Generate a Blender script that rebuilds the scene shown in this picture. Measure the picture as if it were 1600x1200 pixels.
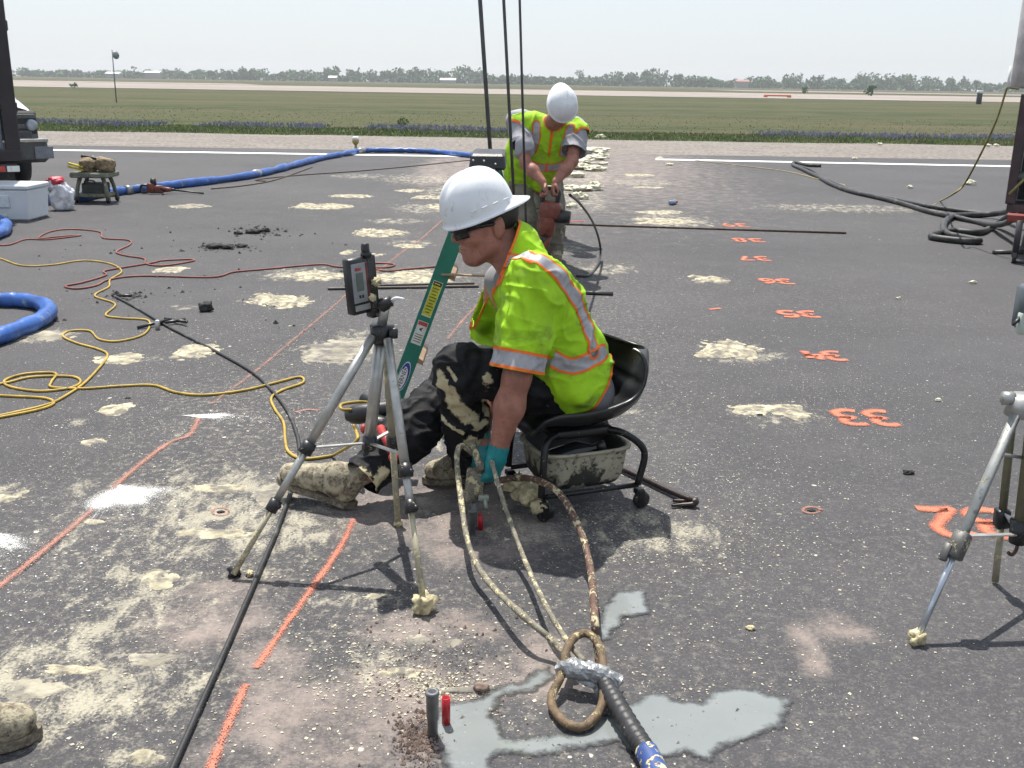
import bpy, bmesh, math, random
import numpy as np
from mathutils import Vector, Matrix
from mathutils.bvhtree import BVHTree

scene = bpy.context.scene
for o in list(bpy.data.objects):
    bpy.data.objects.remove(o)
random.seed(7)
RNG = np.random.RandomState(11)

# ------------------------------------------------------------------ camera
CAM_H = 1.65
PITCH = math.atan(472 / 1600)
ROLL = 0.0155
_F = np.array([0, math.cos(PITCH), -math.sin(PITCH)])
_R0 = np.array([1.0, 0, 0]); _U0 = np.array([0, math.sin(PITCH), math.cos(PITCH)])
_R = _R0 * math.cos(ROLL) + _U0 * math.sin(ROLL)
_U = -_R0 * math.sin(ROLL) + _U0 * math.cos(ROLL)
_C = np.array([0, 0, CAM_H])
cam = bpy.data.cameras.new('camera'); cam_o = bpy.data.objects.new('camera', cam)
scene.collection.objects.link(cam_o)
cam.sensor_width = 36; cam.lens = 36; cam.clip_start = 0.05; cam.clip_end = 6000
M = Matrix.Identity(4)
for i in range(3):
    M[i][0] = _R[i]; M[i][1] = _U[i]; M[i][2] = -_F[i]; M[i][3] = _C[i]
cam_o.matrix_world = M
scene.camera = cam_o

# ------------------------------------------------------------------ light
SUN_EL = math.radians(66)
_az = np.array([-0.32, 0.947]); _az = _az / np.linalg.norm(_az)      # towards the sun, seen from above
SUN = np.array([_az[0] * math.cos(SUN_EL), _az[1] * math.cos(SUN_EL), math.sin(SUN_EL)])
world = bpy.data.worlds.new('World'); scene.world = world; world.use_nodes = True
wn = world.node_tree.nodes; wl = world.node_tree.links
sky = wn.new('ShaderNodeTexSky'); sky.sky_type = 'NISHITA'; sky.sun_disc = False
sky.sun_elevation = SUN_EL; sky.sun_rotation = math.atan2(_az[0], _az[1])
sky.altitude = 0; sky.air_density = 1.0; sky.dust_density = 1.5; sky.ozone_density = 1.0
veil = wn.new('ShaderNodeMix'); veil.data_type = 'RGBA'; veil.inputs[0].default_value = 0.68          # thin even veil of high haze over the whole sky
wl.new(sky.outputs[0], veil.inputs[6]); veil.inputs[7].default_value = (5.9, 6.35, 6.9, 1)
world.cycles.sampling_method = 'NONE'
wl.new(veil.outputs[2], wn['Background'].inputs[0]); wn['Background'].inputs[1].default_value = 0.10
sl = bpy.data.lights.new('sun', 'SUN'); sl.energy = 4.6; sl.angle = math.radians(0.6); sl.color = (1.0, 0.955, 0.88)
so = bpy.data.objects.new('sun', sl); scene.collection.objects.link(so)
so.rotation_euler = Vector(-SUN).to_track_quat('-Z', 'Y').to_euler(); so.location = (-6, 18, 40)
scene.view_settings.view_transform = 'Standard'; scene.view_settings.look = 'None'
scene.view_settings.gamma = 1; scene.view_settings.use_curve_mapping = False
scene.view_settings.exposure = 0.55
scene.render.engine = 'CYCLES'
scene.cycles.volume_bounces = 0
scene.cycles.use_light_tree = False
scene.cycles.caustics_reflective = False
scene.cycles.caustics_refractive = False
scene.cycles.max_bounces = 4
scene.cycles.diffuse_bounces = 2
scene.cycles.use_adaptive_sampling = True
scene.cycles.adaptive_threshold = 0.03
scene.cycles.transparent_max_bounces = 6

# ------------------------------------------------------------------ measuring
KY = CAM_H / 1.55
def _ray(px, py): return _F * 1600 + _R * (px - 800) + _U * (600 - py)
def G(px, py, z=0.0):
    """point of the level plane z that the photograph shows at (px, py)"""
    d = _ray(px, py); return _C + d * ((z - CAM_H) / d[2])
def P(px, py, Y):
    """point at distance Y (in units of camera height / 1.55) shown at (px, py)"""
    d = _ray(px, py); return _C + d * (Y * KY / d[1])
def unit(v): v = np.asarray(v, float); return v / (np.linalg.norm(v) + 1e-12)
def A(*v): return np.array(v, float)

# ------------------------------------------------------------------ noise
def _hash(ix, iy, iz):
    n = (ix.astype(np.int64) * 374761393 + iy.astype(np.int64) * 668265263 + iz.astype(np.int64) * 2147483647) & 0xffffffff
    n = ((n ^ (n >> 13)) * 1274126177) & 0xffffffff
    n = (n ^ (n >> 16)) & 0xffffffff
    return n / 4294967295.0
def vnoise(p):
    p = np.asarray(p, float); i = np.floor(p).astype(np.int64); f = p - i; f = f * f * (3 - 2 * f)
    r = 0
    for dx in (0, 1):
        for dy in (0, 1):
            for dz in (0, 1):
                w = (f[..., 0] if dx else 1 - f[..., 0]) * (f[..., 1] if dy else 1 - f[..., 1]) * (f[..., 2] if dz else 1 - f[..., 2])
                r = r + w * _hash(i[..., 0] + dx, i[..., 1] + dy, i[..., 2] + dz)
    return r * 2 - 1
def fbm(p, oct=4):
    p = np.asarray(p, float); r = 0; a = 0.5
    for k in range(oct):
        r = r + a * vnoise(p * (2 ** k) + 17.3 * k); a *= 0.5
    return r

# ------------------------------------------------------------------ objects
COL = scene.collection
WLOC = {}
XF = [None]                                                            # optional turn applied while a thing is built
def turn(pivot, ang):
    c, s = math.cos(ang), math.sin(ang); R = np.array([[c, -s, 0], [s, c, 0], [0, 0, 1.0]]); pv = np.asarray(pivot, float)
    XF[0] = lambda v: (v - pv) @ R.T + pv
def thing(name, base, label, cat, group=None):
    o = bpy.data.objects.new(name, None); COL.objects.link(o)
    o.empty_display_size = 0.1
    o.location = base; WLOC[o.name] = np.array(base, float)
    o['label'] = label; o['category'] = cat
    if group: o['group'] = group
    return o
def tag(o, label, cat, group=None):
    o['label'] = label; o['category'] = cat
    if group: o['group'] = group
    return o
def obj(name, geo, mat, parent=None, smooth=True, attrs=None, base=None):
    """geo = (verts, faces) in world coordinates -> ONE mesh object"""
    v, f = geo[0], geo[1]
    v = np.asarray(v, float)
    if XF[0] is not None: v = XF[0](v)
    if parent is not None: b = WLOC[parent.name]
    elif base is not None: b = np.asarray(base, float)
    else: b = np.array([v[:, 0].mean(), v[:, 1].mean(), v[:, 2].min()])
    me = bpy.data.meshes.new(name)
    me.from_pydata((v - b).tolist(), [], f.tolist() if isinstance(f, np.ndarray) else [list(map(int, q)) for q in f])
    mats = mat if isinstance(mat, (list, tuple)) else [mat]
    for m in mats: me.materials.append(m)
    if len(geo) > 2 and geo[2] is not None and len(mats) > 1:
        me.polygons.foreach_set('material_index', np.asarray(geo[2], np.int32))
    if smooth: me.polygons.foreach_set('use_smooth', np.ones(len(me.polygons), bool))
    if attrs:
        for k, a in attrs.items():
            at = me.attributes.new(k, 'FLOAT', 'POINT'); at.data.foreach_set('value', np.asarray(a, np.float32))
    me.update()
    o = bpy.data.objects.new(name, me); COL.objects.link(o)
    if parent is not None:
        o.parent = parent; WLOC[o.name] = b
    else:
        o.location = b; WLOC[o.name] = b
    return o
def struct(name, geo, mat, **k):
    o = obj(name, geo, mat, base=(0, 0, 0), **k); o['kind'] = 'structure'; return o
def solid(o, t, off=-1):
    m = o.modifiers.new('solid', 'SOLIDIFY'); m.thickness = t; m.offset = off; return o
def bevel(o, w, seg=2):
    m = o.modifiers.new('bev', 'BEVEL'); m.width = w; m.segments = seg; m.limit_method = 'ANGLE'; m.angle_limit = math.radians(40); return o
def copy_tree(o, parent=None):
    c = o.copy(); COL.objects.link(c); c.parent = parent
    for ch in list(o.children): copy_tree(ch, c)
    return c

class MB:
    """collects shapes that make ONE part"""
    def __init__(s): s.v = []; s.f = []; s.m = []; s.n = 0
    def add(s, geo, mi=0):
        v, f = geo[0], geo[1]
        s.v.append(np.asarray(v, float)); s.f += [[int(i) + s.n for i in q] for q in f]
        s.m += [mi] * len(f); s.n += len(v); return s
    def geo(s): return np.vstack(s.v), s.f, s.m
def frame(d, up=(0, 0, 1)):
    d = unit(d); up = np.asarray(up, float)
    if abs(d @ unit(up)) > 0.98: up = A(0, 1, 0.1)
    x = unit(np.cross(up, d)); return x, np.cross(d, x), d
def spline(pts, n=8):
    p = [np.asarray(q, float) for q in pts]; p = [2 * p[0] - p[1]] + p + [2 * p[-1] - p[-2]]; out = []
    for i in range(1, len(p) - 2):
        for k in range(n):
            t = k / n
            out.append(0.5 * (2 * p[i] + (p[i + 1] - p[i - 1]) * t + (2 * p[i - 1] - 5 * p[i] + 4 * p[i + 1] - p[i + 2]) * t * t + (-p[i - 1] + 3 * p[i] - 3 * p[i + 1] + p[i + 2]) * t ** 3))
    out.append(p[-2]); return np.array(out)
def tube(path, r, n=8, cap=True, flat=None):
    path = np.asarray(path, float); m = len(path)
    r = np.full(m, r) if np.isscalar(r) else np.interp(np.linspace(0, 1, m), np.linspace(0, 1, len(r)), r)
    T = np.gradient(path, axis=0); T /= np.linalg.norm(T, axis=1)[:, None] + 1e-12
    x, y, _ = frame(T[0]); V = []; a = np.arange(n) * 2 * math.pi / n
    for i in range(m):
        x = unit(x - T[i] * (x @ T[i])); y = np.cross(T[i], x)
        V.append(path[i] + r[i] * (np.outer(np.cos(a), x) + np.outer(np.sin(a), y)))
    V = np.vstack(V); F = []
    for i in range(m - 1):
        for k in range(n):
            F.append([i * n + k, i * n + (k + 1) % n, (i + 1) * n + (k + 1) % n, (i + 1) * n + k])
    if cap:
        F.append(list(range(n))[::-1]); F.append([(m - 1) * n + k for k in range(n)])
    return V, F
def cyl(a, b, r, r2=None, n=14): return tube([a, b], [r, r if r2 is None else r2], n)
def lathe(prof, c, axis=(0, 0, 1), n=24):
    """prof = [(r, h)...] about axis through c"""
    x, y, d = frame(axis); a = np.arange(n) * 2 * math.pi / n; V = []; F = []
    for r, h in prof:
        V.append(np.asarray(c) + d * h + r * (np.outer(np.cos(a), x) + np.outer(np.sin(a), y)))
    m = len(prof)
    for i in range(m - 1):
        for k in range(n): F.append([i * n + k, i * n + (k + 1) % n, (i + 1) * n + (k + 1) % n, (i + 1) * n + k])
    F.append(list(range(n))[::-1]); F.append([(m - 1) * n + k for k in range(n)])
    return np.vstack(V), F
def box(c, ax, ay, az, sx, sy, sz, bev=0.0, taper=1.0):
    """box centred at c with half sizes sx, sy, sz on the unit axes; taper scales the -az end"""
    c = np.asarray(c, float); V = []
    b = min(bev, sx * .9, sy * .9, sz * .9)
    if b <= 0:
        for k in (-1, 1):
            t = taper if k < 0 else 1
            for i, j in ((-1, -1), (1, -1), (1, 1), (-1, 1)): V.append(c + ax * sx * i * t + ay * sy * j * t + az * sz * k)
        return np.array(V), [[3, 2, 1, 0], [4, 5, 6, 7], [0, 1, 5, 4], [1, 2, 6, 5], [2, 3, 7, 6], [3, 0, 4, 7]]
    lv = [(-sz, b), (-sz + b, 0), (sz - b, 0), (sz, b)]; F = []
    for h, ins in lv:
        t = taper + (1 - taper) * (h + sz) / (2 * sz)
        X = sx * t - ins; Y = sy * t - ins; q = b * 0.7 if ins == 0 else 0.3 * b
        for i, j in ((-X + q, -Y), (X - q, -Y), (X, -Y + q), (X, Y - q), (X - q, Y), (-X + q, Y), (-X, Y - q), (-X, -Y + q)):
            V.append(c + ax * i + ay * j + az * h)
    for i in range(3):
        for k in range(8): F.append([i * 8 + k, i * 8 + (k + 1) % 8, i * 8 + 8 + (k + 1) % 8, i * 8 + 8 + k])
    F.append(list(range(8))[::-1]); F.append([24 + k for k in range(8)])
    return np.array(V), F
EX, EY, EZ = A(1, 0, 0), A(0, 1, 0), A(0, 0, 1)
def wbox(x0, x1, y0, y1, z0, z1, bev=0.0): return box(((x0 + x1) / 2, (y0 + y1) / 2, (z0 + z1) / 2), EX, EY, EZ, (x1 - x0) / 2, (y1 - y0) / 2, (z1 - z0) / 2, bev)
def ico(c, rad, sub=2, amp=0.0, fr=3.0, rot=None, seed=0):
    bm = bmesh.new(); bmesh.ops.create_icosphere(bm, subdivisions=max(sub, 3) if amp else sub, radius=1.0)
    v = np.array([q.co[:] for q in bm.verts]); f = [[q.index for q in p.verts] for p in bm.faces]; bm.free()
    if amp: v = v * (1 + 1.7 * amp * fbm(v * fr + seed * 7.7, 4))[:, None]
    v = v * np.asarray(rad, float)
    if rot is not None: v = v @ np.asarray(rot).T
    return v + np.asarray(c, float), f
def text_geo(s, c, ax, ay, size, depth=0.0006):
    cu = bpy.data.curves.new('t', 'FONT'); cu.body = s; cu.align_x = 'CENTER'; cu.align_y = 'CENTER'; cu.size = size; cu.extrude = depth
    o = bpy.data.objects.new('t', cu); COL.objects.link(o)
    dg = bpy.context.evaluated_depsgraph_get(); me = bpy.data.meshes.new_from_object(o.evaluated_get(dg))
    v = np.array([q.co[:] for q in me.vertices]); f = [list(p.vertices) for p in me.polygons]
    bpy.data.objects.remove(o); bpy.data.curves.remove(cu); bpy.data.meshes.remove(me)
    az = np.cross(ax, ay)
    return np.asarray(c) + v[:, :1] * ax + v[:, 1:2] * ay + v[:, 2:3] * az, f

# ------------------------------------------------------------------ implicit surfaces (bodies, clothes, boots)
class Vol:
    def __init__(s, lo, hi, h):
        s.lo = np.asarray(lo, float); s.h = h; s.n = np.ceil((np.asarray(hi) - s.lo) / h).astype(int) + 1
        s.d = np.full(s.n, 0.3, np.float32)
    def _sl(s, lo, hi):
        a = np.clip(np.floor((lo - s.lo) / s.h).astype(int), 0, s.n); b = np.clip(np.ceil((hi - s.lo) / s.h).astype(int) + 1, 0, s.n)
        g = [s.lo[i] + s.h * np.arange(a[i], b[i]) for i in range(3)]
        return tuple(slice(a[i], b[i]) for i in range(3)), np.stack(np.meshgrid(*g, indexing='ij'), -1)
    def _mix(s, sl, d, k):
        o = s.d[sl]
        if k > 0:
            hh = np.clip(k - np.abs(o - d), 0, None) / k
            s.d[sl] = np.minimum(o, d) - hh * hh * k * 0.25
        else: s.d[sl] = np.minimum(o, d)
    def cap(s, a, b, ra, rb=None, k=0.03):
        a = np.asarray(a, float); b = np.asarray(b, float); rb = ra if rb is None else rb; m = max(ra, rb) + k + 2 * s.h
        sl, p = s._sl(np.minimum(a, b) - m, np.maximum(a, b) + m)
        if p.size == 0: return s
        ab = b - a; t = np.clip(((p - a) @ ab) / (ab @ ab + 1e-12), 0, 1)
        d = np.linalg.norm(p - a - t[..., None] * ab, axis=-1) - (ra + (rb - ra) * t)
        s._mix(sl, d, k); return s
    def ell(s, c, r, ax=None, k=0.03):
        c = np.asarray(c, float); r = np.asarray(r, float); ax = np.eye(3) if ax is None else np.asarray(ax); m = r.max() + k + 2 * s.h
        sl, p = s._sl(c - m, c + m)
        if p.size == 0: return s
        q = (p - c) @ ax.T; k0 = np.linalg.norm(q / r, axis=-1); k1 = np.linalg.norm(q / (r * r), axis=-1) + 1e-9
        s._mix(sl, k0 * (k0 - 1) / k1, k); return s
    def chain(s, pts, rs, k=0.03):
        for i in range(len(pts) - 1): s.cap(pts[i], pts[i + 1], rs[i], rs[i + 1], k)
        return s
    def mesh(s, smooth=2):
        d = s.d; sg = d < 0; n = s.n
        c = np.zeros(n - 1, np.int8)
        for i in (0, 1):
            for j in (0, 1):
                for k in (0, 1): c += sg[i:n[0] - 1 + i, j:n[1] - 1 + j, k:n[2] - 1 + k]
        ac = (c > 0) & (c < 8); I = np.argwhere(ac); idx = np.full(n - 1, -1, np.int64); idx[ac] = np.arange(len(I))
        acc = np.zeros((len(I), 3)); cnt = np.zeros(len(I))
        for ax in range(3):
            o1, o2 = [q for q in range(3) if q != ax]
            for u in (0, 1):
                for w in (0, 1):
                    a = I.copy(); a[:, o1] += u; a[:, o2] += w; b = a.copy(); b[:, ax] += 1
                    da = d[tuple(a.T)]; db = d[tuple(b.T)]; cr = (da < 0) != (db < 0)
                    t = np.where(cr, da / np.where(cr, da - db, 1), 0); pp = a.astype(float); pp[:, ax] += t
                    acc[cr] += pp[cr]; cnt[cr] += 1
        V = s.lo + s.h * acc / cnt[:, None]; F = []
        for ax in range(3):
            o1, o2 = (ax + 1) % 3, (ax + 2) % 3
            sa = [slice(None)] * 3; sb = [slice(None)] * 3; sa[ax] = slice(0, -1); sb[ax] = slice(1, None)
            A_ = sg[tuple(sa)]; B_ = sg[tuple(sb)]; E_ = np.argwhere(A_ != B_)
            E_ = E_[(E_[:, o1] > 0) & (E_[:, o2] > 0) & (E_[:, o1] < n[o1] - 1) & (E_[:, o2] < n[o2] - 1)]
            fl = A_[tuple(E_.T)]
            q = []
            for u, w in ((-1, -1), (0, -1), (0, 0), (-1, 0)):
                z = E_.copy(); z[:, o1] += u; z[:, o2] += w; q.append(idx[tuple(z.T)])
            q = np.stack(q, 1); q[~fl] = q[~fl][:, ::-1]; F.append(q)
        F = np.vstack(F); V = relax(V, F, smooth)
        return V, F
def relax(V, F, it, w=0.5):
    for _ in range(it):
        s = np.zeros_like(V); c = np.zeros(len(V))
        for i in range(4):
            np.add.at(s, F[:, i], V[F[:, (i + 1) % 4]] + V[F[:, (i - 1) % 4]]); np.add.at(c, F[:, i], 2)
        V = V * (1 - w) + w * s / np.maximum(c, 1)[:, None]
    return V
def vnormals(V, F):
    n = np.zeros_like(V)
    q = np.cross(V[F[:, 1]] - V[F[:, 0]], V[F[:, 2]] - V[F[:, 0]])
    for i in range(F.shape[1]): np.add.at(n, F[:, i], q)
    return n / (np.linalg.norm(n, axis=1)[:, None] + 1e-12)
def tris(F): return np.vstack([F[:, [0, 1, 2]], F[:, [0, 2, 3]]]) if F.shape[1] == 4 else F
def clip(V, T, X, a):
    """keep the part of the triangles where a >= 0; X = extra columns carried along"""
    ins = a >= 0; c = ins[T].sum(1); out = [T[c == 3]]; newV = [V]; newX = [X]; nv = len(V)
    for cc in (1, 2):
        S = T[c == cc]
        if not len(S): continue
        sel = ins[S] if cc == 1 else ~ins[S]
        k = sel.argmax(1); r = np.arange(len(S)); p = S[r, k]; q = S[r, (k + 1) % 3]; w = S[r, (k + 2) % 3]
        t1 = a[p] / (a[p] - a[q]); t2 = a[p] / (a[p] - a[w])
        v1 = V[p] + (V[q] - V[p]) * t1[:, None]; v2 = V[p] + (V[w] - V[p]) * t2[:, None]
        x1 = X[p] + (X[q] - X[p]) * t1[:, None]; x2 = X[p] + (X[w] - X[p]) * t2[:, None]
        i1 = nv + np.arange(len(S)); i2 = i1 + len(S); nv += 2 * len(S)
        newV += [v1, v2]; newX += [x1, x2]
        if cc == 1: out.append(np.stack([p, i1, i2], 1))
        else: out += [np.stack([i1, q, w], 1), np.stack([i1, w, i2], 1)]
    V = np.vstack(newV); X = np.vstack(newX); T = np.vstack(out)
    u, inv = np.unique(T, return_inverse=True); T = inv.reshape(T.shape)
    return V[u], T, X[u]
def weld(V, T, X):
    k = np.round(V * 1e5).astype(np.int64); u, i, inv = np.unique(k, axis=0, return_index=True, return_inverse=True)
    T = inv.reshape(-1)[T]; T = T[(T[:, 0] != T[:, 1]) & (T[:, 1] != T[:, 2]) & (T[:, 0] != T[:, 2])]
    return V[i], T, X[i]
def poly_dist(V, pts):
    d = np.full(len(V), 9.0); pts = np.asarray(pts)
    for a, b in zip(pts[:-1], pts[1:]):
        ab = b - a; t = np.clip(((V - a) @ ab) / (ab @ ab + 1e-12), 0, 1)
        d = np.minimum(d, np.linalg.norm(V - a - t[:, None] * ab, axis=1))
    return d

# ------------------------------------------------------------------ materials
def _n(nt, t, **k):
    n = nt.nodes.new(t)
    for a, b in k.items(): setattr(n, a, b)
    return n
def mathn(nt, op, a, b=None, c=None, clamp=False):
    n = nt.nodes.new('ShaderNodeMath'); n.operation = op; n.use_clamp = clamp
    for i, q in enumerate((a, b, c)):
        if q is None: continue
        if isinstance(q, (int, float)): n.inputs[i].default_value = q
        else: nt.links.new(q, n.inputs[i])
    return n.outputs[0]
def mixc(nt, f, a, b, mode='MIX'):
    n = nt.nodes.new('ShaderNodeMix'); n.data_type = 'RGBA'; n.blend_type = mode
    for i, q in ((0, f), (6, a), (7, b)):
        if isinstance(q, (int, float)): n.inputs[i].default_value = q
        elif isinstance(q, tuple): n.inputs[i].default_value = (*q, 1) if len(q) == 3 else q
        else: nt.links.new(q, n.inputs[i])
    return n.outputs[2]
def noise(nt, vec, scale, detail=3, rough=0.55, dist=0.0):
    n = nt.nodes.new('ShaderNodeTexNoise'); n.inputs['Scale'].default_value = scale; n.inputs['Detail'].default_value = detail
    n.inputs['Roughness'].default_value = rough; n.inputs['Distortion'].default_value = dist
    if vec is not None: nt.links.new(vec, n.inputs['Vector'])
    return n
def ramp(nt, f, lo, hi):
    n = nt.nodes.new('ShaderNodeMapRange'); n.interpolation_type = 'SMOOTHSTEP'
    n.inputs[1].default_value = lo; n.inputs[2].default_value = hi
    nt.links.new(f, n.inputs[0]); return n.outputs[0]
FOAM = (0.66, 0.585, 0.37)
def mat(name, col, rough=0.6, metal=0.0, var=0.25, vs=8.0, bump=0.0, bs=60.0, splat=0.0, ss=14.0, dirt=None, dirt_amt=0.0, ds=4.0, spec=0.5, emit=None, attr=None, sheen=0.0, splat_col=FOAM, coat=0.0, soft=0.02):
    m = bpy.data.materials.new(name); m.use_nodes = True; nt = m.node_tree; b = nt.nodes['Principled BSDF']
    tc = _n(nt, 'ShaderNodeTexCoord').outputs['Object']
    n1 = noise(nt, tc, vs, 4); f = ramp(nt, n1.outputs[0], 0.3, 0.7)
    c = mixc(nt, f, tuple(x * (1 - var) for x in col), tuple(min(1, x * (1 + var * 0.6)) for x in col))
    if dirt is not None:
        n2 = noise(nt, tc, ds, 5, 0.65, 0.4); c = mixc(nt, ramp(nt, n2.outputs[0], 0.62 - 0.3 * dirt_amt, 0.85 - 0.3 * dirt_amt), c, dirt)
    rsock = None
    sp = None
    if splat > 0:
        n3 = noise(nt, tc, ss, 6, 0.7, 0.6); n4 = noise(nt, tc, ss * 5, 3, 0.6)
        s = mathn(nt, 'ADD', mathn(nt, 'MULTIPLY', n3.outputs[0], 0.75), mathn(nt, 'MULTIPLY', n4.outputs[0], 0.25))
        sp = ramp(nt, s, 0.68 - soft - 0.3 * splat, 0.68 + soft - 0.3 * splat)
    if attr:
        at = _n(nt, 'ShaderNodeAttribute', attribute_name=attr).outputs['Fac']
        n5 = noise(nt, tc, 38, 6, 0.7, 0.5)
        a2 = ramp(nt, mathn(nt, 'ADD', at, mathn(nt, 'MULTIPLY', mathn(nt, 'SUBTRACT', n5.outputs[0], 0.5), 1.5)), 0.42, 0.66)
        sp = a2 if sp is None else mathn(nt, 'MAXIMUM', sp, a2)
    if sp is not None:
        fc = mixc(nt, noise(nt, tc, 25, 3).outputs[0], tuple(x * 0.7 for x in splat_col), splat_col)
        c = mixc(nt, sp, c, fc)
        rr = _n(nt, 'ShaderNodeMix'); nt.links.new(sp, rr.inputs[0]); rr.inputs[2].default_value = rough; rr.inputs[3].default_value = 0.85
        nt.links.new(rr.outputs[0], b.inputs['Roughness'])
        if metal:
            nt.links.new(mathn(nt, 'MULTIPLY', mathn(nt, 'SUBTRACT', 1.0, sp), metal), b.inputs['Metallic'])
    else:
        b.inputs['Roughness'].default_value = rough
    if not (sp is not None and metal): b.inputs['Metallic'].default_value = metal
    nt.links.new(c, b.inputs['Base Color']); b.inputs['Specular IOR Level'].default_value = spec
    if sheen: b.inputs['Sheen Weight'].default_value = sheen
    if coat: b.inputs['Coat Weight'].default_value = coat
    if bump > 0 or sp is not None:
        bp = _n(nt, 'ShaderNodeBump'); bp.inputs['Strength'].default_value = 1.0; bp.inputs['Distance'].default_value = 1.0
        hgt = mathn(nt, 'MULTIPLY', noise(nt, tc, bs, 4).outputs[0], bump)
        if sp is not None: hgt = mathn(nt, 'ADD', hgt, mathn(nt, 'MULTIPLY', sp, 0.003))
        nt.links.new(hgt, bp.inputs['Height']); nt.links.new(bp.outputs[0], b.inputs['Normal'])
    return m

# ================================================================== SETTING
def grid(xs, ys, z=0.0):
    X, Y = np.meshgrid(xs, ys, indexing='ij'); V = np.stack([X, Y, np.full_like(X, z)], -1).reshape(-1, 3)
    nx, ny = len(xs), len(ys); i = np.arange(nx - 1)[:, None] * ny + np.arange(ny - 1)[None]
    F = np.stack([i, i + ny, i + ny + 1, i + 1], -1).reshape(-1, 4); return V, F

# ---- masks on the pavement, in metres on the ground
def ell_mask(V, px, py, rx, ry, rot=0.0, soft=1.0):
    c = G(px, py); r1 = abs(G(px + rx, py)[0] - c[0]); r2 = abs(G(px, py - ry)[1] - G(px, py + ry)[1]) / 2
    d = V[:, :2] - c[:2]; a = math.radians(rot); x = d[:, 0] * math.cos(a) + d[:, 1] * math.sin(a); y = -d[:, 0] * math.sin(a) + d[:, 1] * math.cos(a)
    q = np.sqrt((x / r1) ** 2 + (y / r2) ** 2)
    return np.clip(1.0 - (q - 0.55) / (0.9 * soft), 0, 1)
def line_mask(V, pts, w0, w1=None):
    P3 = np.array([G(*p) for p in pts]); d = poly_dist(V * A(1, 1, 0), P3); return np.clip(1.25 - d / w0 * 0.75, 0, 1)

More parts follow.
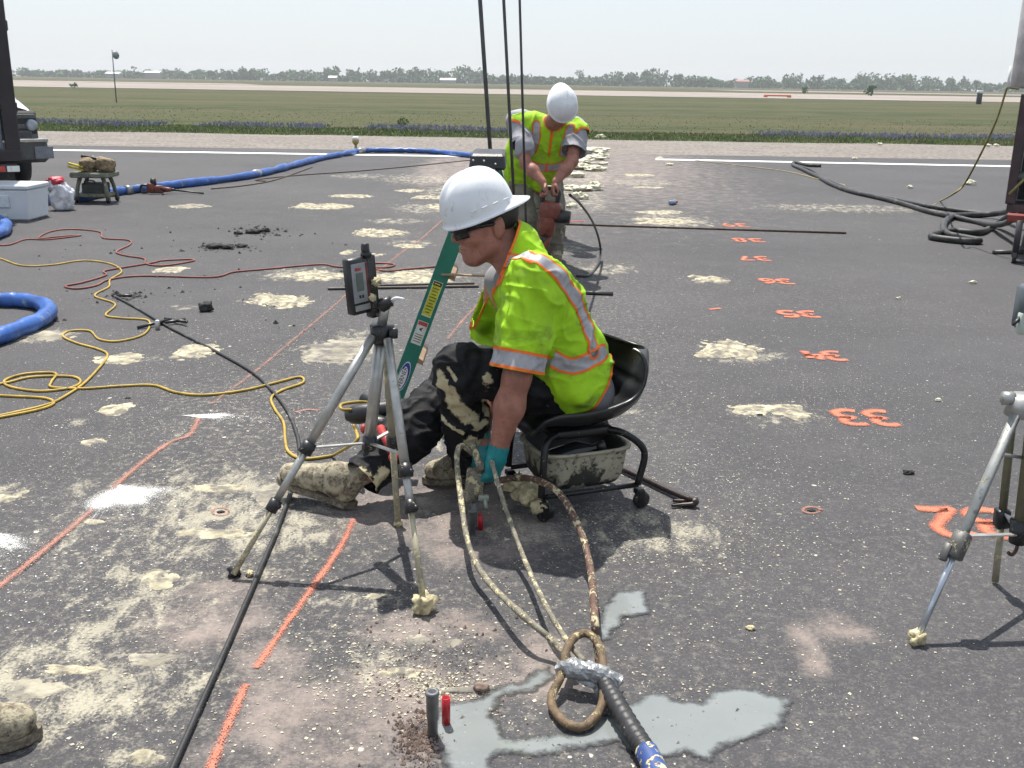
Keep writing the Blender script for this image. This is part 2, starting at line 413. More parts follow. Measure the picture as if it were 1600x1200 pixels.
def pavement_material():
    m = bpy.data.materials.new('runway_asphalt'); m.use_nodes = True; nt = m.node_tree; b = nt.nodes['Principled BSDF']
    tc = _n(nt, 'ShaderNodeTexCoord').outputs['Object']
    def at(n): return _n(nt, 'ShaderNodeAttribute', attribute_name=n).outputs['Fac']
    foam, dust, white, spk, film = at('foam'), at('dust'), at('white'), at('speckle'), at('film')
    big = noise(nt, tc, 0.35, 2, 0.6).outputs[0]; mid = noise(nt, tc, 3.2, 4, 0.62).outputs[0]
    grain = noise(nt, tc, 130, 2, 0.5).outputs[0]
    c = mixc(nt, ramp(nt, big, 0.3, 0.7), (0.047, 0.046, 0.050), (0.066, 0.064, 0.069))
    c = mixc(nt, mathn(nt, 'MULTIPLY', ramp(nt, mid, 0.35, 0.75), 0.35), c, (0.095, 0.091, 0.092))
    # paver lanes along the runway, faint
    mp = _n(nt, 'ShaderNodeMapping'); mp.inputs['Scale'].default_value = (0.05, 0.9, 1); nt.links.new(tc, mp.inputs[0])
    lane = noise(nt, mp.outputs[0], 1.0, 3, 0.6).outputs[0]
    c = mixc(nt, mathn(nt, 'MULTIPLY', ramp(nt, lane, 0.45, 0.62), 0.30), c, (0.048, 0.047, 0.050))
    # aggregate
    vo = _n(nt, 'ShaderNodeTexVoronoi'); vo.inputs['Scale'].default_value = 150; nt.links.new(tc, vo.inputs['Vector'])
    sep = _n(nt, 'ShaderNodeSeparateColor'); nt.links.new(vo.outputs['Color'], sep.inputs[0])
    st = ramp(nt, sep.outputs[0], 0.55, 1.0)
    c = mixc(nt, mathn(nt, 'MULTIPLY', st, 0.32), c, (0.17, 0.165, 0.165))
    c = mixc(nt, mathn(nt, 'MULTIPLY', ramp(nt, grain, 0.5, 0.3), 0.40), c, (0.024, 0.023, 0.026))
    # thin dried film of foam and grey dust
    f0 = ramp(nt, noise(nt, tc, 26, 4, 0.75).outputs[0], 0.50, 0.70)
    c = mixc(nt, mathn(nt, 'MULTIPLY', f0, mathn(nt, 'MULTIPLY', film, 0.75)), c, (0.33, 0.30, 0.25))
    # pinkish drilling dust
    dn = noise(nt, tc, 5.5, 4, 0.7).outputs[0]; dn2 = noise(nt, tc, 70, 3, 0.7).outputs[0]
    da = ramp(nt, mathn(nt, 'ADD', dust, mathn(nt, 'ADD', mathn(nt, 'MULTIPLY', mathn(nt, 'SUBTRACT', dn, 0.5), 1.5), mathn(nt, 'MULTIPLY', mathn(nt, 'SUBTRACT', dn2, 0.5), 0.7))), 0.35, 1.15)
    da = mathn(nt, 'MULTIPLY', da, mathn(nt, 'MINIMUM', mathn(nt, 'MULTIPLY', dust, 3.0), 1.0))
    dcol = mixc(nt, noise(nt, tc, 3.0, 4).outputs[0], (0.235, 0.18, 0.155), (0.36, 0.31, 0.28))
    c = mixc(nt, mathn(nt, 'MULTIPLY', da, 0.85), c, dcol)
    # smeared foam
    sm = _n(nt, 'ShaderNodeMapping'); sm.inputs['Rotation'].default_value = (0, 0, math.radians(22)); sm.inputs['Scale'].default_value = (1.25, 0.65, 1); nt.links.new(tc, sm.inputs[0])
    fn = noise(nt, sm.outputs[0], 9, 5, 0.72, 0.5).outputs[0]; fn2 = noise(nt, tc, 95, 3, 0.6).outputs[0]
    fs = mathn(nt, 'ADD', foam, mathn(nt, 'ADD', mathn(nt, 'MULTIPLY', mathn(nt, 'SUBTRACT', fn, 0.5), 2.1), mathn(nt, 'MULTIPLY', mathn(nt, 'SUBTRACT', fn2, 0.5), 0.9)))
    fm = mathn(nt, 'MULTIPLY', ramp(nt, fs, 0.46, 0.95), ramp(nt, foam, 0.02, 0.25))
    fcol = mixc(nt, noise(nt, tc, 6, 4).outputs[0], (0.25, 0.232, 0.185), (0.50, 0.462, 0.355))
    c = mixc(nt, mathn(nt, 'MULTIPLY', fm, 0.9), c, fcol)
    hgt = mathn(nt, 'MULTIPLY', fm, 0.003)
    # flecks of foam of three sizes, denser where the attribute says
    dist = noise(nt, tc, 45, 2); dv = _n(nt, 'ShaderNodeVectorMath', operation='MULTIPLY_ADD')
    nt.links.new(dist.outputs['Color'], dv.inputs[0]); dv.inputs[1].default_value = (0.02, 0.02, 0); nt.links.new(tc, dv.inputs[2])
    patchy = ramp(nt, noise(nt, tc, 1.3, 4, 0.6).outputs[0], 0.35, 0.65)
    dens = mathn(nt, 'MULTIPLY', spk, mathn(nt, 'ADD', 0.45, mathn(nt, 'MULTIPLY', patchy, 0.9)))
    for sc, amt, rad in ((22, 0.07, 0.22), (64, 0.17, 0.26), (140, 0.30, 0.33)):
        v = _n(nt, 'ShaderNodeTexVoronoi'); v.inputs['Scale'].default_value = sc; nt.links.new(dv.outputs[0], v.inputs['Vector'])
        s = _n(nt, 'ShaderNodeSeparateColor'); nt.links.new(v.outputs['Color'], s.inputs[0])
        on = mathn(nt, 'LESS_THAN', s.outputs[0], mathn(nt, 'MULTIPLY', dens, amt))
        r = mathn(nt, 'MULTIPLY', mathn(nt, 'ADD', 0.35, mathn(nt, 'MULTIPLY', s.outputs[1], s.outputs[1])), rad)
        dd = mathn(nt, 'SUBTRACT', r, v.outputs['Distance'])
        k = mathn(nt, 'MULTIPLY', on, ramp(nt, dd, 0.0, 0.10))
        fc = mixc(nt, s.outputs[2], (0.22, 0.205, 0.17), (0.54, 0.51, 0.43))
        c = mixc(nt, k, c, fc); hgt = mathn(nt, 'ADD', hgt, mathn(nt, 'MULTIPLY', k, 0.0025))
    # white spray bursts
    wn_ = noise(nt, tc, 120, 2, 0.7).outputs[0]
    w = ramp(nt, mathn(nt, 'ADD', white, mathn(nt, 'MULTIPLY', mathn(nt, 'SUBTRACT', wn_, 0.5), 1.6)), 0.42, 0.75)
    w = mathn(nt, 'MULTIPLY', w, ramp(nt, white, 0.02, 0.3))
    c = mixc(nt, w, c, (0.80, 0.80, 0.78))
    nt.links.new(c, b.inputs['Base Color']); b.inputs['Roughness'].default_value = 0.82; b.inputs['Specular IOR Level'].default_value = 0.35
    hgt = mathn(nt, 'MULTIPLY', grain, 0.004)
    bp = _n(nt, 'ShaderNodeBump'); bp.inputs['Strength'].default_value = 0.9; bp.inputs['Distance'].default_value = 1.0
    nt.links.new(hgt, bp.inputs['Height']); nt.links.new(bp.outputs[0], b.inputs['Normal'])
    return m

xs = np.unique(np.round(np.concatenate([np.linspace(-60, -6, 28), np.arange(-6, -2.2, 0.06), np.arange(-2.2, 2.9, 0.025), np.arange(2.9, 6, 0.06), np.linspace(6, 60, 28)]), 4))
ys = np.unique(np.round(np.concatenate([np.linspace(-30, 1.8, 14), np.arange(1.9, 5.2, 0.025), np.arange(5.2, 9, 0.04), np.arange(9, 15, 0.09), np.linspace(15, 25.6, 40)]), 4))
RV, RF = grid(xs, ys)
def acc(items, fn):
    a = np.zeros(len(RV))
    for it in items: a = np.maximum(a, fn(*it))
    return a
foam_a = acc([(350, 785, 130, 55, 0, 1.4), (430, 830, 120, 40, 0, 1.3), (260, 860, 45, 70, -25, 1.0), (200, 960, 75, 55, -20, 1.2), (60, 1050, 150, 55, -18, 1.3),
              (170, 1075, 170, 65, -14, 1.4), (40, 1110, 80, 60, 0, 1.2), (10, 770, 40, 18), (215, 1185, 60, 25), (560, 940, 90, 14), (1010, 830, 150, 40, 0, 1.4),
              (820, 830, 90, 25), (590, 1040, 60, 40, -30, 1.3), (690, 1070, 90, 18, 10), (470, 428, 85, 14), (660, 432, 90, 20), (600, 365, 60, 10), (640, 380, 50, 7), (555, 540, 95, 30),
              (290, 480, 30, 5), (210, 560, 45, 8), (120, 660, 20, 8), (150, 690, 20, 6), (960, 640, 50, 18), (690, 300, 40, 12), (660, 325, 60, 10), (620, 345, 60, 6),
              (1050, 345, 80, 14), (1160, 553, 70, 20), (1215, 647, 85, 22), (1105, 436, 45, 8), (910, 310, 50, 25), (905, 270, 60, 20), (660, 280, 90, 10), (1320, 325, 160, 8),
              (870, 385, 60, 14), (950, 420, 60, 10), (700, 690, 60, 20), (650, 790, 50, 18), (850, 1170, 60, 12), (30, 525, 90, 16), (1000, 285, 70, 6), (560, 275, 60, 5)],
             lambda *a: ell_mask(RV, *a) * (0.60 if a[1] < 700 or a[0] > 500 else 0.68))
foam_a = np.maximum(foam_a, 0.5 * ell_mask(RV, 330, 800, 260, 140, 0, 1.6) * (ell_mask(RV, 330, 800, 260, 140, 0, 1.6) > 0.0))
dust_a = acc([(500, 1130, 160, 95, 0, 1.6), (420, 1040, 60, 60, 30, 1.5), (660, 980, 110, 30, 0, 1.5), (640, 790, 130, 45, 0, 1.5), (760, 830, 130, 50, 0, 1.5), (610, 1080, 130, 60, 0, 1.5),
              (780, 1060, 80, 40), (740, 770, 120, 40), (330, 960, 110, 60, 0, 1.5), (860, 1040, 90, 60), (1260, 1010, 28, 50, 0, 1.2), (1300, 980, 60, 25, 0, 1.5), (770, 220, 240, 12, 0, 1.6), (980, 218, 180, 10, 0, 1.5), (700, 262, 60, 30), (900, 250, 190, 40, 0, 1.6)],
             lambda *a: ell_mask(RV, *a) * 0.78)
white_a = np.zeros(len(RV))
spk_a = np.clip(0.16 + 0.75 * np.exp(-((RV[:, 0] + 0.1 - 0.02 * RV[:, 1]) / 1.5) ** 2) + 0.45 * fbm(RV * A(0.35, 0.35, 0) + 3, 3), 0.06, 1.15)
spk_a *= np.clip(1.25 - RV[:, 1] / 26, 0.25, 1)
spk_a = np.maximum(spk_a, acc([(300, 620, 260, 170, 0, 1.5), (1090, 760, 220, 120, 0, 1.5), (1260, 330, 330, 22, 0, 1.4), (1240, 620, 170, 60, 0, 1.5), (700, 480, 220, 60, 0, 1.5), (640, 320, 120, 22, 0, 1.4)], lambda *a: ell_mask(RV, *a) * 1.1))
film_a = np.clip(0.02 + 0.70 * np.exp(-((RV[:, 0] - 0.03 * RV[:, 1] + 0.1) / 0.95) ** 2) + 0.55 * fbm(RV * A(0.5, 0.35, 0) + 9, 3), 0, 1)
film_a = np.maximum(film_a, acc([(330, 780, 220, 90, 0, 1.5), (380, 640, 120, 60, 0, 1.5), (280, 900, 260, 150, 0, 1.5), (120, 1060, 260, 90, 0, 1.5), (560, 960, 160, 60, 0, 1.5)], lambda *a: ell_mask(RV, *a)))
RZ = RV.copy()
runway = struct('runway', (RZ, RF), pavement_material(), smooth=True, attrs=dict(foam=foam_a, dust=dust_a, white=white_a, speckle=spk_a, film=film_a))

# ---- ground sheet, shoulder, verge, field, far runways
def simple_ground(name, cols, scales, bump=0.01, bs=8, rough=0.95):
    m = bpy.data.materials.new(name); m.use_nodes = True; nt = m.node_tree; b = nt.nodes['Principled BSDF']
    tc = _n(nt, 'ShaderNodeTexCoord').outputs['Object']; c = cols[0]
    for col, sc in zip(cols[1:], scales):
        mp = _n(nt, 'ShaderNodeMapping'); mp.inputs['Scale'].default_value = sc; nt.links.new(tc, mp.inputs[0])
        c = mixc(nt, ramp(nt, noise(nt, mp.outputs[0], 1.0, 5, 0.6).outputs[0], 0.45, 0.58), c, col)
    nt.links.new(c, b.inputs['Base Color']); b.inputs['Roughness'].default_value = rough; b.inputs['Specular IOR Level'].default_value = 0.2
    bp = _n(nt, 'ShaderNodeBump'); bp.inputs['Distance'].default_value = bump; nt.links.new(noise(nt, tc, bs, 4).outputs[0], bp.inputs['Height']); nt.links.new(bp.outputs[0], b.inputs['Normal'])
    return m
m_field = simple_ground('field_grass', [(0.058, 0.064, 0.021), (0.088, 0.072, 0.040), (0.032, 0.050, 0.013), (0.070, 0.068, 0.031)], [(0.010, 0.06, 1), (0.02, 0.11, 1), (0.25, 0.5, 1)], 0.15, 1.5)
m_should = simple_ground('weathered_shoulder', [(0.165, 0.15, 0.14), (0.21, 0.19, 0.172), (0.125, 0.115, 0.11), (0.27, 0.24, 0.21)], [(0.12, 0.5, 1), (1.2, 2.2, 1), (9, 9, 1)], 0.012, 30)
m_conc = simple_ground('old_concrete', [(0.27, 0.235, 0.21), (0.33, 0.295, 0.27), (0.24, 0.205, 0.18)], [(0.01, 0.1, 1), (0.05, 0.4, 1)], 0.004, 2)
gx = np.concatenate([[-1400, -500, -150], np.linspace(-60, 60, 25), [150, 500, 1400]]); gy = np.array([-60, -31, 20, 32, 60, 120, 200, 300, 600, 1000, 1400.0])
ground = struct('ground', grid(gx, gy, -0.06), m_field)
sV, sF = grid(np.linspace(-90, 90, 181), np.array([25.6, 26.2, 27, 28, 29.5, 31, 32.2, 33.0, 33.8]))
e = (sV[:, 1] > 32.5); sV[:, 1] += np.where(e, 0.5 * fbm(np.stack([sV[:, 0] * 0.5, sV[:, 1] * 0, sV[:, 0] * 0], -1), 3) - 0.012 * 0, 0)
sV[:, 2] = -0.004 - 0.006 * (sV[:, 1] - 25.6); sV[sV[:, 1] > 33.4, 2] = -0.075
shoulder = struct('runway_shoulder', (sV, sF), m_should)
def quad_sheet(name, pts, z, m):
    v = np.array([[p[0], p[1], z] for p in pts]); return struct(name, (v, [[0, 1, 2, 3]]), m, smooth=False)
taxi = quad_sheet('far_runway', [(-900, 172), (900, 128), (900, 205), (-900, 300)], -0.02, m_conc)
taxi2 = quad_sheet('far_taxiway', [(70, 330), (900, 230), (900, 262), (70, 400)], -0.016, m_conc)
taxi3 = quad_sheet('far_apron', [(-900, 245), (-62, 262), (-80, 310), (-900, 345)], -0.012, m_conc)
# white edge line, one painted strip per visible stretch (it is broken where the lane was dug up)
m_white = mat('white_road_paint', (0.80, 0.80, 0.78), 0.6, var=0.12, vs=3, dirt=(0.35, 0.33, 0.31), dirt_amt=0.1, ds=6)
def strip(name, pts, w, m, parent, z=0.004):
    pts = np.array(pts, float); T = np.gradient(pts, axis=0); T /= np.linalg.norm(T, axis=1)[:, None]
    N = np.stack([-T[:, 1], T[:, 0], T[:, 2] * 0], -1); V = []; F = []
    w = np.full(len(pts), w) if np.isscalar(w) else np.interp(np.linspace(0, 1, len(pts)), np.linspace(0, 1, len(w)), w)
    q = np.linspace(-1, 1, 7)
    for i in range(len(pts)):
        for s_ in q: V.append(pts[i] + N[i] * w[i] * s_ / 2 + A(0, 0, z))
    for i in range(len(pts) - 1):
        for k in range(6): F.append([i * 7 + k, i * 7 + k + 1, i * 7 + 7 + k + 1, i * 7 + 7 + k])
    return obj(name, (np.array(V), F), m, parent, smooth=False, attrs=dict(edge=np.tile(1 - np.abs(q), len(pts))))
strip('edge_line', [A(-50, 23.9, 0), A(-12, 23.9, 0), A(-0.9, 23.9, 0)], 0.42, m_white, runway)
strip('edge_line', [A(3.2, 23.9, 0), A(12, 23.4, 0), A(50, 20.5, 0)], 0.42, m_white, runway)

# ---- spray paint: orange marks, numbers
def paint_material(name, col, thin):
    m = bpy.data.materials.new(name); m.use_nodes = True; nt = m.node_tree; b = nt.nodes['Principled BSDF']
    tc = _n(nt, 'ShaderNodeTexCoord').outputs['Object']; e = _n(nt, 'ShaderNodeAttribute', attribute_name='edge').outputs['Fac']
    b.inputs['Roughness'].default_value = 0.75
    c = mixc(nt, noise(nt, tc, 60, 4).outputs[0], tuple(x * 0.75 for x in col), col); nt.links.new(c, b.inputs['Base Color'])
    n1 = noise(nt, tc, 210, 3, 0.75).outputs[0]; n2 = noise(nt, tc, 12, 4, 0.6).outputs[0]
    s = mathn(nt, 'ADD', mathn(nt, 'MULTIPLY', e, 0.85), mathn(nt, 'ADD', mathn(nt, 'MULTIPLY', mathn(nt, 'SUBTRACT', n1, 0.5), 3.0), mathn(nt, 'MULTIPLY', mathn(nt, 'SUBTRACT', n2, 0.5), 0.9)))
    a = mathn(nt, 'MULTIPLY', ramp(nt, s, thin - 0.2, thin + 0.35), ramp(nt, e, 0.0, 0.25))
    nt.links.new(a, b.inputs['Alpha']); return m
m_orange = paint_material('orange_marking_paint', (0.66, 0.185, 0.10), 0.28)
m_orange_line = paint_material('orange_line_paint', (0.60, 0.19, 0.115), 0.50)
m_orange_old = paint_material('worn_orange_paint', (0.42, 0.195, 0.145), 0.52)
m_orange_faint = paint_material('faint_orange_paint', (0.42, 0.21, 0.16), 0.74)
def gl(pts, n=6): return spline([G(*p) for p in pts], n)
strip('orange_line', gl([(-30, 940), (60, 868), (140, 800), (200, 742), (262, 694), (296, 680), (312, 652)]), 0.055, m_orange_old, runway)
strip('orange_line', gl([(330, 632), (400, 580), (460, 530), (520, 480), (552, 450)]), 0.06, m_orange_faint, runway)
strip('orange_line', gl([(590, 425), (630, 393), (660, 372), (690, 345)]), 0.08, m_orange_faint, runway)
strip('orange_line', gl([(552, 812), (535, 850), (500, 902), (455, 965), (400, 1045)]), 0.046, m_orange_line, runway)
strip('orange_line', gl([(385, 1070), (362, 1120), (338, 1180), (320, 1230)]), 0.046, m_orange_line, runway)
strip('orange_line', gl([(700, 530), (722, 502), (745, 478)]), 0.07, m_orange_faint, runway)
strip('red_smear', gl([(868, 345), (890, 346), (915, 345)]), 0.10, paint_material('red_marking_paint', (0.62, 0.08, 0.07), 0.45), runway)
STROKES = {'2': [[(0, .85), (.25, 1), (.7, .95), (.8, .7), (.55, .45), (.0, .0), (.4, .02), (.9, 0)]],
           '3': [[(0, .95), (.45, 1), (.8, .85), (.7, .6), (.35, .52), (.75, .42), (.85, .18), (.45, 0), (0, .06)]],
           '4': [[(.2, 1), (.0, .5), (.4, .48), (.9, .5)], [(.62, .85), (.62, .4), (.62, 0)]],
           '5': [[(.85, 1), (.2, 1), (.1, .6), (.5, .62), (.85, .4), (.7, .08), (.3, 0), (0, .1)]],
           '6': [[(.75, .98), (.3, .8), (.05, .4), (.25, .03), (.65, .02), (.8, .28), (.5, .48), (.12, .32)]],
           '7': [[(0, 1), (.45, .99), (.85, .98), (.6, .5), (.35, 0)]],
           '8': [[(.5, .52), (.15, .75), (.45, 1), (.75, .78), (.4, .5), (.08, .2), (.42, 0), (.82, .2), (.5, .52)]],
           '9': [[(.75, .7), (.45, .5), (.1, .7), (.4, 1), (.75, .8), (.72, .4), (.5, 0)]]}
def painted_number(s, px, py, wpx, hpx, tilt=0.0):
    c = G(px, py); w = abs(G(px + wpx / 2, py)[0] - G(px - wpx / 2, py)[0]); h = abs(G(px, py - hpx / 2)[1] - G(px, py + hpx / 2)[1])
    mb = MB(); ed = []
    for i, ch in enumerate(s):
        for st in STROKES[ch]:
            pts = []
            for (x, y) in st:
                X = (i * 0.55 + x * 0.45) - 0.5; Y = y - 0.5            # painted for a reader on the far side: turned half round
                pts.append(c + A(-X * w, -Y * h, 0) + A(0, -X * w * tilt, 0))
            pts = spline(pts, 5); T = np.gradient(pts, axis=0); T /= np.linalg.norm(T, axis=1)[:, None] + 1e-9; N = np.stack([-T[:, 1], T[:, 0], T[:, 0] * 0], -1)
            q = np.linspace(-1, 1, 5); wd = 0.078; V = np.concatenate([[p + n * wd * t / 2 + A(0, 0, 0.004 + 0.0004 * i) for t in q] for p, n in zip(pts, N)]); F = []
            for a in range(len(pts) - 1):
                for k in range(4): F.append([a * 5 + k, a * 5 + k + 1, a * 5 + 5 + k + 1, a * 5 + 5 + k])
            mb.add((V, F)); ed += list(np.tile(1 - np.abs(q), len(pts)))
    v, f, _ = mb.geo()
    o = obj('painted_number', (v, f), m_orange, runway, smooth=False, attrs=dict(edge=np.array(ed))); return o
for s, px, py, w, h in (('32', 1510, 817, 128, 42), ('33', 1350, 653, 88, 22), ('34', 1284, 556, 64, 13), ('35', 1246, 491, 60, 9), ('36', 1212, 440, 50, 7), ('37', 1178, 404, 46, 6), ('38', 1168, 375.5, 48, 5), ('39', 1148, 352, 40, 5)):
    painted_number(s, px, py, w, h)
strip('orange_ring', spline([G(1268 + 14 * math.cos(a), 798 + 5 * math.sin(a)) for a in np.linspace(0, 6.6, 16)], 2), 0.026, m_orange_old, runway)
strip('orange_ring', spline([G(345 + 13 * math.cos(a), 800 + 6 * math.sin(a)) for a in np.linspace(0, 6.6, 16)], 2), 0.02, m_orange_old, runway)
for hx, hy in ((1268, 798), (345, 800), (1187, 648), (200, 622)): obj('hole_shade_disc', ico(G(hx, hy, .001), (.016, .013, .004), 2, .3, 2, seed=hx), mat('hole_shade_colour', (.012, .010, .010), .9), runway)  # flat dark lumps on the asphalt, coloured as the shade inside drilled holes
strip('orange_dab', gl([(462, 645), (480, 641), (498, 642)]), 0.05, m_orange_old, runway)
strip('orange_dab', gl([(1108, 484), (1118, 483), (1126, 482)]), 0.05, m_orange, runway)

# ---- bursts of white spray: a dense core that fans out in streaks
m_wspray = paint_material('white_spray', (0.74, 0.74, 0.72), 0.42)
def burst(px, py, ang, spread, L, seed, asp=1.0):
    c = G(px, py); na, nr = 320, 40; V = []; E = []; R = np.random.RandomState(seed)
    ln = .25 + .75 * R.rand(na) ** 2; dn = R.rand(na)
    for i in range(na):
        u = i / (na - 1) * 2 - 1; a = ang + spread * u; w = math.exp(-(u * 1.1) ** 4)
        for j in range(nr):
            r = (j / (nr - 1)) ** 1.15; wob = .018 * math.sin(u * 9 + seed) + .012 * math.sin(u * 23)
            core = .95 * max(0, 1 - ((r - .15 + wob) / .22) ** 2) * w
            e = max(core, 1.05 * dn[i] * max(0, 1 - r / ln[i]) ** .6 * w * (1 - r))
            V.append(c + A(math.cos(a) * r * L, math.sin(a) * r * L * asp, 0.0045)); E.append(e)
    F = [[i * nr + j, i * nr + j + 1, (i + 1) * nr + j + 1, (i + 1) * nr + j] for i in range(na - 1) for j in range(nr - 1)]
    obj('white_spray', (np.array(V), F), m_wspray, runway, smooth=False, attrs=dict(edge=np.array(E)))
    BURST.append((c, ang, spread, L, asp))
BURST = []
burst(186, 758, -1.05, 1.0, .80, 3); burst(-12, 832, -1.0, 0.8, .65, 8); burst(282, 650, -.06, .38, .75, 14, .8)

# ---- puddles of milky slurry
m_pud = bpy.data.materials.new('milky_slurry'); m_pud.use_nodes = True
nt = m_pud.node_tree; b = nt.nodes['Principled BSDF']; tc = _n(nt, 'ShaderNodeTexCoord').outputs['Object']
c = mixc(nt, noise(nt, tc, 4, 4).outputs[0], (0.180, 0.198, 0.200), (0.270, 0.288, 0.283)); e = _n(nt, 'ShaderNodeAttribute', attribute_name='edge').outputs['Fac']
en = mathn(nt, 'ADD', e, mathn(nt, 'MULTIPLY', mathn(nt, 'SUBTRACT', noise(nt, tc, 26, 4, 0.65).outputs[0], 0.5), 0.7))
mil = ramp(nt, en, 0.06, 0.46)
c = mixc(nt, mil, (0.06, 0.06, 0.062), c)                            # clear wet rim, milky middle
nt.links.new(c, b.inputs['Base Color']); b.inputs['Roughness'].default_value = 0.05; b.inputs['Specular IOR Level'].default_value = 0.5
bp = _n(nt, 'ShaderNodeBump'); bp.inputs['Distance'].default_value = 0.0012; nt.links.new(noise(nt, tc, 22, 3).outputs[0], bp.inputs['Height']); nt.links.new(bp.outputs[0], b.inputs['Normal'])
nt.links.new(mathn(nt, 'MULTIPLY', ramp(nt, en, 0.0, 0.12), mathn(nt, 'ADD', 0.55, mathn(nt, 'MULTIPLY', mil, 0.40))), b.inputs['Alpha'])
def puddle(outline, z=0.004, amp=0.018):
    pts = np.array([G(*p) for p in outline]); pts = np.vstack([pts, pts[:1]]); dense = []
    for a, b_ in zip(pts[:-1], pts[1:]):
        for t in np.linspace(0, 1, 14, endpoint=False): dense.append(a + (b_ - a) * t)
    dense = np.array(dense); dense[:, :2] += amp * np.stack([fbm(dense * 14 + 5, 4), fbm(dense * 14 + 50, 4)], -1) * 2
    lo = dense.min(0); hi = dense.max(0); gxs = np.arange(lo[0] - .03, hi[0] + .03, 0.012); gys = np.arange(lo[1] - .03, hi[1] + .03, 0.012)
    V, F = grid(gxs, gys, z); x, y = V[:, 0], V[:, 1]; ins = np.zeros(len(V), bool); D = dense[:, :2]
    for a, b_ in zip(D, np.roll(D, -1, 0)):
        cr = ((a[1] > y) != (b_[1] > y)); xi = (b_[0] - a[0]) * (y - a[1]) / (b_[1] - a[1] + 1e-12) + a[0]; ins ^= cr & (x < xi)
    d = poly_dist(V * A(1, 1, 0), np.vstack([dense, dense[:1]]) * A(1, 1, 0)); sd = np.where(ins, d, -d)
    T = tris(F); V, T, X = clip(V, T, np.clip(sd / 0.07, 0, 1)[:, None], sd)
    return obj('puddle', (V, T), m_pud, runway, smooth=False, attrs=dict(edge=X[:, 0]))
puddle([(930, 985), (938, 945), (965, 922), (1010, 925), (1012, 955), (978, 968), (962, 995), (935, 1003)])
puddle([(668, 1145), (690, 1100), (740, 1090), (800, 1068), (868, 1035), (880, 1055), (840, 1082), (790, 1098), (775, 1120), (790, 1150), (860, 1146), (900, 1142), (950, 1110), (1000, 1085),
        (1090, 1095), (1110, 1075), (1180, 1078), (1245, 1098), (1225, 1145), (1150, 1168), (1110, 1190), (1060, 1178), (1010, 1195), (960, 1160), (900, 1172), (830, 1188), (790, 1185), (760, 1230), (700, 1230), (690, 1180)])

# ---- poured foam that set on the pavement
m_foam = mat('set_foam', (0.50, 0.45, 0.31), 0.85, var=0.4, vs=9, bump=0.012, bs=35, dirt=(0.17, 0.155, 0.13), dirt_amt=0.75, ds=15)
m_foamg = mat('dusty_set_foam', (0.34, 0.31, 0.24), 0.9, var=0.35, vs=7, bump=0.01, bs=40, dirt=(0.14, 0.13, 0.12), dirt_amt=0.7, ds=9)
def foam_patch(px, py, rx, ry, h=0.012, seed=0, m=None, n=90):
    c = G(px, py); r1 = abs(G(px + rx, py)[0] - c[0]); r2 = abs(G(px, py - ry)[1] - G(px, py + ry)[1]) / 2
    V = [c + A(0, 0, 0)]; rs = np.linspace(0.03, 1.3, 40); F = []; q = [A(0, 0)]
    for r in rs:
        for k in range(n):
            a = k * 2 * math.pi / n; q.append(A(r * math.cos(a), r * math.sin(a)))
    q = np.array(q); rr = np.hypot(q[:, 0], q[:, 1]); W = np.stack([q[:, 0] * r1, q[:, 1] * r2, np.zeros(len(q))], -1) + c
    lowf = fbm(np.stack([q[:, 0] * 1.6 + seed * 9, q[:, 1] * 1.6, q[:, 0] * 0], -1), 3); hi = fbm(W * A(26, 26, 1) + seed, 5)
    z = h * (1.0 * (1 - rr ** 2 * 1.25) + 1.25 * lowf + 0.95 * hi - 0.30)
    z = np.where(z > 0, h * (1 - np.exp(-z / h * 1.6)), z); z[rr > 1.27] = -0.02; W[:, 2] = np.maximum(z, -0.02)
    for k in range(n): F.append([0, 1 + k, 1 + (k + 1) % n])
    for i in range(len(rs) - 1):
        for k in range(n): F.append([1 + i * n + k, 1 + (i + 1) * n + k, 1 + (i + 1) * n + (k + 1) % n, 1 + i * n + (k + 1) % n])
    return obj('foam_patch', (W, F), m or m_foam, runway)
PATCH = [(435, 468, 70, 14, .02), (500, 322, 60, 6, .02), (548, 306, 36, 3.5, .02), (592, 364, 48, 8, .025), (312, 546, 56, 17, .015), (190, 560, 45, 10, .008), (185, 641, 36, 13, .012), (150, 690, 22, 7, .006),
         (525, 547, 78, 25, .01, 1), (60, 525, 70, 12, .012, 1), (298, 322, 40, 4, .012, 1), (1132, 548, 70, 17, .016), (1225, 645, 62, 15, .014), (1170, 640, 40, 10, .008), (1106, 435, 38, 6, .016), (1105, 489, 0, 0, 0),
         (1040, 346, 62, 6, .012), (1030, 332, 40, 4, .012), (490, 430, 60, 9, .014), (650, 432, 70, 12, .014), (690, 322, 34, 5, .02), (670, 308, 40, 4, .02), (640, 384, 30, 4, .012), (545, 394, 14, 4, .012), (590, 398, 16, 3, .01),
         (265, 422, 34, 6, .01), (1000, 274, 30, 2.2, .012), (1010, 293, 26, 2, .01), (640, 298, 28, 3, .012), (420, 1000, 0, 0, 0), (940, 1010, 0, 0, 0), (15, 775, 36, 12, .01), (350, 762, 60, 9, .007), (430, 775, 55, 20, .007, 1), (330, 832, 75, 12, .006),
         (150, 815, 24, 6, .006), (250, 905, 34, 20, .006), (585, 932, 34, 6, .006), (630, 1052, 50, 10, .009), (720, 1078, 60, 7, .009, 1), (220, 1185, 38, 14, .012), (655, 1000, 24, 10, .005, 1), (240, 1030, 46, 14, .007, 1), (60, 1075, 70, 22, .008, 1), (110, 1045, 60, 9, .006), (705, 1005, 20, 8, .004, 1)]
for i, p in enumerate(PATCH):
    if p[2] > 0: foam_patch(*p[:5], seed=i + 1, m=m_foamg if len(p) > 5 else m_foam)

